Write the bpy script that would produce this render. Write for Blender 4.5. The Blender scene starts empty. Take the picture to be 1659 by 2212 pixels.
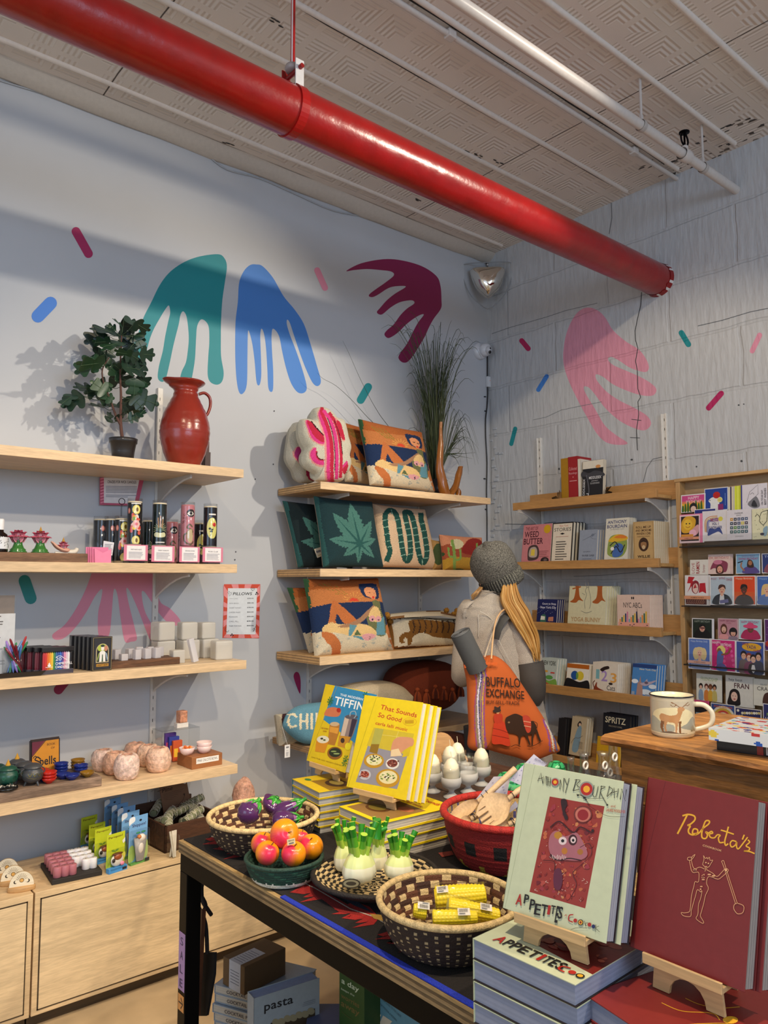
import bpy,bmesh,math,random
import numpy as np
from mathutils import Vector,Matrix,noise,Euler
random.seed(7)
SC=bpy.context.scene
COL=SC.collection
# camera
FPX,W0,H0=1666.7264,1659,2212
YAW,PITCH,ROLL=math.radians(49.96946491),math.radians(5.11215305),math.radians(-0.16432416)
CAMZ=1.55
CAM=Vector((0,0,CAMZ))
_f=Vector((math.cos(YAW)*math.cos(PITCH),math.sin(YAW)*math.cos(PITCH),math.sin(PITCH)))
_r0=Vector((math.sin(YAW),-math.cos(YAW),0))
_u0=_r0.cross(_f)
_r=math.cos(ROLL)*_r0+math.sin(ROLL)*_u0
_u=-math.sin(ROLL)*_r0+math.cos(ROLL)*_u0
cam=bpy.data.cameras.new('camera')
camo=bpy.data.objects.new('camera',cam)
COL.objects.link(camo)
camo.matrix_world=Matrix(((_r.x,_u.x,-_f.x,0),(_r.y,_u.y,-_f.y,0),(_r.z,_u.z,-_f.z,CAMZ),(0,0,0,1)))
cam.sensor_fit='VERTICAL'
cam.sensor_height=36
cam.sensor_width=27
cam.lens=36*FPX/H0
cam.clip_start=0.02
SC.camera=camo
SC.view_settings.view_transform='Standard'
SC.view_settings.look='None'
SC.view_settings.gamma=1
SC.view_settings.use_curve_mapping=False
SC.view_settings.exposure=0.22
XR,YL,ZC=3.705,3.35,3.69
# light
wd=bpy.data.worlds.new('room_ambient')
SC.world=wd
wd.use_nodes=True
wd.node_tree.nodes['Background'].inputs[0].default_value=(0.68,0.64,0.60,1)
wd.node_tree.nodes['Background'].inputs[1].default_value=0.66
def area(name,loc,target,sx,sy,power,col):
 l=bpy.data.lights.new(name,'AREA')
 l.shape='RECTANGLE'
 l.size,l.size_y,l.energy,l.color=sx,sy,power,col
 o=bpy.data.objects.new(name,l)
 COL.objects.link(o)
 o.location=loc
 o.rotation_euler=(Vector(target)-Vector(loc)).to_track_quat('-Z','Y').to_euler()
 return o
def spot(name,loc,target,power,col,angle=60,radius=0.05,blend=0.5):
 l=bpy.data.lights.new(name,'SPOT')
 l.energy,l.color,l.spot_size,l.spot_blend,l.shadow_soft_size=power,col,math.radians(angle),blend,radius
 o=bpy.data.objects.new(name,l)
 COL.objects.link(o)
 o.location=loc
 o.rotation_euler=(Vector(target)-Vector(loc)).to_track_quat('-Z','Y').to_euler()
 return o
WARM=(1.0,0.80,0.56)
area('front_window_light',(0.4,-3.4,2.7),(1.6,3.35,2.3),3.0,1.2,70,(0.50,0.71,1.0))
area('left_window_light',(-3.2,0.6,2.2),(2.6,3.0,1.6),2.4,1.8,30,(0.50,0.71,1.0))
spot('track_spot',(3.1,0.3,3.45),(0.95,3.3,1.75),190,(1.0,0.88,0.72),62,0.035)
spot('track_spot',(1.1,-0.3,3.5),(1.9,3.2,1.1),150,WARM,58,0.04)
spot('track_spot',(0.5,0.7,3.5),(1.45,1.4,0.8),185,WARM,62,0.04)
spot('track_spot',(1.5,1.0,3.5),(3.6,2.2,1.35),90,WARM,70,0.04)
spot('track_spot',(2.3,-0.6,3.5),(1.5,0.9,1.0),150,WARM,60,0.04)
spot('track_spot',(0.2,1.0,3.5),(1.1,3.1,0.5),60,WARM,60,0.04)
# projection helpers
def ray(px,py):
 return _f*FPX+_r*(px-W0/2)-_u*(py-H0/2)
def onx(px,py,x):
 d=ray(px,py);return CAM+d*(x/d.x)
def ony(px,py,y):
 d=ray(px,py);return CAM+d*(y/d.y)
def onz(px,py,z):
 d=ray(px,py);return CAM+d*((z-CAMZ)/d.z)
def atd(px,py,dep):
 return CAM+ray(px,py)*(dep/FPX)
def depth(p):
 return(Vector(p)-CAM).dot(_f)
def proj(p):
 v=Vector(p)-CAM
 k=v.dot(_f)
 return W0/2+FPX*v.dot(_r)/k,H0/2-FPX*v.dot(_u)/k
class zm:
 def __init__(s,ox,oy,sc):s.a=(ox,oy,sc)
 def __call__(s,x,y):return s.a[0]+x/s.a[2],s.a[1]+y/s.a[2]
def wmap(yy,z=None):
 return lambda x,y:ony(*(z(x,y)if z else(x,y)),yy)
def pmap(M,z=None,axis=1,off=0.0):
 inv=M.inverted()
 o=inv@CAM
 R3=inv.to_3x3()
 z=z or(lambda x,y:(x,y))
 def f(x,y):
  d=R3@ray(*z(x,y))
  return o+d*((off-o[axis])/d[axis])
 return f
# colour and materials
_lc={}
def lin(h):
 if isinstance(h,tuple):
  return h
 if h not in _lc:
  v=[int(h[i:i+2],16)/255 for i in(1,3,5)]
  _lc[h]=tuple(c/12.92 if c<=.04045 else((c+.055)/1.055)**2.4 for c in v)
 return _lc[h]
_mats={}
def mat(kind='paint',rough=.5):
 key=(kind,rough)
 if key in _mats:
  return _mats[key]
 m=bpy.data.materials.new('%s_%d'%(kind,int(rough*100)))
 m.use_nodes=True
 nt=m.node_tree
 N,L=nt.nodes,nt.links
 b=N['Principled BSDF']
 at=N.new('ShaderNodeAttribute');at.attribute_name='Col'
 tc=N.new('ShaderNodeTexCoord')
 b.inputs['Roughness'].default_value=rough
 L.new(at.outputs['Color'],b.inputs['Base Color'])
 def noise_bump(scale,strength,dist=.002,detail=3,vec=None):
  n=N.new('ShaderNodeTexNoise');n.inputs['Scale'].default_value=scale;n.inputs['Detail'].default_value=detail
  L.new(vec or tc.outputs['Object'],n.inputs['Vector'])
  bp=N.new('ShaderNodeBump');bp.inputs['Strength'].default_value=strength;bp.inputs['Distance'].default_value=dist
  L.new(n.outputs['Fac'],bp.inputs['Height'])
  L.new(bp.outputs['Normal'],b.inputs['Normal'])
  return n,bp
 def mult(fac_out,lo,hi,f0=.3,f1=.7):
  mr=N.new('ShaderNodeMapRange')
  mr.inputs['From Min'].default_value=f0;mr.inputs['From Max'].default_value=f1
  mr.inputs['To Min'].default_value=lo;mr.inputs['To Max'].default_value=hi
  L.new(fac_out,mr.inputs['Value'])
  mx=N.new('ShaderNodeMix');mx.data_type='RGBA';mx.blend_type='MULTIPLY';mx.inputs[0].default_value=1
  src=b.inputs['Base Color'].links[0].from_socket
  L.new(src,mx.inputs[6]);L.new(mr.outputs[0],mx.inputs[7])
  L.new(mx.outputs[2],b.inputs['Base Color'])
 if kind in('paint','plastic','paper','matte'):
  n,bp=noise_bump(60,.12 if kind!='matte' else .3)
  mult(n.outputs['Fac'],.95,1.03)
  if kind=='plastic':
   b.inputs['Coat Weight'].default_value=.3
 elif kind=='metal':
  b.inputs['Metallic'].default_value=1
  noise_bump(200,.05)
 elif kind=='wool':
  n,bp=noise_bump(420,.9,.004,2)
  mult(n.outputs['Fac'],.72,1.2)
 elif kind=='heather':
  n,bp=noise_bump(260,.8,.004,4)
  mult(n.outputs['Fac'],.35,1.6,.4,.6)
 elif kind=='weave':
  n,bp=noise_bump(300,.7,.003,3)
  mult(n.outputs['Fac'],.75,1.15)
 elif kind=='wax':
  b.inputs['Subsurface Weight'].default_value=.3
  b.inputs['Subsurface Radius'].default_value=(.02,.012,.008)
  noise_bump(30,.1)
 elif kind=='salt':
  b.inputs['Subsurface Weight'].default_value=.35
  b.inputs['Subsurface Radius'].default_value=(.03,.014,.008)
  n,bp=noise_bump(70,1.0,.006,5)
  mult(n.outputs['Fac'],.75,1.2,.35,.65)
 elif kind=='glass':
  b.inputs['Transmission Weight'].default_value=1
  b.inputs['IOR'].default_value=1.35
 elif kind=='clear':
  out=[n for n in N if n.type=='OUTPUT_MATERIAL'][0]
  tr=N.new('ShaderNodeBsdfTransparent')
  tr.inputs[0].default_value=(.97,.975,.975,1)
  gl=N.new('ShaderNodeBsdfGlossy');gl.inputs['Roughness'].default_value=.06
  fr=N.new('ShaderNodeLayerWeight');fr.inputs[0].default_value=.5
  pw=N.new('ShaderNodeMath');pw.operation='POWER';pw.inputs[1].default_value=4
  L.new(fr.outputs['Facing'],pw.inputs[0])
  mr=N.new('ShaderNodeMath');mr.operation='MULTIPLY_ADD';mr.inputs[1].default_value=.6;mr.inputs[2].default_value=.035 if rough!=.03 else .16
  L.new(pw.outputs[0],mr.inputs[0])
  mx=N.new('ShaderNodeMixShader')
  L.new(mr.outputs[0],mx.inputs[0]);L.new(tr.outputs[0],mx.inputs[1]);L.new(gl.outputs[0],mx.inputs[2])
  L.new(mx.outputs[0],out.inputs[0])
  N.remove(b)
  _mats[key]=m
  return m
 elif kind=='frost':
  b.inputs['Transmission Weight'].default_value=.45
  b.inputs['IOR'].default_value=1.2
  b.inputs['Subsurface Weight'].default_value=.3
  b.inputs['Subsurface Radius'].default_value=(.02,.02,.02)
 elif kind.startswith('wood'):
  ax=kind[-1]
  rustic='rustic' in kind
  mp=N.new('ShaderNodeMapping')
  s={'x':(1.6,14,14),'y':(14,1.6,14),'z':(14,14,1.6)}[ax]
  mp.inputs['Scale'].default_value=s
  L.new(tc.outputs['Object'],mp.inputs['Vector'])
  n,bp=noise_bump(1.4 if not rustic else 2.6,.15 if not rustic else .6,.002 if not rustic else .004,8,mp.outputs[0])
  n.inputs['Distortion'].default_value=1.2
  mult(n.outputs['Fac'],.88 if not rustic else .62,1.12 if not rustic else 1.22,.35,.65)
  n2=N.new('ShaderNodeTexNoise');n2.inputs['Scale'].default_value=14 if not rustic else 22;n2.inputs['Detail'].default_value=4
  L.new(mp.outputs[0],n2.inputs['Vector'])
  mult(n2.outputs['Fac'],.92 if not rustic else .82,1.05 if not rustic else 1.1,.4,.6)
 elif kind=='wall':
  n,bp=noise_bump(2.2,.25,.01,6)
  mult(n.outputs['Fac'],.96,1.03)
 elif kind=='block':
  sx=N.new('ShaderNodeSeparateXYZ');L.new(tc.outputs['Object'],sx.inputs[0])
  cb=N.new('ShaderNodeCombineXYZ')
  wn=N.new('ShaderNodeTexNoise');wn.inputs['Scale'].default_value=7
  L.new(tc.outputs['Object'],wn.inputs['Vector'])
  for i,(o,off)in enumerate((('Y',.14),('Z',-.005))):
   a=N.new('ShaderNodeMath');a.operation='ADD';a.inputs[1].default_value=off
   L.new(sx.outputs[o],a.inputs[0])
   w=N.new('ShaderNodeMath');w.operation='MULTIPLY_ADD';w.inputs[1].default_value=.022
   L.new(wn.outputs['Fac'],w.inputs[0]);L.new(a.outputs[0],w.inputs[2])
   L.new(w.outputs[0],cb.inputs[i])
  br=N.new('ShaderNodeTexBrick')
  br.inputs['Scale'].default_value=1;br.inputs['Brick Width'].default_value=.74;br.inputs['Row Height'].default_value=.311
  br.inputs['Mortar Size'].default_value=.011;br.inputs['Mortar Smooth'].default_value=.6
  L.new(cb.outputs[0],br.inputs['Vector'])
  n1=N.new('ShaderNodeTexNoise');n1.inputs['Scale'].default_value=24;n1.inputs['Detail'].default_value=6
  mp=N.new('ShaderNodeMapping');mp.inputs['Scale'].default_value=(1,1.6,.35)
  L.new(tc.outputs['Object'],mp.inputs[0]);L.new(mp.outputs[0],n1.inputs['Vector'])
  ad=N.new('ShaderNodeMath');ad.operation='MULTIPLY_ADD';ad.inputs[1].default_value=-.5
  L.new(br.outputs['Fac'],ad.inputs[0]);L.new(n1.outputs['Fac'],ad.inputs[2])
  bp=N.new('ShaderNodeBump');bp.inputs['Strength'].default_value=.75;bp.inputs['Distance'].default_value=.009
  L.new(ad.outputs[0],bp.inputs['Height']);L.new(bp.outputs[0],b.inputs['Normal'])
  mult(n1.outputs['Fac'],.93,1.04)
  mult(br.outputs['Fac'],1,.97,0,1)
 elif kind=='tin':
  sx=N.new('ShaderNodeSeparateXYZ');L.new(tc.outputs['Object'],sx.inputs[0])
  outs=[]
  for o,off in(('X',.07),('Y',.15)):
   a=N.new('ShaderNodeMath');a.operation='MULTIPLY_ADD';a.inputs[1].default_value=1/.3;a.inputs[2].default_value=off
   L.new(sx.outputs[o],a.inputs[0])
   fr=N.new('ShaderNodeMath');fr.operation='FRACT';L.new(a.outputs[0],fr.inputs[0])
   s=N.new('ShaderNodeMath');s.operation='SUBTRACT';s.inputs[1].default_value=.5;L.new(fr.outputs[0],s.inputs[0])
   ab=N.new('ShaderNodeMath');ab.operation='ABSOLUTE';L.new(s.outputs[0],ab.inputs[0])
   outs.append(ab)
  mxx=N.new('ShaderNodeMath');mxx.operation='MAXIMUM'
  mnn=N.new('ShaderNodeMath');mnn.operation='MINIMUM'
  for mm in(mxx,mnn):
   L.new(outs[0].outputs[0],mm.inputs[0]);L.new(outs[1].outputs[0],mm.inputs[1])
  sn=N.new('ShaderNodeMath');sn.operation='MULTIPLY';sn.inputs[1].default_value=2*math.pi*14
  L.new(mxx.outputs[0],sn.inputs[0])
  si=N.new('ShaderNodeMath');si.operation='SINE';L.new(sn.outputs[0],si.inputs[0])
  g1=N.new('ShaderNodeMath');g1.operation='GREATER_THAN';g1.inputs[1].default_value=.18;L.new(mxx.outputs[0],g1.inputs[0])
  g3=N.new('ShaderNodeMath');g3.operation='LESS_THAN';g3.inputs[1].default_value=.455;L.new(mxx.outputs[0],g3.inputs[0])
  g2=N.new('ShaderNodeMath');g2.operation='GREATER_THAN';g2.inputs[1].default_value=.05;L.new(mnn.outputs[0],g2.inputs[0])
  p=si
  for g in(g1,g2,g3):
   q=N.new('ShaderNodeMath');q.operation='MULTIPLY'
   L.new(p.outputs[0],q.inputs[0]);L.new(g.outputs[0],q.inputs[1]);p=q
  bp=N.new('ShaderNodeBump');bp.inputs['Strength'].default_value=.45;bp.inputs['Distance'].default_value=.0045
  L.new(p.outputs[0],bp.inputs['Height'])
  n1=N.new('ShaderNodeTexNoise');n1.inputs['Scale'].default_value=1.5;n1.inputs['Detail'].default_value=6
  L.new(tc.outputs['Object'],n1.inputs['Vector'])
  bp2=N.new('ShaderNodeBump');bp2.inputs['Strength'].default_value=.3;bp2.inputs['Distance'].default_value=.01
  L.new(n1.outputs['Fac'],bp2.inputs['Height']);L.new(bp.outputs[0],bp2.inputs['Normal'])
  L.new(bp2.outputs[0],b.inputs['Normal'])
  mult(n1.outputs['Fac'],.93,1.05)
 elif kind=='floor':
  n,bp=noise_bump(6,.15,.004,8)
  mult(n.outputs['Fac'],.82,1.1)
 elif kind=='pipe':
  n,bp=noise_bump(14,.6,.006,6)
  mult(n.outputs['Fac'],.86,1.1)
  b.inputs['Coat Weight'].default_value=.3
  b.inputs['Coat Roughness'].default_value=.2
 _mats[key]=m
 return m
# mesh builder
def smooth_pts(pts,n=6,closed=True):
 P=[Vector((p[0],p[1]))for p in pts]
 k=len(P)
 out=[]
 rng=range(k)if closed else range(k-1)
 for i in rng:
  if closed:
   p0,p1,p2,p3=P[(i-1)%k],P[i],P[(i+1)%k],P[(i+2)%k]
  else:
   p0,p1,p2,p3=P[max(i-1,0)],P[i],P[i+1],P[min(i+2,k-1)]
  for j in range(n):
   t=j/n
   q=.5*((2*p1)+(p2-p0)*t+(2*p0-5*p1+4*p2-p3)*t*t+(3*p1-p0-3*p2+p3)*t**3)
   out.append((q.x,q.y))
 if not closed:
  out.append(tuple(P[-1]))
 return out
def smooth3(pts,n=6):
 P=[Vector(p)for p in pts]
 k=len(P);out=[]
 for i in range(k-1):
  p0,p1,p2,p3=P[max(i-1,0)],P[i],P[i+1],P[min(i+2,k-1)]
  for j in range(n):
   t=j/n
   out.append(.5*((2*p1)+(p2-p0)*t+(2*p0-5*p1+4*p2-p3)*t*t+(3*p1-p0-3*p2+p3)*t**3))
 out.append(P[-1])
 return out
class MB:
 def __init__(s,M=None):
  s.V,s.F,s.C,s.S=[],[],[],[]
  s.M=M
 def add(s,vs,fs,c,smooth=False,M=None):
  b=len(s.V)
  T=s.M if M is None else(M if s.M is None else s.M@M)
  s.V+=[tuple(T@Vector(v))for v in vs]if T is not None else[tuple(v)for v in vs]
  many=isinstance(c,list)
  for i,f in enumerate(fs):
   s.F.append(tuple(b+k for k in f))
   s.C.append(lin(c[i]if many else c))
   s.S.append(smooth)
  return s
 def box(s,x0,y0,z0,x1,y1,z1,c,bev=0,M=None):
  if x0>x1:x0,x1=x1,x0
  if y0>y1:y0,y1=y1,y0
  if z0>z1:z0,z1=z1,z0
  b=min(bev,(x1-x0)/2.01,(y1-y0)/2.01,(z1-z0)/2.01)
  if b<=0:
   v=[(x,y,z)for x in(x0,x1)for y in(y0,y1)for z in(z0,z1)]
   f=[(0,1,3,2),(4,6,7,5),(0,4,5,1),(2,3,7,6),(0,2,6,4),(1,5,7,3)]
   return s.add(v,f,c,False,M)
  bm=bmesh.new()
  bmesh.ops.create_cube(bm,size=1)
  for v in bm.verts:
   v.co=Vector(((x0+x1)/2+v.co.x*(x1-x0),(y0+y1)/2+v.co.y*(y1-y0),(z0+z1)/2+v.co.z*(z1-z0)))
  bmesh.ops.bevel(bm,geom=bm.edges[:],offset=b,segments=2,affect='EDGES',profile=.5)
  bm.verts.index_update()
  s.add([v.co.copy()for v in bm.verts],[[v.index for v in f.verts]for f in bm.faces],c,False,M)
  bm.free()
  return s
 def grid(s,rows,c,smooth=True,closeu=False,M=None,flip=False):
  n=len(rows[0])
  vs=[p for r in rows for p in r]
  fs,cs=[],[]
  for i in range(len(rows)-1):
   for j in range(n if closeu else n-1):
    k=(j+1)%n
    q=(i*n+j,i*n+k,(i+1)*n+k,(i+1)*n+j)
    fs.append(q[::-1]if flip else q)
    cs.append(c(i,j)if callable(c)else c)
  return s.add(vs,fs,cs,smooth,M)
 def lathe(s,prof,c,n=24,cx=0,cy=0,cz=0,M=None,smooth=True,sx=1,sy=1,wob=0):
  rows=[]
  for r,z in prof:
   row=[]
   for j in range(n):
    a=2*math.pi*j/n
    rr=r*(1+wob*noise.noise(Vector((math.cos(a)*1.5,math.sin(a)*1.5,z*20+cx*13))))if wob else r
    row.append((cx+rr*sx*math.cos(a),cy+rr*sy*math.sin(a),cz+z))
   rows.append(row)
  return s.grid(rows,c,smooth,True,M)
 def tube(s,pts,r,c,n=8,cap=True,M=None,flat=1.0):
  P=[Vector(p)for p in pts]
  k=len(P)
  rr=r if isinstance(r,(list,tuple))else[r]*k
  rows=[]
  up=Vector((0,0,1))
  for i in range(k):
   t=(P[min(i+1,k-1)]-P[max(i-1,0)])
   if t.length<1e-9:t=Vector((0,0,1))
   t.normalize()
   if i==0:
    a=up if abs(t.z)<.95 else Vector((1,0,0))
    x=t.cross(a).normalized()
   else:
    x=(x-t*x.dot(t)).normalized()
   y=t.cross(x)
   rows.append([P[i]+(x*math.cos(2*math.pi*j/n)+y*math.sin(2*math.pi*j/n)*flat)*rr[i]for j in range(n)])
  s.grid(rows,c,True,True,M)
  if cap:
   cc=c if not callable(c)else c(0,0)
   s.add(rows[0],[tuple(range(n))[::-1]],cc,False,M)
   s.add(rows[-1],[tuple(range(n))],cc,False,M)
  return s
 def prism(s,poly,y0,y1,c,ce=None,M=None):
  n=len(poly)
  v=[(p[0],y0,p[1])for p in poly]+[(p[0],y1,p[1])for p in poly]
  s.add(v,[tuple(range(n)),tuple(range(n,2*n))[::-1]],c,False,M)
  s.add(v,[(i,i+n,(i+1)%n+n,(i+1)%n)for i in range(n)],ce or c,False,M)
  return s
 def plate(s,poly,z0,z1,c,ce=None,M=None):
  n=len(poly)
  v=[(p[0],p[1],z0)for p in poly]+[(p[0],p[1],z1)for p in poly]
  s.add(v,[tuple(range(n))[::-1],tuple(range(n,2*n))],c,False,M)
  s.add(v,[(i,(i+1)%n,(i+1)%n+n,i+n)for i in range(n)],ce or c,False,M)
  return s
 def ell(s,c0,r,c,n=14,M=None,amp=0,fr=6,pw=1):
  rows=[]
  m=max(6,n//2+2)
  for i in range(m+1):
   th=math.pi*i/m
   row=[]
   for j in range(n):
    a=2*math.pi*j/n
    d=[math.sin(th)*math.cos(a),math.sin(th)*math.sin(a),-math.cos(th)]
    if pw!=1:
     d=[math.copysign(abs(q)**pw,q)for q in d]
    v=Vector((d[0]*r[0],d[1]*r[1],d[2]*r[2]))
    if amp:
     v*=1+amp*noise.noise(Vector((d[0],d[1],d[2]))*fr*.4+Vector(c0)*9)
    row.append(v+Vector(c0))
   rows.append(row)
  return s.grid(rows,c,True,True,M)
 def obj(s,name,parent=None,kind='paint',rough=.5,loc=None,rot=None,**tags):
  me=bpy.data.meshes.new(name)
  me.from_pydata(s.V,[],s.F)
  me.polygons.foreach_set('use_smooth',s.S)
  at=me.color_attributes.new('Col','FLOAT_COLOR','CORNER')
  cnt=np.array([len(f)for f in s.F])
  ca=np.ones((len(s.C),4),dtype=np.float32)
  ca[:,:3]=np.array(s.C,dtype=np.float32).reshape(-1,3)
  at.data.foreach_set('color',np.repeat(ca,cnt,axis=0).ravel())
  me.materials.append(kind if not isinstance(kind,str)else mat(kind,rough))
  me.update()
  o=bpy.data.objects.new(name,me)
  COL.objects.link(o)
  if parent:o.parent=parent
  if loc is not None:o.location=loc
  if rot is not None:o.rotation_euler=rot
  for k,v in tags.items():o[k]=v
  return o
def T(o,label,cat,group=None):
 o['label']=label;o['category']=cat
 if group:o['group']=group
 return o
def thing(name,label,cat,loc=(0,0,0),rot=(0,0,0),group=None):
 o=bpy.data.objects.new(name,None)
 o.empty_display_size=.05
 COL.objects.link(o)
 o.location=loc
 if not isinstance(rot,(tuple,list)):rot=(0,0,rot)
 o.rotation_euler=rot
 return T(o,label,cat,group)
def MX(loc,rot=(0,0,0)):
 if not isinstance(rot,(tuple,list)):rot=(0,0,rot)
 return Matrix.Translation(Vector(loc))@Euler(rot,'XYZ').to_matrix().to_4x4()
def mxo(o):
 return Matrix.Translation(o.location)@o.rotation_euler.to_matrix().to_4x4()
def kids(o):
 return[c for c in bpy.data.objects if c.parent==o]
_kid={}
def dup(root,loc,rot=None,label=None,group=None):
 ks=_kid.get(root.name)
 if ks is None:
  ks=[(c,kids(c))for c in kids(root)];_kid[root.name]=ks
 r=root.copy();COL.objects.link(r)
 r.location=loc
 if rot is not None:r.rotation_euler=rot if isinstance(rot,(tuple,list))else(0,0,rot)
 if label:r['label']=label
 if group:r['group']=group
 for c,gs in ks:
  d=c.copy();COL.objects.link(d);d.parent=r
  for g in gs:
   e=g.copy();COL.objects.link(e);e.parent=d
 return r
ORD=['first','second','third','fourth','fifth','sixth','seventh','eighth','ninth','tenth','eleventh','twelfth','thirteenth','fourteenth','fifteenth','sixteenth','seventeenth','eighteenth','nineteenth','twentieth']
# glyphs (built-in font)
GL={}
def _glyphs():
 chars="ABCDEFGHIJKLMNOPQRSTUVWXYZabcdefghijklmnopqrstuvwxyz0123456789.,-'!&/$:?"
 for bold in(0,1):
  made=[]
  for ch in chars:
   for suf in('','|'):
    cu=bpy.data.curves.new('glyph','FONT')
    cu.body=ch+suf
    cu.resolution_u=3
    cu.offset=.016*bold
    o=bpy.data.objects.new('glyph',cu)
    COL.objects.link(o)
    made.append((ch,suf,o,cu))
  bpy.context.view_layer.update()
  dg=bpy.context.evaluated_depsgraph_get()
  bar=None
  tmp={}
  for ch,suf,o,cu in made:
   me=bpy.data.meshes.new_from_object(o.evaluated_get(dg))
   v=[(p.co.x,p.co.y)for p in me.vertices]
   f=[tuple(p.vertices)for p in me.polygons]
   tmp[(ch,suf)]=(v,f)
   bpy.data.meshes.remove(me)
  for ch in chars:
   v,f=tmp[(ch,'')]
   xm=max(p[0]for p in tmp[(ch,'|')][0])
   GL[(ch,bold)]=(v,f,xm-.17)
  for ch,suf,o,cu in made:
   bpy.data.objects.remove(o);bpy.data.curves.remove(cu)
_glyphs()
def text_geo(s,bold=0):
 V,F,x=[],[],0
 for ch in s:
  if ch==' ':
   x+=.28;continue
  g=GL.get((ch,bold))
  if not g:continue
  b=len(V)
  V+=[(p[0]+x,p[1])for p in g[0]]
  F+=[tuple(b+k for k in f)for f in g[1]]
  x+=g[2]
 x0=min(p[0]for p in V);x1=max(p[0]for p in V)
 y0=min(p[1]for p in V);y1=max(p[1]for p in V)
 return[((p[0]-x0)/(x1-x0),(p[1]-y0)/(y1-y0))for p in V],F
# flat printed artwork: a list of shapes
def strip(pts,w,closed=False):
 P=[Vector((p[0],p[1]))for p in pts]
 k=len(P)
 a,b=[],[]
 for i in range(k):
  if closed:
   t=P[(i+1)%k]-P[(i-1)%k]
  else:
   t=P[min(i+1,k-1)]-P[max(i-1,0)]
  if t.length<1e-9:t=Vector((1,0))
  t.normalize()
  n=Vector((-t.y,t.x))*(w/2)
  e=t*(w/2)if not closed else Vector((0,0))
  q=P[i]+(-e if i==0 else e if i==k-1 else Vector((0,0)))
  a.append(q+n);b.append(q-n)
 V=a+b
 F=[(i,i+1,k+i+1,k+i)for i in range(k-1)]
 if closed:F.append((k-1,0,k,2*k-1))
 return[(v.x,v.y)for v in V],F
def shape_geo(sh):
 k=sh[0]
 if k=='R':
  _,x0,y0,x1,y1,c=sh
  return[(x0,y0),(x1,y0),(x1,y1),(x0,y1)],[(0,1,2,3)],c
 if k=='P':
  return sh[1],[tuple(range(len(sh[1])))],sh[2]
 if k=='S':
  p=smooth_pts(sh[1],5)
  return p,[tuple(range(len(p)))],sh[2]
 if k=='E':
  _,cx,cy,rx,ry,c=sh[:6]
  p=[(cx+rx*math.cos(a*math.pi/10),cy+ry*math.sin(a*math.pi/10))for a in range(20)]
  return p,[tuple(range(20))],c
 if k=='L':
  v,f=strip(sh[1],sh[2],len(sh)>4)
  return v,f,sh[3]
 if k=='C':
  v,f=strip(smooth_pts(sh[1],6,False),sh[2])
  return v,f,sh[3]
 if k=='T':
  _,s,bl,br,tl,c=sh[:6]
  v,f=text_geo(s,sh[6]if len(sh)>6 else 0)
  ax,ay=br[0]-bl[0],br[1]-bl[1]
  bx,by=tl[0]-bl[0],tl[1]-bl[1]
  return[(bl[0]+p[0]*ax+p[1]*bx,bl[1]+p[0]*ay+p[1]*by)for p in v],f,c
def t(s,x0,y0,x1,y1,c,bold=0):
 return('T',s,(x0,y0),(x1,y0),(x0,y1),c,bold)
def art(mb,mp,shapes,nrm=(0,-1,0),step=.00012):
 nrm=Vector(nrm)
 step=min(step,.0022/max(1,len(shapes)))
 for i,sh in enumerate(shapes):
  v,f,c=shape_geo(sh)
  off=nrm*step*(i+1)
  mb.add([mp(*p)+off for p in v],f,c)
def upmap(w,x0=0,z0=0,y=0):
 s=w/100
 return lambda x,v:Vector((x0+x*s,y,z0+v*s))
def bars(x0,y0,x1,y1,n,c,fill=.45,rag=.25,seed=1):
 rnd=random.Random(seed)
 out=[]
 h=(y1-y0)/n
 for i in range(n):
  xe=x1-(x1-x0)*rag*rnd.random()
  out.append(('R',x0,y0+h*i,xe,y0+h*(i+fill),c))
 return out
def inside(sh,X,Y):
 k=sh[0]
 if k=='R':
  return(X>=sh[1])&(X<=sh[3])&(Y>=sh[2])&(Y<=sh[4])
 if k=='E':
  return((X-sh[1])/sh[3])**2+((Y-sh[2])/sh[4])**2<=1
 if k in('P','S'):
  p=sh[1]if k=='P' else smooth_pts(sh[1],5)
  m=np.zeros(X.shape,bool)
  n=len(p)
  for i in range(n):
   x1,y1=p[i];x2,y2=p[(i+1)%n]
   if y1==y2:continue
   cnd=((y1>Y)!=(y2>Y))&(X<(x2-x1)*(Y-y1)/(y2-y1)+x1)
   m^=cnd
  return m
 if k in('L','C'):
  p=sh[1]if k=='L' else smooth_pts(sh[1],6,False)
  m=np.zeros(X.shape,bool)
  for i in range(len(p)-1):
   ax,ay=p[i];bx,by=p[i+1]
   dx,dy=bx-ax,by-ay
   q=np.clip(((X-ax)*dx+(Y-ay)*dy)/(dx*dx+dy*dy+1e-12),0,1)
   m|=(X-ax-q*dx)**2+(Y-ay-q*dy)**2<=(sh[2]/2)**2
  return m
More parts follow.
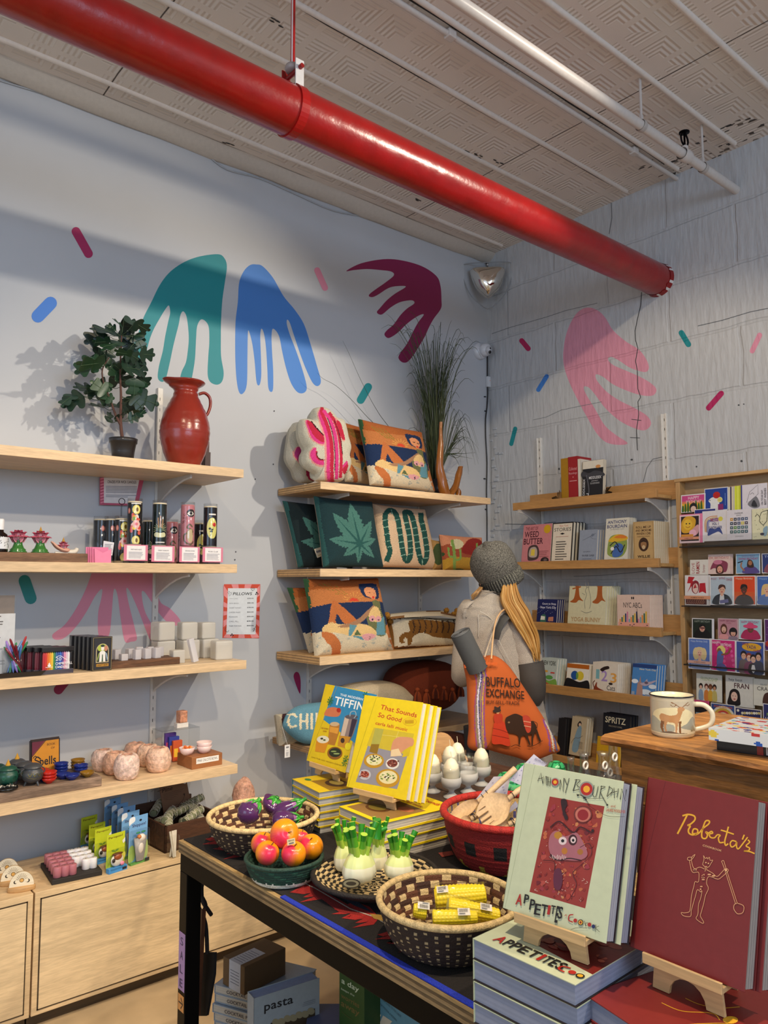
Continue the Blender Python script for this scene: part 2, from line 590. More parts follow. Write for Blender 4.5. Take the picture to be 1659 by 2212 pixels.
# ROOM
def S_(o):
 o['kind']='structure';return o
def cap(x0,y0,x1,y1,w,c):
 d=Vector((x1-x0,y1-y0));d.normalize()
 n=Vector((-d.y,d.x))*w/2
 a=math.atan2(n.y,n.x)
 p=[(x0+w/2*math.cos(a+math.pi*i/8),y0+w/2*math.sin(a+math.pi*i/8))for i in range(9)]
 p+=[(x1-w/2*math.cos(a+math.pi*i/8),y1-w/2*math.sin(a+math.pi*i/8))for i in range(9)]
 return('P',p,c)
TEAL,BLUE,MAROON,PINK,DTEAL='#128890','#4380cc','#85194c','#d78aa2','#168080'
WALLC='#bdc1c6'
teal=[(760,105),(810,135),(830,200),(815,320),(795,460),(785,620),(783,760),(785,900),(805,1030),(790,1100),(750,1122),(700,1100),(680,1040),(685,900),(693,780),(685,660),(635,612),(600,660),(590,760),(583,900),(570,1000),(548,1100),(515,1140),(468,1090),(478,1020),(510,950),(525,860),(533,760),(525,650),(512,580),(488,550),(468,580),(455,650),(432,740),(410,830),(385,950),(355,1070),(325,1100),(292,1070),(300,980),(330,860),(350,740),(375,620),(388,560),(378,505),(350,535),(310,600),(260,690),(225,780),(195,900),(175,980),(140,1012),(105,1000),(85,930),(100,830),(140,720),(180,600),(240,480),(310,340),(390,240),(500,165),(620,122)]
blue=[(1060,185),(1110,200),(1190,290),(1270,430),(1360,540),(1430,650),(1480,800),(1530,970),(1562,1090),(1540,1132),(1500,1110),(1450,1010),(1400,880),(1350,730),(1320,640),(1300,615),(1297,650),(1320,730),(1370,860),(1420,1010),(1452,1140),(1430,1185),(1380,1180),(1330,1110),(1290,990),(1260,860),(1235,740),(1190,685),(1178,740),(1182,870),(1190,1000),(1190,1150),(1172,1178),(1152,1140),(1145,1000),(1135,840),(1120,730),(1100,685),(1090,740),(1095,900),(1098,1040),(1088,1115),(1070,1125),(1058,1080),(1045,930),(1025,790),(998,698),(992,760),(990,900),(985,1120),(955,1190),(925,1180),(905,1080),(895,900),(897,640),(915,480),(925,330),(960,240),(1010,190)]
maroon=[(155,250),(330,160),(600,110),(820,125),(1060,195),(1230,310),(1280,430),(1292,600),(1285,700),(1200,820),(1140,930),(1090,1040),(1000,1190),(940,1280),(880,1340),(820,1340),(778,1290),(800,1230),(880,1120),(950,980),(1010,870),(1080,775),(1040,775),(960,820),(870,890),(790,970),(710,1030),(650,1052),(610,1010),(640,960),(720,890),(800,780),(880,700),(965,640),(950,605),(880,605),(780,630),(680,690),(590,765),(545,768),(520,740),(560,690),(640,600),(740,520),(855,450),(845,430),(720,437),(640,465),(540,530),(470,563),(425,552),(440,520),(520,460),(620,390),(722,305),(690,258),(560,240),(400,228),(250,240)]
pinkr=[(540,70),(600,85),(650,130),(700,210),(780,280),(860,330),(905,390),(922,440),(905,468),(860,462),(800,440),(740,400),(690,375),(668,390),(700,425),(780,460),(860,495),(930,535),(968,575),(950,612),(890,615),(800,590),(700,545),(640,500),(595,483),(600,520),(660,590),(740,645),(830,690),(910,740),(935,790),(900,828),(840,820),(740,770),(650,690),(590,610),(550,565),(520,560),(530,600),(590,700),(650,800),(720,860),(790,908),(740,920),(660,905),(600,850),(540,750),(480,640),(420,510),(392,400),(400,280),(430,180),(480,100)]
pinkl=[(640,-150),(800,-170),(930,-120),(960,60),(985,220),(1050,270),(1112,340),(1100,375),(1040,360),(975,290),(930,220),(890,165),(875,180),(900,300),(985,440),(1000,480),(940,480),(900,400),(850,270),(800,160),(780,150),(795,240),(830,380),(845,460),(810,475),(770,470),(745,330),(728,200),(712,150),(700,170),(690,300),(675,430),(640,445),(608,430),(606,300),(625,210),(630,150),(590,190),(540,280),(480,370),(400,450),(340,462),(325,430),(400,370),(470,270),(530,150),(570,40)]
def z_(pts,ox,oy,sc):
 return[(ox+p[0]/sc,oy+p[1]/sc)for p in pts]
# left wall with its painted shapes
mb=MB()
mb.box(-3.0,YL,-0.05,XR+.12,YL+.12,ZC+.1,WALLC)
left_art=[('S',z_(teal,260,520,3.607),TEAL),('S',z_(blue,260,520,3.607),BLUE),('S',z_(maroon,720,540,5.53),MAROON),('S',z_(pinkl,0,1220,2.86),PINK),cap(164,500,191,548,19,'#a8265c'),cap(82,683,109,655,28,'#3f7fd6'),cap(685,584,702,622,13,'#d98ba6'),cap(779,864,795,836,17,TEAL),cap(53,1255,66,1292,26,DTEAL),cap(126,1490,142,1470,20,'#8c1a4c'),('S',[(634,1462),(638,1452),(645,1454),(649,1470),(648,1498),(641,1484)],'#9a1a55')]
for(hx,hy)in((551,1035),(592,888),(509,1192),(590,1003),(507,1209)):
 left_art.append(('E',hx,hy,1.4,1.6,'#4a4a50'))
art(mb,lambda x,y:ony(x,y,YL),left_art,(0,-1,0),.0003)
S_(mb.obj('wall_left',kind='wall',rough=.55))
# right wall of painted blocks
mb=MB()
mb.box(XR,-3.4,-0.05,XR+.12,YL,ZC+.1,'#babdc0')
CR='#3c4044'
right_art=[('S',z_(pinkr,1080,640,2.865),'#d893a8'),cap(1127,736,1141,753,11,'#b01a55'),cap(1163,842,1181,813,9.5,'#3f7fd0'),cap(1104.5,959,1113,926,9,TEAL),cap(1472,719,1487,744,12,TEAL),cap(1625,758,1641,724,11,'#d98fa8'),cap(1531,881,1558,850,12,'#b01a5c'),('L',[(1386,632),(1384,660),(1377,690),(1372,715),(1373,735),(1378,752),(1373,780),(1377,800),(1378,840),(1384,858),(1378,868),(1380,895),(1375,930),(1377,972)],1.6,CR),('L',[(1063,721),(1100,708),(1180,685),(1222,671),(1290,655)],1.1,'#70757a'),('L',[(1152,907),(1180,901),(1212,886),(1240,880),(1300,868)],1.0,'#7c8186'),('L',[(1060,863),(1062,1090)],1.0,'#8a8f94'),('L',[(1508,704),(1560,692),(1620,674),(1659,666)],1.4,'#5a5f64'),('L',[(1320,430),(1322,470),(1316,505)],1.3,'#6a6f74'),('L',[(1440,985),(1410,992),(1398,1010),(1390,1040)],1.2,'#6a6f74'),('L',[(1365,906),(1385,908)],1.2,CR),('L',[(1362,945),(1382,946)],1.2,CR),('L',[(1092,1132),(1150,1133),(1200,1128)],1.3,'#5a5f64'),('L',[(1240,1245),(1300,1243),(1420,1232)],1.0,'#6a6f74'),('E',1596,875,2,1.5,CR),('E',1607,873,1.5,1.2,CR),('E',1602,996,2.4,2.2,CR),('E',1505,1008,1.6,1.6,CR),('E',1208,1013,1.8,2.4,CR),('E',1365,993,2.5,1.8,CR)]
art(mb,lambda x,y:onx(x,y,XR),right_art,(-1,0,0),.0003)
# peeled plaster edges round the pipe and the joint by the corner
for i in range(26):
 a=onx(1066+random.uniform(-4,14),930+i*11+random.uniform(-6,6),XR)
 mb.box(a.x-.006,a.y-random.uniform(.004,.03),a.z-.006,a.x+.002,a.y+.01,a.z+random.uniform(.002,.012),'#b9bfc6')
S_(mb.obj('wall_right',kind='block',rough=.6))
# floor
mb=MB()
mb.box(-3.0,-3.4,-.1,XR,YL,0,'#c9b08a')
S_(mb.obj('floor',kind='floor',rough=.35))
# ceiling of pressed tin tiles with battens and open seams
CC='#ddd3c9'
mb=MB()
mb.box(-3.0,-3.4,ZC,XR,YL,ZC+.08,CC)
cart=[]
for sx in(2.93,1.13,-.67):
 p=[(sx+random.uniform(-.006,.006),-3.3+i*.22)for i in range(31)]
 cart.append(('L',p,.006,'#5a5049'))
for sy in(1.963,2.265,3.165,1.05):
 p=[(.2+i*.16,sy+.016+random.uniform(-.003,.003))for i in range(22)]
 cart.append(('L',p,.010 if sy<2.1 else .006,'#2f2823'))
for k in range(46):
 x=XR-random.uniform(.01,.3)**1.2;y=random.uniform(1.45,2.1)
 w=random.uniform(.006,.02)
 cart.append(('P',[(x,y),(x+w,y+random.uniform(-.01,.01)),(x+w*.7,y+random.uniform(.01,.04)),(x-w*.2,y+random.uniform(.01,.03))],random.choice(['#2e2925','#4a4038','#6b5f54'])))
for(qx,qy)in((490,309),(598,47),(1010,330),(902,431),(1075,350),(1030,335)):
 q=onz(qx,qy,ZC)
 for j in range(4):
  cart.append(('E',q.x+random.uniform(-.03,.03),q.y+random.uniform(-.01,.01),.012,.004,'#332c26'))
art(mb,lambda x,y:Vector((x,y,ZC)),cart,(0,0,-1),.0003)
S_(mb.obj('ceiling',kind='tin',rough=.6))
mb=MB()
for i in range(16):
 yb=3.165-.3015*i
 pts=[(-3+j*.35,yb,ZC-.002+.003*math.sin(j*1.7+i))for j in range(20)]
 mb.tube([p for p in pts if p[0]<XR],.013,CC,8,flat=1)
S_(mb.obj('trim_1',kind='matte',rough=.6))
mb=MB()
n=44
rows=[]
for(dy,dz)in((.0,-.05),(-.02,-.055),(-.06,-.03),(-.085,-.002)):
 rows.append([(-3+j*(XR+3)/n,YL+dy,ZC+dz+.012*noise.noise(Vector((j*.5,dy*10,0))))for j in range(n+1)])
mb.grid(rows,'#c5bdb2',flip=True)
S_(mb.obj('trim_2',kind='matte',rough=.6))
mb=MB()
mb.box(2.1,YL-.015,0,XR,YL,.09,'#d9d6cc')
S_(mb.obj('baseboard_left',kind='paint'))
# wire stapled under the ceiling
pts=[(0,174),(60,192),(115,208),(190,228),(250,243),(300,264),(380,298),(440,330),(490,366),(560,385),(640,420),(720,455),(800,470),(880,488),(960,520),(1040,553)]
mb=MB()
mb.tube(smooth3([ony(x,y,YL-.006)for x,y in pts],4),.0035,'#aab0b6',6)
T(mb.obj('cable',kind='plastic'),'thin pale wire sagging along the top of the left wall below the ceiling','cable')
# red pipe
PY,PZ,PR=2.118,3.148,.083
g=thing('red_pipe','thick glossy red pipe crossing the room below the ceiling into the block wall','pipe',(0,PY,PZ))
mb=MB()
rows=[]
n=60
for i in range(n+1):
 x=-3+(XR+3.0)*i/n
 rows.append([(x,PR*math.cos(2*math.pi*j/40),PR*math.sin(2*math.pi*j/40))for j in range(40)])
RED='#900606'
mb.grid(rows,RED,closeu=True)
mb.obj('pipe_tube',g,'pipe',.30)
mb=MB()
rows=[[(XR-.03-.02*noise.noise(Vector((j*.9,k,0)))*(k==0)+.03*k,(PR+.002+.004*k)*math.cos(2*math.pi*j/40),(PR+.002+.004*k)*math.sin(2*math.pi*j/40))for j in range(40)]for k in range(2)]
mb.grid(rows,lambda i,j:'#8a0c0c' if noise.noise(Vector((j*.7,4,1)))<.12 else '#d8d4d2',closeu=True)
mb.obj('wall_collar',g,'paint',.4)
mb=MB()
hx=1.375
rows=[[(x,rr*math.cos(2*math.pi*j/40),rr*math.sin(2*math.pi*j/40))for j in range(40)]for x,rr in((hx-.016,PR),(hx-.016,PR+.005),(hx+.016,PR+.005),(hx+.016,PR))]
mb.grid(rows,'#9c1111',closeu=True,smooth=False)
cl=mb.obj('clamp_band',g,'paint',.25)
mb=MB()
rows=[]
for k in range(3):
 row=[]
 for i in range(25):
  x=hx-.05-.36*i/24
  w=.10*math.sin(math.pi*(i+1)/26)*(1+.4*noise.noise(Vector((i*.6,3,0))))
  a=math.radians(108)+(k-1)*w
  row.append((x,(PR+.0006)*math.cos(a)*-1,(PR+.0006)*math.sin(a)))
 rows.append(row)
mb.grid(rows,'#d5cfcb')
mb.obj('bare_patch',g,'paint',.4)
mb=MB()
mb.box(hx-.017,-.045,PR-.012,hx+.017,-.040,PR+.085,'#dcd9d6',.002)
mb.box(hx-.017,.040,PR-.012,hx+.017,.045,PR+.085,'#9c1111',.002)
mb.tube([(hx,-.06,PR+.055),(hx,.06,PR+.055)],.008,'#8f1010',10)
mb.lathe([(0,0),(.024,0),(.028,.01),(.024,.022),(0,.022)],'#a89c98',16,hx,0,PR+.062)
mb.obj('clevis',g,'paint',.35)
mb=MB()
mb.tube([(hx,0,PR+.07),(hx,0,ZC-PZ)],.008,lambda i,j:'#a81515' if j!=3 else '#e0d8d5',10)
mb.obj('hanger_rod',g,'paint',.3)
# white sprinkler pipe
WY,WZ=1.686,3.478
g=thing('sprinkler_pipe','thin white sprinkler pipe running under the ceiling tiles','pipe',(0,WY,WZ))
mb=MB()
mb.tube([(-3+.2*i,0,0)for i in range(34)if-3+.2*i<XR]+[(XR+.01,0,0)],.021,'#cfc8c2',18)
mb.obj('pipe_tube',g,'paint',.35)
for i,hx in enumerate((2.855,3.38)):
 mb=MB()
 mb.tube([(hx,0,.02),(hx,0,ZC-WZ)],.006,'#c9c2bc',8)
 mb.lathe([(.024,-.012),(.026,0),(.024,.012)],'#b5aea8',18,M=Matrix.Translation((hx,0,0))@Matrix.Rotation(math.pi/2,4,'Y'))
 mb.box(hx-.008,-.006,.02,hx+.008,.006,.05,'#c9c2bc',.002)
 mb.obj('hanger',g,'paint',.35)
mb=MB()
sx=3.215
mb.lathe([(.027,-.03),(.03,-.01),(.03,.012),(.027,.03)],'#cfc8c2',18,M=Matrix.Translation((sx,0,0))@Matrix.Rotation(math.pi/2,4,'Y'))
mb.lathe([(.016,.02),(.016,.04),(.012,.045)],'#cfc8c2',14,sx)
mb.obj('tee_fitting',g,'paint',.35)
mb=MB()
K='#17161a'
for s in(-1,1):
 mb.tube(smooth3([(sx+s*.006,0,.045),(sx+s*.026,0,.06),(sx+s*.03,0,.085),(sx+s*.012,0,.105),(sx,0,.11)],4),.0045,K,6)
mb.tube([(sx,0,.045),(sx,0,.11)],.005,K,6)
mb.lathe([(0,0),(.024,0),(.024,.004),(0,.004)],K,14,sx,0,.108)
mb.obj('sprinkler_head',g,'metal',.4,label='black sprinkler head')
# conduit along the ceiling
mb=MB()
mb.tube([(-3+.25*i,1.995,ZC-.024)for i in range(27)]+[(XR,1.995,ZC-.024)],.0115,'#cdc5be',10)
for x in(.4,2.02,3.3):
 mb.box(x-.02,1.978,ZC-.04,x+.02,2.012,ZC-.006,'#cdc5be',.004)
T(mb.obj('conduit',kind='paint',rough=.4),'narrow white conduit clipped to the ceiling between the red and the white pipe','pipe')
# corner mirror, camera, sensor, cable
g=thing('corner_mirror','clear edged convex mirror mounted high in the wall corner','mirror',(XR,YL,3.45))
mb=MB()
cn=Vector((-1,-1,0)).normalized();sd=Vector((1,-1,0)).normalized()
def mpt(u,v,bulge):
 return sd*u+Vector((0,0,v))+cn*bulge
outl=[(-.155,.125),(0,.135),(.155,.125),(.152,.04),(.115,-.06),(.06,-.125),(0,-.165),(-.06,-.125),(-.115,-.06),(-.152,.04)]
outl=smooth_pts(outl,4)
rows=[]
for k in range(9):
 s=1-k/8*.999
 rows.append([mpt(p[0]*s,p[1]*s,.155+.0+(0 if k==0 else .05*math.sqrt(max(0,1-s*s))))for p in outl])
rows2=[[r for r in rows[0]]]
mb.grid([[mpt(p[0]*1.02,p[1]*1.02,.150)for p in outl],[mpt(p[0]*.66,p[1]*.66+.01,.158)for p in outl]],'#c9cdd0',closeu=True)
mb.obj('clear_rim',g,'clear',.1)
mb=MB()
for k in range(12):
 pass
rr=[]
for k in range(13):
 s=.68*(1-k/12*.999)
 rr.append([mpt(p[0]*s,p[1]*s+.01,.158+.075*math.sqrt(max(0,1-(s/.68)**2)))for p in outl])
mb.grid(rr,'#e8e2d8',closeu=True)
mb.obj('mirror_dome',g,'metal',.04)
mb=MB()
mb.tube([mpt(p[0]*1.02,p[1]*1.02,.15)for p in outl+outl[:1]],.0028,'#8e9296',6,False)
mb.obj('edge_bead',g,'plastic',.2)
mb=MB()
mb.tube([(-.02,-.02,.13),(-.02,-.02,.24)],.004,'#222226',6)
mb.tube([mpt(0,.12,.02),mpt(0,.12,.16)],.006,'#c9c9c9',6)
mb.obj('mount',g,'metal',.4)
cpos=ony(1041,757,YL-.03)
g=thing('security_camera','white turret security camera on the left wall beside the corner','camera',cpos)
mb=MB()
mb.lathe([(.055,0),(.056,.012),(.05,.03),(.0,.034)],'#d3d6dc',28,M=Matrix.Translation((0,.03,0))@Matrix.Rotation(math.pi/2,4,'X'))
mb.obj('base_plate',g,'plastic',.3)
mb=MB()
ld=Vector((-.1,-.95,-.25)).normalized()
hc=Vector((.012,-.018,.002))
mb.ell(hc,(.042,.042,.042),'#dcdfe4',24)
ball=mb.obj('camera_ball',g,'plastic',.3)
mb=MB()
q=ld.to_track_quat('Z','Y').to_matrix().to_4x4()
for dz in(.011,-.013):
 mb.lathe([(0,0),(.0105,0),(.0105,.004),(.006,.006),(0,.0065)],'#0b0b0d',16,M=Matrix.Translation(hc+ld*.038+Vector((.006,0,dz)))@q)
mb.lathe([(.026,0),(.028,.006),(.0,.007)],'#c6c9ce',20,M=Matrix.Translation(hc+ld*.034)@q)
mb.obj('lens',ball,'plastic',.1)
b0=ony(1053,826,YL)
g=thing('sensor_box','small white box with a tiny lit light below the security camera','box',b0)
mb=MB()
mb.box(-.021,-.022,-.035,.021,0,.035,'#d5d8dc',.004)
mb.obj('housing',g,'plastic',.35)
mb=MB()
mb.ell((.0,-.0225,.008),(.0028,.001,.0028),'#ff8a5a',8)
mb.obj('indicator',g,'gloss',.2)
mb=MB()
cb=[ony(x,y,YL-.008)for x,y in((1050,775),(1052,800))]
pts=[ony(x,y,YL-.008)for x,y in((1053,770),(1053,826),(1053.5,850),(1052,880),(1049,905),(1049,940),(1050,960),(1052,1000),(1051,1060),(1052,1120),(1052,1200),(1051,1260))]
mb.tube(smooth3(pts,3),.0042,'#141416',7)
for(x,y)in((1050,857),(1051,888),(1049,1034),(1052,1100)):
 p=ony(x-2,y,YL-.006);mb.box(p.x-.006,p.y-.004,p.z-.003,p.x+.006,YL,p.z+.003,'#141416')
T(mb.obj('cable',kind='plastic'),'black cable clipped down the room corner from the camera to behind the pillow shelves','cable')
# SHELVING
BIRCH,BIRCH_E,OAK='#dfc5a0','#dfc096','#b98a52'
YF=2.97
L1,L2,L3,L4=2.039,1.623,1.211,.779
P1,P2,P3,P4=2.019,1.608,1.200,.785
WHITE_MET='#d4d2cc'
def bracket_l(par,x,z,d=.33):
 mb=MB()
 pr=[(0,0),(-d,0),(-d,-.012)]+[(-d+(d-.02)*u,-.012-.085*u**1.8)for u in(.2,.4,.6,.8,1)]+[(0,-.11)]
 v0=[(x-.004,YL+p[0]-.012,z+p[1])for p in pr];v1=[(x+.004,YL+p[0]-.012,z+p[1])for p in pr]
 n=len(pr)
 mb.add(v0+v1,[tuple(range(n)),tuple(range(n,2*n))[::-1]]+[(i,(i+1)%n,n+(i+1)%n,n+i)for i in range(n)],'#b9b3aa')
 mb.tube([(x,YL+p[0]-.012,z+p[1])for p in pr[2:]],.005,WHITE_MET,6)
 mb.obj('bracket',par,'paint',.4)
def shelf_l(name,lab,x0,x1,z,th,col,bx):
 g=thing('wall_shelf',lab,'shelf')
 mb=MB()
 mb.box(x0,YF,z-th,x1,YL-.012,z,col,.0015)
 mb.obj('board',g,'wood_x',.45)
 mb=MB()
 mb.box(x0,YF-.006,z-th-.0005,x1,YF,z+.0005,BIRCH_E,.001)
 if x0>1:
  for k in range(3):
   mb.box(x0-.0008,YF,z-th+.004+k*th/3,x0,YL-.015,z-th+.007+k*th/3,'#8a6a42')
 mb.obj('edge_band',g,'wood_x',.4)
 for b in bx:bracket_l(g,b,z-th)
 return g
shelf_l('a','top maple shelf on the left wall carrying the potted fig and the red jug',.05,1.687,L1,.036,BIRCH,(1.46,))
shelf_l('b','second maple shelf on the left wall holding tall candles and lotus holders',.05,1.661,L2,.036,BIRCH,(1.46,))
shelf_l('c','third maple shelf on the left wall holding pens, black boxes and clear cubes',.05,1.713,L3,.036,BIRCH,(1.46,))
shelf_l('d','lowest maple shelf on the left wall holding cauldrons and pink salt holders',.05,1.677,L4,.036,BIRCH,(1.46,))
shelf_l('e','top pillow shelf under the pink cactus pillow and the tall grass',2.10,3.285,P1,.034,'#caa068',(2.30,3.08))
shelf_l('f','second pillow shelf under the leaf and snake pillows',2.10,3.285,P2,.036,'#caa068',(2.30,3.08))
shelf_l('g','third pillow shelf under the sunbather and tiger pillows',2.10,3.285,P3,.038,'#caa068',(2.30,3.08))
shelf_l('h','lowest pillow shelf under the blue oval pillow',2.08,3.285,P4,.03,'#a5835a',(2.30,3.08))
def rail(pos,axis,z0,z1,lab):
 mb=MB()
 x,y=pos
 if axis=='y':
  mb.box(x-.013,y-.014,z0,x+.013,y,z1,WHITE_MET,.002)
  z=z0+.03
  while z<z1-.02:
   mb.box(x-.0035,y-.0146,z,x-.001,y-.0135,z+.014,'#33312e');z+=.05
 else:
  mb.box(x-.016,y-.015,z0,x,y+.015,z1,WHITE_MET,.002)
  mb.box(x-.022,y-.015,z0,x-.015,y-.010,z1,'#e2e0da')
  mb.box(x-.022,y+.010,z0,x-.015,y+.015,z1,'#e2e0da')
  z=z0+.03
  while z<z1-.02:
   mb.box(x-.0166,y-.002,z,x-.0158,y+.001,z+.014,'#33312e');z+=.05
 T(mb.obj('shelf_rail',kind='paint',rough=.35),lab,'rail')
rail((1.46,YL),'y',.5,2.44,'slotted white rail on the left wall behind the red jug')
rail((2.30,YL),'y',.3,2.39,'slotted white rail behind the pink cactus pillow and shelves')
rail((3.08,YL),'y',.3,2.03,'slotted white rail behind the tiger pillow near the corner')
rail((XR,2.93),'x',.3,2.41,'slotted white rail on the block wall left of the yellow book')
rail((XR,2.106),'x',.3,2.42,'slotted white rail on the block wall above the card rack corner')
# bookshelves on the block wall: local frame x = along the wall to the right, y = into the wall
RX=3.50
def shelf_r(lab,zb,zt,y0=2.055,y1=2.985,back=True):
 g=thing('book_shelf',lab,'shelf')
 mb=MB()
 mb.box(RX+.02,y0+.01,zb+.004,XR-.042,y1-.01,zb+.02,'#c69a60',.001)
 mb.obj('board',g,'wood_y',.45)
 mb=MB()
 mb.box(RX,y0,zb,RX+.02,y1,zt,OAK,.0015)
 mb.obj('front_lip',g,'wood_y',.45)
 if back:
  mb=MB()
  mb.box(XR-.04,y0-.02,zb,XR-.024,y1+.005,zt+.058,OAK,.0015)
  mb.obj('back_rail',g,'wood_y',.45)
 for by in(2.93,2.106):
  mb=MB()
  d=.2
  pr=[(0,0),(-d,0),(-d,-.012)]+[(-d+(d-.02)*u,-.012-.075*u**1.8)for u in(.25,.5,.75,1)]+[(0,-.1)]
  pts=[(XR+p[0]-.02,by,zb+p[1])for p in pr]
  n=len(pts)
  mb.add([(p[0],p[1]-.004,p[2])for p in pts]+[(p[0],p[1]+.004,p[2])for p in pts],[tuple(range(n)),tuple(range(n,2*n))[::-1]]+[(i,(i+1)%n,n+(i+1)%n,n+i)for i in range(n)],'#b9b3aa')
  mb.tube(pts[2:],.0045,WHITE_MET,6)
  mb.obj('bracket',g,'paint',.4)
shelf_r('top bookshelf on the block wall with the yellow and red hardbacks',1.962,2.006)
shelf_r('second bookshelf on the block wall with the pink and the brown portrait paperbacks',1.614,1.659)
shelf_r('third bookshelf on the block wall with the rabbit and the city alphabet books',1.272,1.317)
shelf_r('fourth bookshelf on the block wall with the numbers and skyscraper books',.928,.975)
shelf_r('lowest bookshelf on the block wall, half hidden behind the old counter',.565,.60)
# card rack
RACK_L,RACK_R=2.030,1.20
g=thing('card_rack','wooden wall rack with tiers of greeting cards at the right edge','rack')
mb=MB()
mb.box(3.640,RACK_L-.024,.45,XR-.004,RACK_L,2.052,'#b8915f',.001)
mb.box(3.640,RACK_R,.45,XR-.004,RACK_R+.024,2.052,'#b8915f',.001)
mb.obj('side_panel',g,'wood_z',.5)
mb=MB()
mb.box(3.635,RACK_R-.01,2.046,XR-.004,RACK_L+.003,2.062,'#c39c69',.001)
mb.obj('top_panel',g,'wood_y',.5)
mb=MB()
mb.box(XR-.012,RACK_R,.45,XR-.005,RACK_L,2.05,'#a88b66')
mb.obj('back_panel',g,'wood_y',.5)
RZ=(1.722,1.432,1.148,.835)
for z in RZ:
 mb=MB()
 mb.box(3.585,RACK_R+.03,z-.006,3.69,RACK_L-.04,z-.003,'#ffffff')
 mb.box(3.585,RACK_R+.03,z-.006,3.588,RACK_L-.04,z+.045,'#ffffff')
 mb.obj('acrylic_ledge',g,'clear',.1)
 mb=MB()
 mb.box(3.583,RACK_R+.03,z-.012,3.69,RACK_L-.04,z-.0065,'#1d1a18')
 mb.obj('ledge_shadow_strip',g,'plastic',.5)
# long cabinets under the left shelves
CZ=.467
def cabinet(x0,x1,lab):
 g=thing('low_cabinet',lab,'cabinet',(x0,2.935,0))
 w=x1-x0
 mb=MB()
 mb.box(0,.0,.055,w,.37,CZ,'#d6ba90',.0015)
 mb.obj('body',g,'wood_x',.4)
 mb=MB()
 mb.box(.0,.05,0,w,.36,.055,'#4a3a26')
 mb.obj('plinth',g,'wood_x',.5)
 mb=MB()
 mb.box(.022,-.004,.075,w-.022,.002,CZ-.026,'#d8bf97',.001)
 mb.obj('door',g,'wood_x',.4)
 mb=MB()
 for a in((.018,.071,.022,CZ-.022),(w-.022,.071,w-.018,CZ-.022),(.018,.071,w-.018,.075),(.018,CZ-.026,w-.018,CZ-.022)):
  mb.box(a[0],-.0022,a[1],a[2],.001,a[3],'#3a2c1a')
 mb.obj('reveal_gap',g,'wood_x',.6)
cabinet(-.35,.862,'low maple cabinet at the left edge of the photo with the moon ornaments on it')
cabinet(.868,2.05,'low maple cabinet behind the table leg with small candles and toy packets on it')
# LEFT WALL SHELF GOODS
def px_w(n,p):
 return n*depth(p)/FPX
# potted fig
pp=ony(265,1000,3.12);pp.z=L1
g=thing('potted_plant','small fig tree with dark lobed leaves in a black pot on the top shelf','plant',pp)
mb=MB()
mb.lathe([(0,0),(.041,0),(.046,.045),(.052,.082),(.056,.084),(.058,.102),(.052,.102),(.050,.086),(0,.086)],'#1b1b1e',32)
mb.obj('pot',g,'plastic',.5)
mb=MB()
mb.ell((0,0,.085),(.047,.047,.006),'#2a211a',18,amp=.3)
mb.obj('soil',g,'matte',.9)
random.seed(11)
def pz(x,y):
 p=ony(x/2.9625,640+y/2.9625,pp.y)
 return p-pp
mb=MB()
stem=[pz(785,925),pz(775,850),pz(772,770),pz(774,640),pz(770,520),pz(772,380),pz(778,250)]
stem[0].x=0;stem[0].z=.08
mb.tube(smooth3(stem,4),[.0075-.005*i/24 for i in range(25)],'#5a3a30',7)
b2=[pz(775,830),pz(740,760),pz(705,660),pz(665,560),pz(655,470),pz(700,390)]
mb.tube(smooth3(b2,4),[.0055-.0035*i/20 for i in range(21)],'#54372e',6)
mb.obj('trunk',g,'matte',.8)
leaves=[(650,235,95,180,0),(850,175,80,0,0),(860,225,60,-20,0),(890,290,55,-60,1),(740,180,42,150,0),(690,330,85,215,0),(860,290,80,-50,1),(750,390,60,190,0),(920,385,60,5,1),(560,450,95,185,0),(620,405,60,170,0),(800,405,70,0,0),(860,420,75,15,0),(750,480,62,160,1),(830,510,95,-5,0),(930,535,65,-25,1),(590,560,75,190,0),(650,560,75,200,0),(850,590,70,-90,1),(880,560,60,-60,0),(510,650,80,200,1),(660,680,55,165,0),(720,690,60,-10,0),(860,680,60,-60,1),(940,670,80,-10,1),(830,700,50,-40,1),(770,770,45,30,0),(845,780,42,10,1),(700,590,50,230,0),(640,300,60,200,0),(660,420,50,120,0),(800,350,50,60,0),(740,330,50,70,1)]
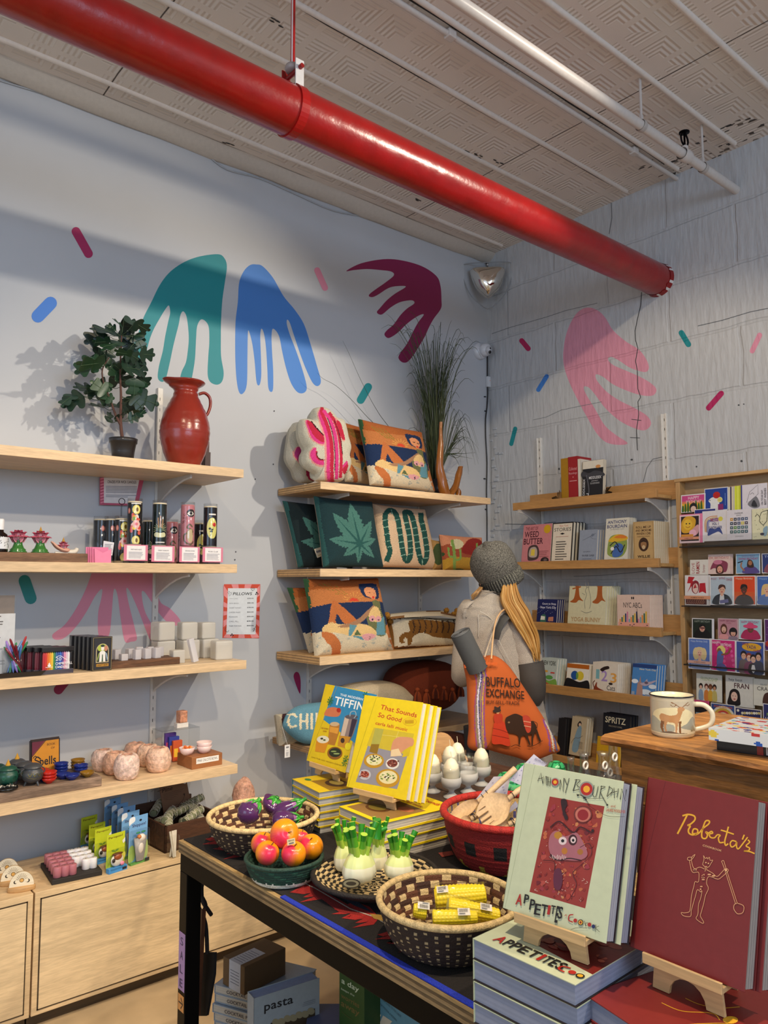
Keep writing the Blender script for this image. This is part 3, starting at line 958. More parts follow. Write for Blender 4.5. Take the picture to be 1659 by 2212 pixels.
def fig_leaf(mb,c,size,ang,face,depthoff):
 lob=[(0,0),(.02,-.14),(.16,-.46),(.30,-.54),(.42,-.44),(.44,-.24),(.56,-.30),(.78,-.44),(.90,-.36),(.86,-.22),(.78,-.12),(1.0,-.12),(1.08,0)]
 lob=lob+[(p[0],-p[1])for p in lob[-2:0:-1]]
 lob=smooth_pts(lob,2)
 tilt=math.radians(random.uniform(48,70)if not face else random.uniform(0,30))
 R=Matrix.Translation(c+Vector((0,depthoff,0)))@Matrix.Rotation(math.radians(ang),4,'Y').inverted()@Matrix.Rotation(tilt*random.choice((-1,1,1)),4,'X')@Matrix.Rotation(math.radians(random.uniform(-20,20)),4,'Z')
 col=random.choice(['#1c3326','#22402c','#183025','#2b4a30','#20382a'])
 vs=[(p[0]*size-size*.5,-size*.16*(abs(p[1])**1.5)+.12*size*p[0]**2,p[1]*size)for p in lob]
 n=len(vs);h=n//2
 mid=[((vs[i][0]+vs[-i][0])/2,-.002+.12*size*lob[i][0]**2,0)for i in range(1,h)]
 allv=vs+mid
 fs=[(0,1,n),(0,n,n-1),(h,n+h-2,h-1),(h,h+1,n+h-2)]
 for i in range(1,h-1):
  fs+=[(i,i+1,n+i,n+i-1),(n-i,n+i-1,n+i,n-i-1)]
 mb.add(allv,fs,col,True,R)
 mb.tube([R@Vector((-size*.5,-.001,0)),R@Vector((size*.45,-.001,0))],.0007,'#4c6a45',4)
 return R@Vector((-size*.5,0,0))
leaves+=[(x+random.uniform(-38,38),y+random.uniform(-40,40),sz*.85,an+random.uniform(-40,40),1-fc)for(x,y,sz,an,fc)in leaves[:30]]
mb=MB();mt=MB()
stemline=smooth3(stem,6)+smooth3(b2,5)
for(lx,ly,sz,an,fc)in leaves:
 if ly>790:continue
 c=pz(lx,ly);do=random.uniform(-.08,.09)
 base=fig_leaf(mb,c,sz/2.9625*depth(pp)/FPX*1.75,an,fc,do)
 near=min(stemline,key=lambda q:(q-base).length+.6*max(0,q.z-base.z+.01))
 mid=(near+base)/2+Vector((0,0,-.008))
 mt.tube(smooth3([near,mid,base],3),.0013,'#3f5238',5)
mt.obj('leaf_stalks',g,'matte',.7)
mb.obj('foliage',g,'paint',.35)
# red jug
jp=ony(398,1004,3.08);jp.z=L1
g=thing('jug','glossy red-brown earthenware jug with one handle on the top shelf','jug',jp)
mb=MB()
prof=[(0,0),(.062,0),(.068,.012),(.088,.06),(.103,.115),(.107,.155),(.104,.19),(.090,.24),(.068,.285),(.053,.315),(.050,.335),(.055,.352),(.075,.366),(.083,.374),(.080,.378),(.068,.372),(.048,.352),(.042,.33),(.046,.30),(.06,.27)]
pr2=[]
for i in range(len(prof)-1):
 for j in range(4):
  u=j/4
  r=prof[i][0]*(1-u)+prof[i+1][0]*u;z=prof[i][1]*(1-u)+prof[i+1][1]*u
  pr2.append((r+(.0009*math.sin(z*260)if i>1 else 0),z))
rows=[]
for r,z in pr2:
 row=[]
 for j in range(48):
  a=2*math.pi*j/48
  d=math.cos(a-math.pi*.97)
  rr=r+(.020*max(0,d)**10 if z>.345 else 0)
  row.append((rr*math.cos(a),rr*math.sin(a),z+(.006*max(0,d)**8 if z>.345 else 0)))
 rows.append(row)
mb.grid(rows,'#8c2a1c',closeu=True)
mb.obj('vessel',g,'pipe',.25)
mb=MB()
ha=[(.058,-.01,.33),(.082,-.015,.338),(.104,-.02,.32),(.108,-.02,.285),(.098,-.018,.25),(.088,-.015,.235)]
mb.tube(smooth3(ha,5),.0095,'#8c2a1c',10,flat=.7)
mb.obj('handle',g,'pipe',.25)
mb=MB()
q=ony(447,963,3.2)
mb.box(q.x-.01,q.y,q.z-.03,q.x+.012,q.y+.004,q.z+.02,'#4a2320')
mb.box(q.x-.012,q.y-.01,L1,q.x+.014,q.y+.03,q.z-.03,'#3d2420')
T(mb.obj('card_holder',kind='wood_z'),'little dark wooden block peeping out behind the red jug','block')
# wall sign behind the candles
zz=zm(0,640,2.9625)
m=wmap(3.33,zz)
tl,br=m(640,1150),m(880,1335)
g=thing('candle_sign','pink bordered sheet of small print hanging below the top shelf','sign')
mb=MB()
q=[m(640,1160),m(640,1335),m(882,1340),m(922,1165)]
mb.add([p for p in q]+[p+Vector((0,.004,0))for p in q],[(0,1,2,3),(7,6,5,4),(0,4,5,1),(1,5,6,2),(2,6,7,3),(3,7,4,0)],'#c0506e')
mb.obj('board',g,'paper',.5)
mb=MB()
sh=[('P',[(665,1160),(665,1322),(860,1328),(893,1168)],'#e6e2e2'),('T','CRAZIES FOR WICK CANDLES',(688,1196),(872,1199),(688,1178),'#2c2a30',1)]
for i in range(8):
 y=1214+i*9.4
 if i not in(5,):sh.append(('P',[(676,y),(878-(60 if i==7 else 0),y+3),(876-(60 if i==7 else 0),y+7),(676,y+4)],'#8d8d98'))
for i in range(9):
 sh.append(('P',[(642,1165+i*19),(664,1160+i*19),(664,1168+i*19),(642,1174+i*19)],'#e58aa0'))
art(mb,m,sh)
mb.obj('printed_sheet',g,'paper',.6)
# second shelf
def onshelf(px,y,z):
 lo,hi=0,2212
 p=ony(px,1200,y)
 return Vector((p.x,y,z))
g=thing('wood_riser','long rustic wooden block under the lotus holders on the second shelf','block',(0,0,0))
mb=MB()
xr=ony(190,1205,3.0).x
mb.box(.05,3.0,L2,xr,3.2,L2+.035,'#7a5a42',.003)
mb.obj('block',g,'wood_rustic_x',.7)
ZR=L2+.035
def lotus(par,c,s,cup='#d8607e'):
 for(rad,zz0,n,ln,tilt,off)in((.012,.0,7,.030,50,0),(.009,.008,7,.030,28,.4),(.004,.012,6,.028,10,.2)):
  mb=MB()
  for k in range(n):
   a=2*math.pi*k/n+off
   M=Matrix.Translation(Vector(c))@Matrix.Scale(s,4)@Matrix.Rotation(a,4,'Z')@Matrix.Translation((rad,0,zz0))@Matrix.Rotation(math.radians(tilt),4,'Y')
   rows=[]
   for i in range(7):
    u=i/6
    w=.0175*math.sin(math.pi*min(1,u*.85+.12))**.8*(1 if u<.9 else .55)
    rows.append([(-.010*math.sin(math.pi*u)+.006*abs(v)**2,v*w,ln*u)for v in(-1,-.5,0,.5,1)])
   mb.grid(rows,lambda i,j:('#f1d7d8' if i<4 else '#d8607e')if j in(1,2)else('#e08a9a' if i<4 else cup),M=M)
  mb.obj('petal_ring',par,'plastic',.35)
for(px,lab)in((38,'pink lotus on a green pedestal, no cone in it, on the second shelf'),(86,'pink lotus on a green pedestal with a tan incense cone, on the second shelf')):
 p=onshelf(px,3.06,ZR)
 g=thing('lotus_holder',lab,'incense holder',p,group=None)
 mb=MB()
 mb.lathe([(0,0),(.031,0),(.032,.004),(.027,.008),(.028,.012),(.021,.018),(.016,.030),(.014,.040),(.019,.046),(0,.046)],'#3c7a35',24)
 mb.obj('pedestal',g,'plastic',.2)
 lotus(g,(0,0,.042),1.08)
 if px>50:
  mb=MB();mb.lathe([(.008,0),(.0,.024)],'#b98a35',12,cz=.078)
  mb.obj('incense_cone',g,'matte',.8)
p=onshelf(136,3.06,ZR)
g=thing('hand_holder','small open hand holding a pink lotus with an incense cone, on the second shelf','incense holder',p)
mb=MB()
for k,(yy,dz,ln)in enumerate(((-.012,0,.05),(-.004,.003,.056),(.004,.003,.054),(.011,.001,.045))):
 mb.tube(smooth3([(.012,yy*.8,.012),(-.008,yy,.016),(-.026,yy,.026+dz),(-.012-ln*.6,yy*.9,.042+dz)],3),[.006,.006,.0055,.0055,.005,.005,.0048,.0045,.0042,.003],'#dca58c',8)
mb.tube(smooth3([(.012,.012,.014),(.0,.018,.022),(-.008,.018,.034)],3),.005,'#dca58c',8)
mb.ell((.008,0,.013),(.019,.015,.010),'#dca58c',14)
mb.obj('hand',g,'plastic',.5)
mb=MB()
mb.tube(smooth3([(.014,0,.010),(.028,0,.006),(.045,0,.010),(.052,0,.022)],3),[.008,.010,.012,.013,.013,.013,.012,.011,.010,.009],'#e4dccb',12,flat=.8)
mb.tube([(-.03,0,.003),(.04,0,.003)],[.004,.008],'#e4dccb',8)
mb.obj('cuff',g,'plastic',.5)
lotus(g,(.0,0,.022),.62)
mb=MB();mb.lathe([(.006,0),(0,.018)],'#b98a35',12,cz=.046);mb.obj('incense_cone',g,'matte',.8)
p=onshelf(-2,3.05,ZR)
g=thing('bottle','dark bottle with white cap and speckled label at the left edge of the second shelf','bottle',p)
mb=MB();mb.lathe([(0,0),(.027,0),(.028,.004),(.028,.055),(.024,.066),(.013,.074),(.012,.084),(0,.084)],'#160c0c',24);mb.obj('glass_body',g,'plastic',.1)
mb=MB();mb.lathe([(.0284,.012),(.0284,.055)],'#e3e6ea',24);mb.lathe([(.013,.082),(.013,.118),(.011,.122),(0,.122)],'#e8eaec',20)
sh=[('L',[(random.uniform(5,95),random.uniform(5,150)),(random.uniform(5,95),random.uniform(5,150))],2,'#111111')for _ in range(0)]
for k in range(22):
 a=random.uniform(-2.8,.2);z=random.uniform(.016,.052)
 mb.tube([(.0287*math.cos(a),.0287*math.sin(a),z),(.0287*math.cos(a+.1),.0287*math.sin(a+.1),z+.005)],.0009,'#16161c',4)
mb.obj('label_and_cap',g,'plastic',.4)
# pink envelopes with a till slip
p=onshelf(222,3.02,L2)
g=thing('envelope_stack','fan of bright pink envelopes beside the candle cards on the second shelf','envelopes',p)
for k in range(5):
 mb=MB()
 mb.prism([(-.030-k*.006,0),(.033-k*.006,0),(.033-k*.006,.056),(.0-k*.006,.040),(-.033-k*.006,.058)]if k==0 else[(-.032-k*.006,0),(.030-k*.006,0),(.030-k*.006,.062),(-.034-k*.006,.062)],k*.006,k*.006+.002,'#e27ba2' if k%2 else '#ee88ac')
 mb.obj('envelope',g,'paper',.6)
mb=MB()
p=onshelf(234,3.07,L2+.036)
mb.prism([(-.024,0),(.016,-.004),(.022,.048),(-.020,.054)],0,.001,'#dfdfe4')
art(mb,upmap(.04,-.018,.0),bars(5,8,88,110,10,'#8b8b95',.4,.3,4))
T(mb.obj('paper_slip',kind='paper',loc=p),'folded white slip of small print standing in front of the pink envelopes','paper')
# tall glass candles
def art_cyl(mb,r,zc,shapes,ang0=-math.pi/2):
 for i,sh in enumerate(shapes):
  v,f,c=shape_geo(sh)
  rr=r+.00012*(i+1)
  mb.add([(rr*math.cos(ang0+p[0]/r),rr*math.sin(ang0+p[0]/r),zc+p[1])for p in v],f,c)
def flower(rs,x,y,r,c,c2=None,n=6):
 sh=[('E',x+r*.6*math.cos(k*6.28/n),y+r*.6*math.sin(k*6.28/n),r*.5,r*.5,c)for k in range(n)]
 return sh+[('E',x,y,r*.4,r*.4,c2 or c)]
def cst(kind):
 if kind=='papaya':
  sh=[('R',-.018,.178,.026,.183,'#efeae0')]
  for y in(.155,.028):
   sh+=[('E',.004,y,.017,.019,'#f1de6a'),('E',.004,y,.013,.015,'#f6ec9a'),('E',.007,y,.005,.009,'#7a5a20')]
  rnd=random.Random(5)
  cols=['#e8882d','#f2d23c','#e4614a','#f3b8a8','#8fae4a','#f0a03a','#dd4b3a','#f4d9c4']
  for k in range(20):
   sh+=[('E',rnd.uniform(-.016,.020),rnd.uniform(.052,.132),rnd.uniform(.005,.011),rnd.uniform(.005,.011),rnd.choice(cols))]
  sh+=flower(None,.004,.095,.016,'#f3c4bb','#e46a70')
  sh+=[('E',-.029,.150,.007,.012,'#c9705f'),('E',-.029,.150,.004,.008,'#e9a08f')]
  return '#141317',sh
 if kind=='cactus':
  sh=[('R',-.020,.020,.022,.026,'#efeae0')]
  sh+=[('E',-.015+k*.010,.052-abs(k-1.5)*-.002,.012,.010,'#e2dfb2')for k in range(4)]
  for k in range(13):
   a=math.radians(200-k*18)
   sh.append(('L',[(0,.078),(.030*math.cos(a),.078+.028*math.sin(a))],.0022,'#7f9a72' if k%2 else '#b7b98a'))
  sh+=[('L',[(-.006,.08),(-.010,.125)],.005,'#a9805a'),('L',[(.002,.08),(.0,.132)],.005,'#c08c68'),('L',[(.009,.08),(.011,.122)],.005,'#a9805a'),('E',0,.076,.012,.010,'#55684f')]
  return '#15211f',sh
 if kind=='pink':
  sh=[]
  sh+=[('E',.010,.153,.020,.017,'#2c2426'),('P',[(-.008,.150),(.002,.160),(.016,.160),(.026,.150),(.014,.143),(.002,.143)],'#e9e4da'),('E',.010,.152,.0065,.007,'#3b3b40'),('E',.010,.152,.003,.003,'#0c0c0c')]
  for(x,y)in((-.020,.145),(-.024,.132),(-.012,.130),(-.020,.118),(-.027,.112)):
   sh+=[('E',x,y,.0045,.0045,'#6d2a33'),('E',x,y,.0026,.0026,'#cd8f93')]
  sh+=[('C',[(.016,.095),(.004,.104),(-.006,.090),(.012,.082),(.018,.070),(-.018,.060),(-.016,.030),(.010,.018),(.024,.030)],.007,'#6a5a3e')]
  sh+=[('E',.008,.055,.014,.030,'#cdb98f'),('C',[(-.008,.040),(-.008,.070),(.014,.085),(.020,.060)],.003,'#8a7a55')]
  return '#c77f88',sh
 sh=[('R',-.012,.150,.022,.156,'#efeae0'),('E',.004,.092,.025,.046,'#e2dc7e'),('E',.014,.108,.009,.009,'#c42a22'),('E',.010,.112,.004,.004,'#e2564a'),('L',[(.012,.100),(.002,.070),(-.006,.058)],.0015,'#2b3a2a'),('E',.004,.086,.006,.004,'#20302a'),('E',-.006,.090,.006,.005,'#20302a'),('E',.0,.078,.007,.004,'#20302a')]
 return '#15141a',sh
def candle_proto(kind,lab,loc,rot=0,group=None):
 base,sh=cst(kind)
 g=thing('jar_candle',lab,'candle',loc,rot,group)
 R=.0300
 mb=MB()
 mb.lathe([(0,.002),(R-.002,.002),(R-.002,.190),(0,.190)],'#e4d9bf' if kind!='pink' else '#c9868c',28)
 mb.obj('wax',g,'wax',.5)
 mb=MB()
 n,m=150,104
 A_,Z_=np.meshgrid((np.arange(n)+.5)/n*2*math.pi,.014+(np.arange(m)+.5)/m*.17)
 X_=((A_+math.pi/2+math.pi)%(2*math.pi)-math.pi)*R
 cc=np.full(X_.shape,base,dtype=object)
 for q in sh:cc[inside(q,X_,Z_)]=shape_geo(q)[2]
 mb.lathe([(R-.0006,.014+.17*i/m)for i in range(m+1)],lambda i,j:cc[i,j],n)
 mb.obj('label_wrap',g,'plastic',.25)
 mb=MB()
 mb.lathe([(0,0),(R,0),(R+.0008,.004),(R+.0008,.200),(R-.0014,.202),(R-.0016,.190)],'#ffffff',28)
 mb.obj('glass',g,'clear',.05)
 return g
RISE=.068
protos={}
for kind,px,lab in(('papaya',289,'tall black jar candle with halved papayas and flowers, raised in front'),('cactus',343,'tall dark green jar candle with a pale spiky plant, raised in front'),('pink',404,'tall pink jar candle with an eye and a snake, raised in front'),('rose',453,'tall black jar candle with a red rose in a yellow oval, raised in front')):
 p=onshelf(px,3.10,L2+RISE)
 protos[kind]=candle_proto(kind,lab,p,-.3)
 g=thing('acrylic_riser','clear acrylic block under the '+{'papaya':'papaya','cactus':'spiky plant','pink':'pink snake','rose':'rose'}[kind]+' candle on the second shelf','riser',(p.x,p.y,L2))
 mb=MB()
 w=.04
 mb.box(-w,-w,RISE-.004,w,w,RISE-.0005,'#ffffff')
 mb.box(-w,-w,0,-w+.003,w,RISE-.004,'#ffffff');mb.box(w-.003,-w,0,w,w,RISE-.004,'#ffffff')
 mb.obj('bent_sheet',g,'clear',.05)
 mb=MB();mb.box(-.033,-.033,0,.033,.033,.012,'#43201c');mb.obj('dark_base',g,'plastic',.4)
back=[('papaya',216,3.25,'standing low at the far left of the back candles',.9),('papaya',240,3.22,'standing low, second of the back candles',.7),('papaya',262,3.17,'standing low in front of the wire loop, partly behind the slip',-.1),('cactus',302,3.27,'standing low behind the papaya candle',.2),('cactus',322,3.2,'standing low between the papaya and spiky plant candles',.3),('pink',369,3.22,'standing low behind and left of the raised pink one',-.3),('pink',384,3.29,'standing low close to the wall behind the raised pink one',.5),('rose',431,3.2,'standing low behind the raised rose candle',-.2)]
nm={'papaya':'black papaya jar candle ','cactus':'dark spiky plant jar candle ','pink':'pink snake jar candle ','rose':'black rose jar candle '}
for kind,px,y,lab,rz in back:
 dup(protos[kind],onshelf(px,y,L2),rz,nm[kind]+lab)
# cards in front of the candles
for k,(x0,x1,y0,y1)in enumerate(((380,610,862,1008),(642,862,872,1018),(905,1098,880,1022),(1124,1318,886,1022))):
 m=wmap(3.0,zm(180,980,4.366))
 a,b=m(x0,y1),m(x1,y0)
 w,h=b.x-a.x,b.z-a.z
 loc=Vector((a.x,3.0,a.z))
 g=thing('candle_card',['white text card with pink border under the papaya candle','white text card with pink border under the spiky plant candle','white text card with pink border under the pink snake candle','white text card with pink border under the rose candle'][k],'sign',loc)
 mb=MB();mb.box(0,0,0,w,.0015,h,'#d97f98')
 sh=[('R',12,4,90,100*h/w-4,'#eceaea'),t(['SWEET PAPAYA NIGHTS','DESERT SHADOW','SNAKE EYES','ROSE CLUB'][k],28,100*h/w-22,74,100*h/w-17,'#3a3a44',1)]
 sh+=bars(20,10,84,100*h/w-26,6,'#a0a0aa',.4,.25,k)
 art(mb,upmap(w),sh)
 mb.obj('card',g,'paper',.5)
 mb=MB();mb.box(.01,.002,-(a.z-L2),w-.01,.0035,h,'#ffffff');mb.box(.01,.002,-(a.z-L2),w-.01,.04,-(a.z-L2)+.003,'#ffffff')
 mb.obj('acrylic_stand',g,'clear',.05)
# wire loop
p=onshelf(260,3.18,L2)
mb=MB()
zt=ony(260,1083,3.18).z-L2
mb.tube([(0,0,.2),(0,0,zt-.012)],.0012,'#3a3a40',6)
mb.tube([(.013*math.cos(a*.4),0,zt+.013*math.sin(a*.4))for a in range(17)],.0016,'#2b2b30',6)
mb.tube([(-.004,0,.2),(-.004,0,zt-.02)],.0008,'#6a6a70',5)
T(mb.obj('wire_loop',kind='metal',rough=.35,loc=p),'thin black wire loop standing up out of a low candle before the pink sign','wire clip')
# third shelf
def zL3(x,y,yy):return wmap(yy,zm(0,1340,5.266))(x,y)
# tray and pens
g=thing('tray','shallow black tray under the cup of pens on the third shelf','tray',(0,0,0))
mb=MB()
xt=ony(93,1455,3.0).x
mb.box(.05,2.985,L3,xt-.01,3.2,L3+.004,'#1d1b1d',.001)
mb.add([(.05,2.985,L3+.002),(xt-.01,2.985,L3+.002),(xt+.004,2.975,L3+.018),(.05,2.975,L3+.018)],[(0,1,2,3)],'#242225')
mb.add([(xt-.01,2.985,L3+.002),(xt-.01,3.2,L3+.002),(xt+.006,3.21,L3+.018),(xt+.004,2.975,L3+.018)],[(0,1,2,3)],'#39363a')
mb.obj('tray_pan',g,'plastic',.25)
p=onshelf(42,3.08,L3+.005)
g=thing('pen_cup','clear plastic cup holding coloured pens on the third shelf','cup',p)
mb=MB();mb.lathe([(0,0),(.042,0),(.043,.003),(.046,.085),(.0445,.085),(.0415,.003),(0,.003)],'#ffffff',28);mb.obj('cup',g,'clear',.05)
pens=['#8e6cc0','#6f9ed8','#3f9c62','#5c77c9','#a886d8','#2f8a4e','#8c2430','#8c2430','#7d1f2b','#5a8fd0','#c43a3a','#3d8f55']
random.seed(3)
for k,c in enumerate(pens):
 a=2*math.pi*k/len(pens)+.3
 b=Vector((.026*math.cos(a+2.4),.026*math.sin(a+2.4),.004));tt=Vector((.040*math.cos(a),.030*math.sin(a),.115+random.uniform(-.02,.02)))
 d=(tt-b).normalized()
 mb=MB();mb.tube([b,b+d*.012,tt-d*.03,tt-d*.006,tt],[.001,.0045,.0048,.004,.0015],c,8)
 o=mb.obj('pen',kind='plastic',rough=.2,loc=p)
 nc={'#8e6cc0':'violet','#6f9ed8':'pale blue','#3f9c62':'green','#5c77c9':'blue','#a886d8':'lilac','#2f8a4e':'dark green','#8c2430':'dark red','#7d1f2b':'wine red','#5a8fd0':'sky blue','#c43a3a':'red','#3d8f55':'mid green'}[c]
 T(o,nc+' pen in the clear cup'+(' leaning to the right' if k in(7,3)else ', near its middle' if k in(6,9)else ''),'pen','pens in the clear cup')
# clear-plastic sign and white box at the edge
p=onshelf(8,3.1,L3+.004)
g=thing('print_sign','printed sheets in a clear stand at the left end of the third shelf','sign',p)
mb=MB()
m=wmap(3.1,zm(0,1220,2.86))
def loc3(x,y):return m(x,y)-p
a=loc3(88,300);b=loc3(88,188);xl=-.08
mb.box(xl,0,a.z,a.x,.002,b.z,'#8b7d74')
mb.box(xl,-.002,.0,a.x+.004,0,a.z,'#e4e4e6')
sh=bars(20,105,70,175,9,'#5d524c',.35,.5,3)+bars(10,10,80,90,9,'#a9a9ae',.3,.4,2)
art(mb,upmap((a.x-xl),xl,0,-.002),sh)
mb.obj('sheet',g,'paper',.6)
mb=MB();mb.box(xl,-.004,0,a.x+.006,-.003,b.z+.004,'#ffffff');mb.obj('acrylic_front',g,'clear',.05)
# packs of coloured spell candles
def pack(lab,loc,cols,front,group):
 g=thing('candle_pack',lab,'candle pack',loc,0,group)
 W_,H_=.115,.098
 mb=MB()
 mb.box(0,0,0,W_,.022,.016,'#4a4653',.001)
 mb.box(0,.019,0,W_,.022,H_,'#1a181c')
 mb.box(0,0,H_-.016,W_,.022,H_,'#17151a',.001)
 mb.obj('backing_card',g,'plastic',.3)
 mb=MB()
 n=len(cols)
 for i,c in enumerate(cols):
  x=.006+(W_-.012)*(i+.5)/n
  mb.tube([(x,.010,.014),(x,.010,.070),(x,.010,.077),(x,.010,.082)],[.0052,.0052,.004,.0008],c,8)
 mb.obj('candles',g,'wax',.4)
 if front:
  mb=MB()
  sh=[t('20',42,42,60,53,'#f2f2f2'),t('CHIME/SPELL',42,29,95,37,'#f2f2f2',1),t('CANDLES',42,18,78,26,'#f2f2f2',1),('C',[(44,54),(56,57),(70,48),(78,43)],1.6,'#f2f2f2'),('R',12,22,34,23.5,'#f2f2f2'),('P',[(22,27),(26,30),(24,38),(20,34)],'#f2f2f2'),('E',23,28,5,4,'#f2f2f2')]
  art(mb,upmap(W_,0,0,-.0015),sh)
  mb.obj('printed_front',g,'paper',.4)
 mb=MB();mb.box(0,-.001,0,W_,.021,H_,'#ffffff');mb.obj('film',g,'clear',.05)
 return g
rb=['#c8242c','#d8342c','#ee7a1e','#f0a428','#f2cf3a','#3f8f52','#2f6ca8','#2450a8','#2b6fd0','#6a52a0','#e894b4','#e9c9d6','#f0eeee','#1c1c24']
m=wmap(3.0,zm(0,1340,5.266))
a=m(470,590)
packs=[]
for k in range(5):
 cols=rb if k==0 else['#7d1f30']*14
 lab='clear pack of rainbow spell candles, frontmost of the row on the third shelf' if k==0 else ORD[k]+' pack behind the rainbow candle pack, showing dark red candles'
 pack(lab,(a.x-k*.018,3.0+k*.030,L3),cols,k==0,'candle packs on the third shelf')
# black tarot boxes
a=m(1040,580)
for k in range(6):
 lab='black boxed card deck with an arched portrait, frontmost of its row' if k==0 else ORD[k]+' black card deck behind the arched portrait deck'
 g=thing('card_deck',lab,'card deck',(a.x-k*.006,2.995+k*.030,L3+.0005),0,'black card decks on the third shelf')
 mb=MB();mb.box(0,0,0,.076,.027,.128,'#1b1a1d',.0015);mb.obj('box',g,'plastic',.3)
 if k==0:
  mb=MB()
  G='#a89668'
  sh=[('L',[(4,4),(96,4),(96,164),(4,164)],2.2,G,1),('R',9,9,91,160,'#2c2b30')]
  ar=[(18,40),(18,100)]+[(50-32*math.cos(math.pi*i/12),100+34*math.sin(math.pi*i/12))for i in range(13)]+[(82,100),(82,40)]
  sh+=[('P',ar,'#c9b88a'),('P',[(50+(x-50)*.88,88+(y-88)*.93)for x,y in ar],'#17171a'),('E',50,112,20,20,'#a9b84a'),('E',50,110,9,11,'#efe6da'),('E',50,123,10,6,'#26332c'),('E',34,112,9,14,'#b2c24c'),('E',67,110,9,14,'#c8866a'),('P',[(34,44),(66,44),(64,92),(56,98),(44,98),(36,92)],'#eceae4'),('P',[(26,44),(36,92),(30,84),(24,60)],'#9fb356'),('P',[(74,44),(64,92),(72,84),(77,60)],'#9db4c8'),('P',[(46,44),(54,44),(52,80),(48,80)],'#4c6650'),('R',20,20,82,34,'#b8862c'),t('LIGHT SEER',24,23,78,31,'#2a2118',1)]
  art(mb,upmap(.076),sh)
  mb.obj('printed_front',g,'paper',.5)
# wood slab with small clear cubes
m2=wmap(3.02,zm(0,1220,2.86))
a,b=m2(683,650),m2(1112,620)
mb=MB();mb.box(a.x,3.02,L3,b.x,3.14,L3+.028,'#6b472c',.002)
T(mb.obj('wood_slab',kind='wood_rustic_x',rough=.6),'dark wooden slab under small clear crystal cubes on the third shelf','block')
zs=L3+.028
def rough_cube(mb,x,y,z,s,h,rz,c='#e6e2dc'):
 M=Matrix.Translation((x,y,z))@Matrix.Rotation(rz,4,'Z')
 mb.box(-s/2,-s/2,0,s/2,s/2,h,c,s*.09,M)
random.seed(5)
cubs=[(762,580,3.04,.028,.026),(845,580,3.045,.026,.040),(905,575,3.05,.028,.042),(965,572,3.05,.028,.042),(720,560,3.10,.026,.04),(800,560,3.10,.026,.04),(860,550,3.11,.028,.044),(925,550,3.11,.026,.042),(985,545,3.11,.026,.04),(700,545,3.12,.026,.04)]
for k,(x,y,yy,s,h)in enumerate(cubs):
 p=wmap(yy,zm(0,1220,2.86))(x,y)
 mb=MB();rough_cube(mb,0,0,0,s,h,random.uniform(-.3,.3),'#ece8ea')
 T(mb.obj('crystal_cube',kind='frost',rough=.25,loc=(p.x,yy,zs)),'small clear crystal cube on the dark slab, '+(ORD[k]+' from the left in the front row' if k<4 else ORD[(1,2,3,4,5,0)[k-4]]+' from the left in the back row'),'crystal','small crystal cubes on the slab')
# big selenite cubes
big=[(1003,600,3.22,.078,.080,0,'large cloudy crystal cube stacked up, left of three on top',.085),(1155,600,3.20,.072,.076,0,'large cloudy crystal cube stacked up, middle of three on top',.085),(1270,600,3.20,.066,.072,0,'large cloudy crystal cube stacked up, right of three on top',.085),(1010,600,3.22,.08,.084,1,'large cloudy crystal cube, lower left one behind the slab',0),(1160,600,3.20,.08,.084,1,'large cloudy crystal cube, lower middle one',0),(1280,600,3.20,.078,.084,1,'large cloudy crystal cube, lower right one below the stack',0),(1368,600,3.08,.078,.082,1,'large cloudy crystal cube standing alone at the right end of the third shelf',0),(1095,600,3.06,.052,.055,1,'medium cloudy crystal cube just right of the dark slab',0)]
for(x,y,yy,s,h,low,lab,dz)in big:
 p=ony(x/2.86,1400,yy)
 g=thing('crystal_block',lab,'crystal',(p.x,yy,L3+dz),random.uniform(-.15,.15))
 mb=MB();rough_cube(mb,0,0,0,s,h,0,'#f0ece2')
 mb.obj('block',g,'frost',.4)
 mb=MB();rough_cube(mb,0,0,h*.25,s*.7,h*.5,.2,'#f2eee6');mb.obj('cloudy_core',g,'frost',.6)
p=ony(1215/2.86,1400,3.03)
mb=MB()
mb.box(-.012,-.012,0,.012,.012,.10,'#f0eef0',.002,Matrix.Rotation(-.25,4,'Y'))
T(mb.obj('crystal_stick',kind='frost',rough=.3,loc=(p.x-.006,3.03,L3+.004)),'thin white crystal stick leaning between the cloudy cubes','crystal')
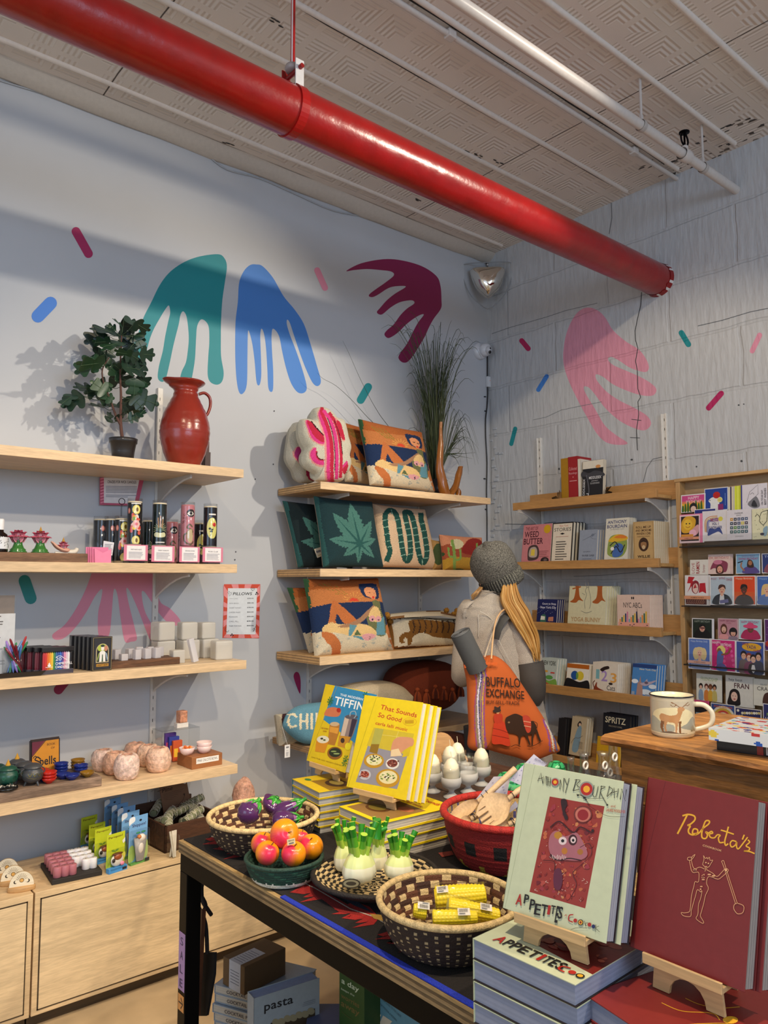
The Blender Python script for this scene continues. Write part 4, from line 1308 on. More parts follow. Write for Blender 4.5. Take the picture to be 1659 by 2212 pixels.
# fourth shelf
mL=wmap(3.0,zm(0,1340,5.266))
b=ony(220,1690,2.99)
mb=MB();mb.box(.05,2.99,L4,b.x,3.2,L4+.036,'#8d7562',.002)
T(mb.obj('wood_riser',kind='wood_rustic_x',rough=.75),'long weathered grey-brown block under the cauldrons and dipping bowls','block')
ZB=L4+.036
def cauldron(lab,px,yy,s,c,cone,orn):
 p=Vector((ony(px,1640,yy).x,yy,ZB))
 g=thing('cauldron',lab,'incense burner',p,group='cauldron burners on the lowest shelf')
 mb=MB()
 mb.lathe([(0,.010),(.020,.011),(.031,.022),(.034,.036),(.030,.048),(.024,.053),(.026,.057),(.027,.060),(.022,.060),(.021,.054)],c,26,M=Matrix.Scale(s,4))
 mb.obj('pot',g,'plastic',.4)
 mb=MB()
 for k in range(3):
  a=-math.pi/2+.5+k*2.09
  mb.tube([(.018*s*math.cos(a),.018*s*math.sin(a),.016*s),(.026*s*math.cos(a),.026*s*math.sin(a),0)],[.005*s,.0025*s],c,8)
 for q in(0,math.pi):
  mb.tube([(s*(.028+.010*math.sin(u))*math.cos(q),s*.006*0,s*(.054-.010*(1-math.cos(u))))for u in(0,.7,1.4,2.1,2.8)],.0022,c,6)
 mb.obj('feet_and_ears',g,'plastic',.4)
 mb=MB()
 mb.lathe([(.029,.058),(.027,.063),(.018,.069),(.010,.071),(0,.071)],c,24,M=Matrix.Scale(s,4))
 ld_=mb.obj('lid',g,'plastic',.4)
 if cone:
  mb=MB();mb.lathe([(.009,.070),(.0,.092)],'#c9952f',12,M=Matrix.Scale(s,4));mb.obj('incense_cone',ld_,'matte',.8)
 mb=MB()
 R_=.0346*s
 if orn=='spiral':
  for cxx in(-.022,.016):
   art_cyl(mb,R_,.034*s,[('C',[(cxx+.007*(1-k/14)*math.cos(k*.9),.007*(1-k/14)*math.sin(k*.9))for k in range(12)],.0016,'#57a080')])
 else:
  art_cyl(mb,R_,.038*s,[('C',[(cx_-.006,.006),(cx_,-.004),(cx_+.006,.006)],.0015,'#c0b450')for cx_ in(-.020,-.004,.012,.026)]+[('C',[(-.03,-.006),(0,-.013),(.03,-.006)],.0012,'#9c945a')])
 mb.obj('relief',g,'metal',.4)
GR,GY='#1c5040','#45474a'
cauldron('green glazed cauldron with spirals and a lit-style cone, nearest the left edge',18,3.06,1.08,GR,True,'spiral')
cauldron('dark green cauldron half cut off by the left edge of the photo',-6,3.12,1.05,'#15403a',False,'spiral')
cauldron('grey cauldron at the back of its group with a cone on the lid',37,3.16,1.05,GY,True,'leaf')
cauldron('grey cauldron in the middle of its group without a cone',53,3.09,1.08,GY,False,'leaf')
cauldron('grey three-legged cauldron with gold leaves, frontmost of its group',72,3.03,1.1,GY,False,'leaf')
mb=MB()
p=Vector((ony(17,1690,3.01).x,3.015,ZB))
mb.lathe([(0,0),(.030,0),(.036,.006),(.034,.012),(.0,.010)],'#141416',24)
for k in range(26):
 mb.ell((random.uniform(-.024,.024),random.uniform(-.016,.016),.014),(.004,.004,.003),random.choice(['#c9c2b2','#2b2b2e','#7a756b']),6)
T(mb.obj('ash_dish',kind='plastic',rough=.2,loc=p),'small black dish of pale chips below the green cauldron','dish')
# book of spells
a=wmap(3.17,zm(0,1340,5.266))(368,1275)
g=thing('spell_book','small orange and maroon book of spells with black lettering standing behind the bowls','book',(a.x,3.17,ZB),(-.10,0,.02))
W_,H_=.108,.128
mb=MB();mb.box(0,0,0,W_,.004,H_,'#2a1410',.001);mb.box(.003,.016,0,W_+.003,.02,H_+.004,'#2a1410',.001);mb.box(0,0,0,.004,.02,H_,'#2a1410');mb.obj('cover',g,'paper',.5)
mb=MB();mb.box(.004,.004,.003,W_-.004,.016,H_-.003,'#cbb98e');mb.obj('page_block',g,'paper',.8)
mb=MB()
Hh=100*H_/W_
sh=[('R',4,3,96,Hh-4,'#d28a1c'),('P',[(4,Hh-4),(48,Hh-4),(4,Hh-52)],'#6b1d34'),('L',[(50,Hh-4),(4,Hh-54)],2,'#2a1410'),t('BOOK',55,Hh-22,84,Hh-14,'#7a4a10',1),t('OF',68,Hh-35,82,Hh-28,'#7a4a10',1),('C',[(32,54),(22,62),(14,54),(26,46),(34,38),(22,26),(12,34)],4,'#1b1216'),t('pells',30,22,86,60,'#1b1216',1),('C',[(8,60),(14,66),(20,62)],2.4,'#1b1216'),('E',60,14,4,4,'#b86a14'),('P',[(52,4),(62,20),(72,4)],'#b86a14')]
art(mb,upmap(W_),sh)
mb.obj('cover_art',g,'paper',.5)
def bowl_mesh(c):
 mb=MB();mb.lathe([(0,0),(.011,0),(.012,.003),(.022,.010),(.027,.020),(.0262,.0205),(.020,.011),(.010,.005),(0,.005)],c,24)
 return mb
bowls=[(107,3.02,0,'#c0281e','bottom bowl of the front red stack'),(107,3.02,1,'#c0281e','middle bowl of the front red stack'),(107,3.02,2,'#c0281e','top bowl of the front red stack'),(90,3.12,0,'#c0281e','lower red bowl behind the front red stack'),(90,3.12,1,'#c0281e','upper red bowl behind the front red stack'),(132,3.13,0,'#1c2f7e','lower bowl of the tall blue stack near the book'),(132,3.13,1,'#1c2f7e','middle bowl of the tall blue stack near the book'),(132,3.13,2,'#1c2f7e','top bowl of the tall blue stack near the book'),(137,3.05,0,'#1c2f7e','blue bowl between the front stack and the blue stack'),(157,3.015,0,'#1c2f7e','single blue bowl at the front edge of the block'),(96,3.06,0,'#1c2f7e','blue bowl just left of the front red stack'),(168,3.15,0,'#8a6420','lower mustard bowl at the back'),(168,3.15,1,'#8a6420','middle mustard bowl at the back'),(168,3.15,2,'#8a6420','top mustard bowl at the back'),(175,3.10,0,'#1c2f7e','lower blue bowl in front of the mustard stack'),(175,3.10,1,'#1c2f7e','upper blue bowl in front of the mustard stack'),(189,3.02,0,'#8a6420','single mustard bowl at the right end of the block')]
bm_={}
for(px,yy,k,c,lab)in bowls:
 p=Vector((ony(px,1650,yy).x,yy,ZB+k*.011))
 if c not in bm_:
  o=bowl_mesh(c).obj('pinch_bowl',kind='plastic',rough=.15,loc=p);bm_[c]=o
 else:
  o=bm_[c].copy();COL.objects.link(o);o.location=p
 T(o,lab,'bowl','tiny glazed bowls on the lowest shelf')
# salt tealight holders
def salt(lab,px,yy,s,hs,c,seed):
 p=Vector((ony(px,1640,yy).x,yy,L4))
 g=thing('salt_holder',lab,'candle holder',p,seed,'pink salt candle holders on the lowest shelf')
 mb=MB()
 rows=[]
 prof=[(0,0),(.030,0),(.038,.004),(.047,.020),(.050,.042),(.048,.062),(.041,.078),(.034,.084),(.022,.085),(.020,.083),(.019,.066),(0,.065)]
 for r,z in prof:
  row=[]
  for j in range(30):
   a=2*math.pi*j/30
   v=Vector((math.cos(a)*1.6,math.sin(a)*1.6,z*28+seed*7))
   k=1+(.10*noise.noise(v)+.05*noise.noise(v*3)if .003<z<.084 and r>.025 else 0)
   row.append((r*k*s*math.cos(a),r*k*s*math.sin(a),z*hs+.004*noise.noise(v*2)*(z>.01)))
  rows.append(row)
 mb.grid(rows,lambda i,j:c if i<8 else '#c4937a',closeu=True)
 mb.obj('salt_body',g,'salt',.45)
salt('pale salt candle holder at the left back of the cluster',224,3.23,.95,1.0,'#e2c4b4',1)
salt('deep orange salt candle holder behind the front left one',250,3.14,.98,1.02,'#dcae92',2)
salt('pale salt candle holder, nearest and lowest of the left three',275,3.035,1.0,1.12,'#e6cabc',3)
salt('orange-rimmed salt candle holder at the back centre',293,3.27,.98,1.0,'#dcae92',4)
salt('pale peach salt candle holder behind the right front one',319,3.19,.92,1.02,'#e2bfa6',5)
salt('peach salt candle holder at the right front of the cluster',342,3.07,1.0,1.12,'#e4c0a8',6)
# acrylic riser, pink calcite display
m4=wmap(3.14,zm(0,1220,2.86))
a,b=m4(1000,1200),m4(1235,1015)
x0=m4(1000,1100).x;x1=m4(1232,1100).x;zt=m4(1100,1018).z
g=thing('acrylic_box','clear acrylic riser box with colourful boxes inside, at the right of the lowest shelf','riser',(x0,3.14,L4))
mb=MB();W_=x1-x0;H_=zt-L4
mb.box(0,0,H_-.003,W_,.10,H_,'#ffffff');mb.box(0,0,0,.003,.10,H_,'#ffffff');mb.box(W_-.003,0,0,W_,.10,H_,'#ffffff');mb.box(0,.097,0,W_,.1,H_,'#ffffff')
mb.tube([(0,0,0),(0,0,H_),(W_,0,H_),(W_,0,0)],.0012,'#e6e8ea',4)
mb.obj('shell',g,'clear',.05)
p0=m4(1068,1120).x
for k,(c,lab)in enumerate((('#5b3a8c','small purple box at the back inside the acrylic riser'),('#2f3f96','small blue box in the middle inside the acrylic riser'),('#c9562c','small orange box in front inside the acrylic riser'))):
 mb=MB();mb.box(p0+k*.010,3.215-k*.018,L4+.002,p0+.050+k*.006,3.23-k*.018,L4+H_*(.82-k*.10),c,.001)
 mb.box(p0+k*.010+.004,3.2145-k*.018,L4+.02,p0+.03+k*.006,3.216-k*.018,L4+H_*(.55-k*.08),['#d24a70','#e07a2c','#f0c23a'][k])
 T(mb.obj('small_box',kind='paper'),lab,'box')
a=ony(1125/2.86,1580,3.17)
mb=MB();mb.box(-.026,-.016,0,.026,.016,.020,'#e8e2d8',.001)
T(mb.obj('white_base',kind='paper',loc=(a.x,3.18,L4+H_+.0005)),'small white block on top of the acrylic riser under the peach crystal','block')
mb=MB();rough_cube(mb,0,0,0,.036,.050,.12,'#d99a78')
T(mb.obj('peach_crystal',kind='salt',rough=.4,loc=(a.x+.002,3.18,L4+H_+.021)),'upright peach crystal block on the white base above the acrylic riser','crystal')
a,b=m4(1068,1200),m4(1376,1200)
mm=wmap(3.0,zm(0,1220,2.86))
a=mm(1185,1262);b=mm(1376,1235)
g=thing('display_block','brown wooden block with a small white label at the right end of the lowest shelf','block',(a.x,3.0,L4),.03)
W_=b.x-a.x;H_=.05
mb=MB();mb.box(0,0,0,W_,.13,H_,'#9a6238',.002);mb.obj('block',g,'wood_x',.5)
mb=MB()
sh=[('R',14,14,88,30,'#e9e6e2'),t('PINK CALCITE BOWL',18,19,84,26,'#4a4a52')]
art(mb,upmap(W_),sh);mb.obj('label',g,'paper',.6)
ZD=L4+H_
for k,(px,yy,dz,lab)in enumerate(((404,3.06,0,'translucent pale pink bowl on the left of the brown block'),(441,3.045,0,'lower pale pink bowl of the right-hand stack on the brown block'),(441,3.045,.016,'upper pale pink bowl of the right-hand stack on the brown block'))):
 p=Vector((ony(px,1620,yy).x,yy,ZD+dz+.001))
 mb=MB();mb.lathe([(0,0),(.016,0),(.026,.010),(.033,.030),(.0315,.030),(.024,.011),(.012,.005),(0,.005)],'#e6ccc8',28)
 T(mb.obj('calcite_bowl',kind='wax',rough=.3,loc=p),lab,'bowl')
mb=MB()
p=Vector((ony(404,1620,3.06).x,3.06,ZD+.018))
for k in range(14):
 mb.ell((random.uniform(-.014,.014),random.uniform(-.014,.014),random.uniform(.006,.014)),(.006,.006,.005),random.choice(['#e8823c','#ee9a52','#dd6a30']),8)
T(mb.obj('orange_chips',kind='wax',loc=p),'small orange stones filling the left pale pink bowl','stones')['kind']='stuff'
# cabinet top
# moon phase stands
def moonstand(lab,px,yy,k):
 p=Vector((ony(px,1900,yy).x,yy,CZ))
 g=thing('moon_stand',lab,'ornament',p,-.25,'moon phase stands on the left cabinet')
 mb=MB();mb.lathe([(0,0),(.044,0),(.046,.004),(.046,.012),(.044,.016),(0,.016)],'#c49a66',28,sy=.45);mb.obj('base',g,'wood_x',.5)
 pts=[(.040*math.cos(math.pi*i/16),.016+.050*math.sin(math.pi*i/16))for i in range(17)]
 mb=MB();mb.prism(pts,-.003,.003,'#e6dcc2','#b99a6a')
 sh=[('E',0,.036,.0075,.0075,'#2e2620'),('E',0,.036,.006,.006,'#d9a85c'),('E',-.020,.032,.006,.006,'#2e2620'),('E',-.017,.033,.005,.005,'#e6dcc2'),('E',.020,.032,.006,.006,'#2e2620'),('E',.017,.033,.005,.005,'#e6dcc2')]
 for i in range(9):
  a=math.pi*(i+1)/10
  sh.append(('L',[(.011*math.cos(a),.036+.011*math.sin(a)),(.019*math.cos(a),.036+.024*math.sin(a))],.0008,'#5a4a38'))
 art(mb,lambda x,y:Vector((x,-.003,y)),sh)
 mb.obj('moon_panel',g,'wood_x',.5)
moonstand('half-round moon phase ornament in front, whole in view',47,2.99,0)
moonstand('half-round moon phase ornament, middle one behind the front ornament',28,3.07,1)
moonstand('half-round moon phase ornament at the back by the wall',14,3.16,2)
# tray of chunky candles
m5=lambda x,y,z=CZ:onz(x/2.86,1560+y/2.86,z)
q0,q1,q2=m5(320,1010),m5(632,945),m5(222,905)
ex=(q1-q0);ey=(q2-q0);W_=ex.length;D_=ey.length
rz=math.atan2(ex.y,ex.x)
g=thing('slate_tray','flat black tray on the cabinet under the rows of little candles','tray',q0,rz)
D_=min(D_,.26)
mb=MB();mb.box(0,0,0,W_,D_,.018,'#26221f',.002);mb.obj('slab',g,'matte',.7)
cm={}
R_=Matrix.Rotation(rz,4,'Z')
nx,ny=6,5
for j in range(ny):
 for i in range(nx):
  if i>=3 and j<2 and not(i>=4 and j==1):continue
  pk=i<3
  x=.022+i*(W_-.044)/(nx-1);y=.024+j*(D_-.048)/(ny-1)
  if not pk:y=.05+(j-1)*.045
  if not pk and(y>D_-.02):continue
  p=q0+R_@Vector((x,y,.018))
  key=pk
  if key not in cm:
   mb=MB();r=.0145
   mb.lathe([(0,0),(r-.001,0),(r,.001),(r,.034),(r-.001,.0355),(0,.0355)],'#b5717c' if pk else '#e9e8ec',20)
   mb.lathe([(.0008,.0355),(.0008,.039)],'#6a5a50',6)
   o=mb.obj('votive_candle',kind='wax',rough=.35,loc=p);cm[key]=o
  else:
   o=cm[key].copy();COL.objects.link(o);o.location=p
  T(o,('dusty pink' if pk else 'white')+' stubby candle, '+ORD[i if pk else i-3]+' from the left in row '+ORD[j]+' from the tray front','candle',('pink' if pk else 'white')+' stubby candles on the black tray')
# toy packets
def leafsprig(x,y,s,c='#6f9a2a'):
 return[('L',[(x,y),(x,y+s)],s*.08,c),('S',[(x,y+s),(x-s*.7,y+s*1.1),(x-s*.9,y+s*1.45),(x-s*.3,y+s*1.4)],c),('S',[(x,y+s),(x+s*.7,y+s*1.1),(x+s*.9,y+s*1.45),(x+s*.3,y+s*1.4)],c)]
def packet(kind,lab,px,py,h,w,rz,front):
 p=onz(px,py,CZ)
 g=thing('toy_packet',lab,'packet',p,rz,('yellow-green' if kind else 'blue')+' toy packets on the cabinet')
 hh=100*h/w
 base='#c3cf2c' if kind else '#79aee0'
 mb=MB();mb.box(0,.020,0,w,.022,h,base,.0005)
 if kind:
  mb.box(0,0,0,w,.022,h*.13,'#4e96d6',.001)
 else:
  mb.box(0,.004,0,w,.022,h*.04,'#5c9a4c',.001)
 mb.obj('card',g,'paper',.4)
 mb=MB()
 if kind:
  sh=[t('Peropon!',10,hh-24,86,hh-11,'#6d4a18',1)]+leafsprig(46,70,22)+[('S',[(0,20),(30,55),(50,72),(30,78),(0,60)],'#9db43a'),('S',[(60,20),(100,50),(100,78),(80,66)],'#e6df5c'),('P',[(100,hh-30),(84,hh-44),(90,hh-58),(100,hh-50)],'#e8e8dc')]
 else:
  sh=[t('Shippon!',16,hh-52,90,hh-34,'#3b3560',1),('S',[(0,12),(30,20),(34,60),(20,84),(0,70)],'#a9c86a'),('S',[(70,12),(100,20),(100,90),(80,84),(72,50)],'#b8d080'),('S',[(0,hh-6),(26,hh),(30,hh-20),(10,hh-30),(0,hh-36)],'#eef2f6'),('E',60,hh-22,7,5,'#2b3340')]
 art(mb,upmap(w,0,0,.0198),sh)
 mb.obj('printed_front',g,'paper',.4)
 if front is not None:
  mb=MB()
  if kind:
   mb.ell((w*.5,.010,h*.30),(w*.34,.010,w*.30),'#e9e4da',16)
   mb.ell((w*.50,.004,h*.40),(w*.22,.009,w*.16),'#9a5026',12)
   mb.ell((w*.5,.008,h*.47),(w*.30,.010,w*.06),'#5a2d18',12)
   mb.ell((w*.26,.003,h*.32),(w*.09,.005,w*.10),'#2a1c18',8)
   mb.ell((w*.72,.001,h*.20),(w*.12,.004,w*.10),'#e78aa6',8)
  else:
   mb.lathe([(w*.20,0),(w*.36,h*.50),(w*.34,h*.50),(w*.18,.004)],'#8f8a88',20,w*.5,.006,h*.06,sy=.3)
   mb.ell((w*.55,.006,h*.54),(w*.22,.012,w*.18),'#e9e2d8',14)
   mb.ell((w*.40,.002,h*.58),(w*.10,.010,w*.10),'#c9793a',8)
   mb.ell((w*.5,.004,h*.34),(w*.16,.010,w*.28),'#ded6cc',12)
   for s_ in(-1,1):
    mb.ell((w*(.5+s_*.14),.004,h*.665),(w*.12,.005,w*.045),'#2f8a5a',8)
  mb.obj('toy_figure',g,'plastic',.4)
 mb=MB();mb.box(.002,.0,h*.04,w-.002,.019,h*(.60 if kind else .72),'#ffffff',.004);mb.obj('blister',g,'clear',.08)
 mb=MB();mb.box(w*.72,-.0012,h*.03,w*.95,-.0004,h*.09,'#26262a')
 mb.obj('price_sticker',g,'paper',.5)
zz7=zm(150,1680,5.027)
Pk=((430,1055,'yellow-green toy packet at the front of its row, whole in view',.076,.062),(300,950,'yellow-green toy packet, second in its row',.080,.060),(235,890,'yellow-green toy packet, third in its row',.086,.060),(150,790,'yellow-green toy packet in shadow at the back of its row',.088,.062))
for k,(x,y,lab,h,w)in enumerate(Pk):
 px,py=zz7(x,y)
 p=onz(px,py,CZ)
 hpx=(400,360,350,330)[k]
 h=hpx/5.027*depth(p)/FPX
 w=(225,200,195,190)[k]/5.027*depth(p)/FPX
 packet(1,lab,px,py,h,w,.20,0 if k<3 else 0)
Pb=((672,965,'blue toy packet with a cup, frontmost of its row',500,235),(590,900,'blue toy packet, second in its row',480,220),(545,850,'blue toy packet, third in its row',485,220),(480,800,'blue toy packet in shadow, fourth in its row',470,200),(400,740,'blue toy packet in deep shadow at the back of its row',470,200))
for k,(x,y,lab,hp,wp)in enumerate(Pb):
 px,py=zz7(x,y)
 p=onz(px,py,CZ)
 packet(0,lab,px,py,hp/5.027*depth(p)/FPX,wp/5.027*depth(p)/FPX,.20,0)
# crate of smudge sticks
c0=onz(*zz7(1060,820),CZ)
c0.x-=.0
bl=onz(*zz7(880,720),CZ)
g=thing('wood_crate','dark brown wooden crate of herb bundles on the cabinet by the table corner','crate',(c0.x-.01,c0.y,CZ),.05)
W_,D_,H_=.26,.27,.105
mb=MB()
for a in((0,0,0,.010,D_,H_),(W_-.01,0,0,W_,D_,H_),(0,0,0,W_,.010,H_),(0,D_-.01,0,W_,D_,H_+.03),(0,0,0,W_,D_,.01)):
 mb.box(*a,'#4a2d1c',.001)
mb.obj('crate_box',g,'wood_rustic_x',.6)
def smudge(lab,loc,rz,tilt,L_=.12,r=.017,grp='herb bundles in the dark crate'):
 g=thing('herb_bundle',lab,'herb bundle',loc,(0,tilt,rz),grp)
 mb=MB()
 n=12
 pts=[(L_*i/n,.0015*math.sin(i),0)for i in range(n+1)]
 mb.tube(pts,[r*(.8+.2*math.sin(math.pi*i/n))*(1+.08*math.sin(i*2.7))for i in range(n+1)],lambda i,j:random.choice(['#7c8163','#8f8f70','#6a6e52','#9c9a80']),10)
 mb.obj('leaves',g,'matte',.9)
 mb=MB()
 for s in(1,-1):
  mb.tube([(L_*u/40,(r+.0008)*math.cos(s*u*.75),(r+.0008)*math.sin(s*u*.75))for u in range(41)],.0009,'#d9d3c3',4,False)
 mb.obj('string',g,'matte',.9)
random.seed(8)
for k in range(12):
 x=.03+.07*(k%3)+random.uniform(-.01,.01);y=.04+.05*(k//3)
 M=mxo(g)
 loc=Matrix.Translation((c0.x-.01,c0.y,CZ))@Matrix.Rotation(.05,4,'Z')@Vector((x+.01,y,.075+.020*(k%2)+.004*(k//3)))
 smudge('grey-green herb bundle wound with white string heaped in the dark crate',loc,.3+random.uniform(-.7,.9),random.uniform(-.35,.1),.10)
for k in range(9):
 q=onz(*zz7(1300+45*(k%4)+random.uniform(-8,8),560-42*(k//4)),CZ+.06)
 smudge('loose herb bundle behind the table corner to the right of the crate',(q.x,q.y+.02,CZ+.02+.03*(k%2)),random.uniform(-.6,1.6),random.uniform(-.2,.1),.11,.018,'loose herb bundles right of the crate')
# pine sign behind
m8=wmap(3.22,zz7)
g=thing('pine_card','brown card with a drawn sprig and the word Pine, leaning behind the crate','sign')
q=[m8(965,90),m8(1275,45),m8(1420,372),m8(1080,420)]
q=[m8(975,90),m8(1275,45),m8(1340,380),m8(1030,420)]
mb=MB();mb.add(q+[p+Vector((0,.004,0))for p in q],[(3,2,1,0),(4,5,6,7),(0,1,5,4),(1,2,6,5),(2,3,7,6),(3,0,4,7)],'#7c5a42')
mb.obj('card',g,'paper',.7)
mb=MB()
D='#3a2519'
sh=[('T','Pine',(1005,165),(1118,130),(1012,118),D,1),('L',[(958,150),(1010,128)],5,D)]
for i in range(5):
 sh.append(('L',[(1015+i*3,185+i*14),(1240-i*28,118+i*28)],3,'#5a3c2a'))
sh+=[('C',[(1150,370),(1180,300),(1230,240),(1250,190)],4,D),('C',[(1190,290),(1160,290),(1135,320)],3,D),('C',[(1180,310),(1210,310),(1225,330)],3,D),('E',1245,180,8,12,D),('E',1142,325,8,8,D)]
art(mb,m8,sh)
mb.obj('printed_front',g,'paper',.7)
# glass jar with sticks
p=onz(*zz7(1125,865),CZ)
g=thing('glass_jar','small square glass jar of tied sticks at the cabinet edge by the table corner','jar',p)
mb=MB();mb.box(-.018,-.018,0,.018,.018,.085,'#ffffff');mb.obj('jar',g,'clear',.05)
mb=MB()
for k in range(7):
 mb.tube([(random.uniform(-.012,.012),random.uniform(-.012,.012),.004),(random.uniform(-.014,.014),random.uniform(-.012,.012),.10)],.004,random.choice(['#c9c2b0','#8f8a74','#ddd6c6']),6)
mb.obj('sticks',g,'matte',.8)
# salt rock
p=ony(527,1710,3.2);p.z=CZ
g=thing('salt_rock_lamp','rough pink salt rock behind the aubergine basket','salt lamp',p)
ht=ony(527,1683,3.2).z-CZ
mb=MB();mb.lathe([(0,0),(.05,0),(.05,.03),(0,.03)],'#5a3a22',24);mb.obj('base',g,'wood_x',.5)
mb=MB();mb.ell((0,0,.03+(ht-.03)*.5),(.052,.05,(ht-.03)*.53),'#d0a08a',22,amp=.16,fr=5);mb.obj('rock',g,'salt',.5)
# pillows price sign on the wall
m9=wmap(YL,zm(0,1220,2.86))
g=thing('price_sign','pillow price list with a red and pink sunburst border taped to the wall','sign')
mb=MB()
m9b=wmap(YL-.0015,zm(0,1220,2.86))
q=[m9b(1385,120),m9b(1375,452),m9b(1600,454),m9b(1608,120)]
mb.add(q+[p+Vector((0,.0012,0))for p in q],[(0,1,2,3),(7,6,5,4),(0,4,5,1),(1,5,6,2),(2,6,7,3),(3,7,4,0)],'#cc4a34')
sh=[]
cx_,cy_=1492,287
quad=[(1385,120),(1375,452),(1600,454),(1608,120)]
def edge_pt(a):
 dx,dy=math.cos(a),math.sin(a)
 s=min(112/max(abs(dx),1e-6),166/max(abs(dy),1e-6))
 return(cx_+dx*s,cy_+dy*s)
for k in range(0,26,2):
 a0,a1=2*math.pi*k/26,2*math.pi*(k+1)/26
 sh.append(('P',[(cx_,cy_),edge_pt(a0),edge_pt(a1)],'#e08f92'))
sh+=[('P',[(1408,145),(1398,430),(1578,430),(1588,145)],'#d9e0e6'),('T','PILLOWS',(1438,188),(1554,188),(1442,170),'#15151a',1)]
items=[('WAVY JANE','$38.00'),('NUDE BEACH','$80.00'),('DESERT SUNSET','$38.00'),('GARDEN SNAKE','$60.00'),('MUSHROOMS','$50.00'),('CHILL PILL','$38.00'),('TIGER POM POM','$60.00')]
for k,(a,b)in enumerate(items):
 y=214+k*28
 sh.append(('T',a,(1417-k*.6,y),(1417+5.6*len(a),y),(1417-k*.6,y-8),'#7b8088'))
 sh.append(('T',b,(1528-k*.6,y-2),(1566,y-2),(1528-k*.6,y-10),'#2a2a30',1))
K='#22222a'
sh+=[('L',[(1405,170),(1415,163),(1424,175),(1432,168),(1428,182),(1412,195),(1415,180)],1.6,K,1),('C',[(1560,160),(1550,148),(1556,142),(1562,148),(1568,142),(1572,150),(1560,160)],1.6,K),('E',1585,172,5,5,K),('E',1580,182,4,4,K),('E',1592,180,4,4,K),('C',[(1395,385),(1390,405),(1405,415),(1412,405)],1.8,K),('E',1432,428,4,4,K),('E',1426,436,4,4,K),('E',1438,436,4,4,K),('C',[(1558,400),(1568,392),(1572,402),(1562,410),(1580,378)],1.8,K)]
art(mb,m9b,sh)
mb.obj('printed_sheet',g,'paper',.6)
# PILLOWS
def polys(sh):
 if sh[0]in('C','L'):
  v,f=strip(smooth_pts(sh[1],5,False)if sh[0]=='C' else sh[1],sh[2]);c=sh[3]
 else:
  v,f,c=shape_geo(sh)
 return[[v[k]for k in ff]for ff in f],c
def pillow(name,lab,cat,corners,z,y,th,shapes,base,lean=.14,smoothq=0,group=None,side='#b9a896',kind='wool',NA=200,NR=44,outline=None,backc=None,zfix=None,bev=.5,loc=None,yaw=0):
 if loc is None:
  base_pt=wmap(y,z)(*(corners[3]if corners else outline[0]))
  loc=Vector((base_pt.x,y,zfix if zfix is not None else base_pt.z))
 M=MX(loc,(-lean,0,yaw))
 mp=pmap(M,z)
 if outline:
  pts=[mp(*p)for p in smooth_pts(outline,6)]
  ol=[Vector((p.x,p.z))for p in pts]
 else:
  c=[mp(*p)for p in corners]
  c=[Vector((p.x,p.z))for p in c]
  ol=[]
  ctr=sum(c,Vector((0,0)))/4
  for i in range(4):
   a,b=c[i],c[(i+1)%4]
   for k in range(12):
    u=k/12
    p=a.lerp(b,u)
    sag=.030*math.sin(math.pi*u)
    ol.append(p+(ctr-p)*sag*(1.0 if k else 0))
 ctr=sum(ol,Vector((0,0)))/len(ol)
 L_=[0]
 for i in range(len(ol)):
  L_.append(L_[-1]+(ol[(i+1)%len(ol)]-ol[i]).length)
 res=[]
 j=0
 for k in range(NA):
  s=L_[-1]*k/NA
  while L_[j+1]<s:j+=1
  u=(s-L_[j])/max(1e-9,L_[j+1]-L_[j])
  res.append(ol[j].lerp(ol[(j+1)%len(ol)],u))
 g=thing(name,lab,cat,loc,(-lean,0,yaw),group)
 rows=[]
 for i in range(NR+1):
  r=1-i/NR
  row=[]
  for k in range(NA):
   p=ctr+(res[k]-ctr)*r
   d=th*.5*(1-r**4)**bev
   d*=1+.05*noise.noise(Vector((p.x*14,p.y*14,y*5)))
   row.append((p.x,-d,p.y))
  rows.append(row)
 A=np.array(rows)
 A=(A[:-1]+A[1:])/2;A=(A+np.roll(A,-1,1))/2
 Mn=np.array(M)
 D=A@Mn[:3,:3].T+Mn[:3,3]-np.array(CAM)
 kk=D@np.array(_f)
 Xc=(W0/2+FPX*(D@np.array(_r))/kk-z.a[0])*z.a[2]
 Zc=(H0/2-FPX*(D@np.array(_u))/kk-z.a[1])*z.a[2]
 colr=np.empty(Xc.shape,dtype=object);colr[:]=base
 rj=np.random.RandomState(3)
 Xj=Xc+rj.normal(0,.35*z.a[2],Xc.shape);Zj=Zc+rj.normal(0,.35*z.a[2],Xc.shape)
 for sh in shapes:
  pl,c=polys(sh)
  for P in pl:
   xs=[p[0]for p in P];zs=[p[1]for p in P]
   bb=(Xj>=min(xs))&(Xj<=max(xs))&(Zj>=min(zs))&(Zj<=max(zs))
   if not bb.any():continue
   idx=np.nonzero(bb)
   mm=inside(('P',P),Xj[idx],Zj[idx])
   colr[idx[0][mm],idx[1][mm]]=c
 mb=MB()
 mb.grid(rows,lambda i,j_:colr[i,j_],closeu=True,flip=True)
 mb.obj('front_panel',g,kind,.95)
 rows=[]
 for i in range(11):
  r=1-i/10*.999
  rows.append([(ctr.x+(res[k].x-ctr.x)*r,th*.5*(1-r**4)**.5,ctr.y+(res[k].y-ctr.y)*r)for k in range(0,NA,2)])
 mb=MB();mb.grid(rows,backc or side,closeu=True)
 mb.obj('back_panel',g,kind,.95)
 return g,M,mp
za=zm(560,680,3.19)
zb_=zm(600,1060,4.608)
zc_=zm(560,1200,3.19)
zd_=zm(580,860,8.295)
GRN,ORG,NAVY,SAND,SKN,TNG='#2f5a35','#b4652c','#0f2a52','#d8cbae','#c2703a','#d8432a'
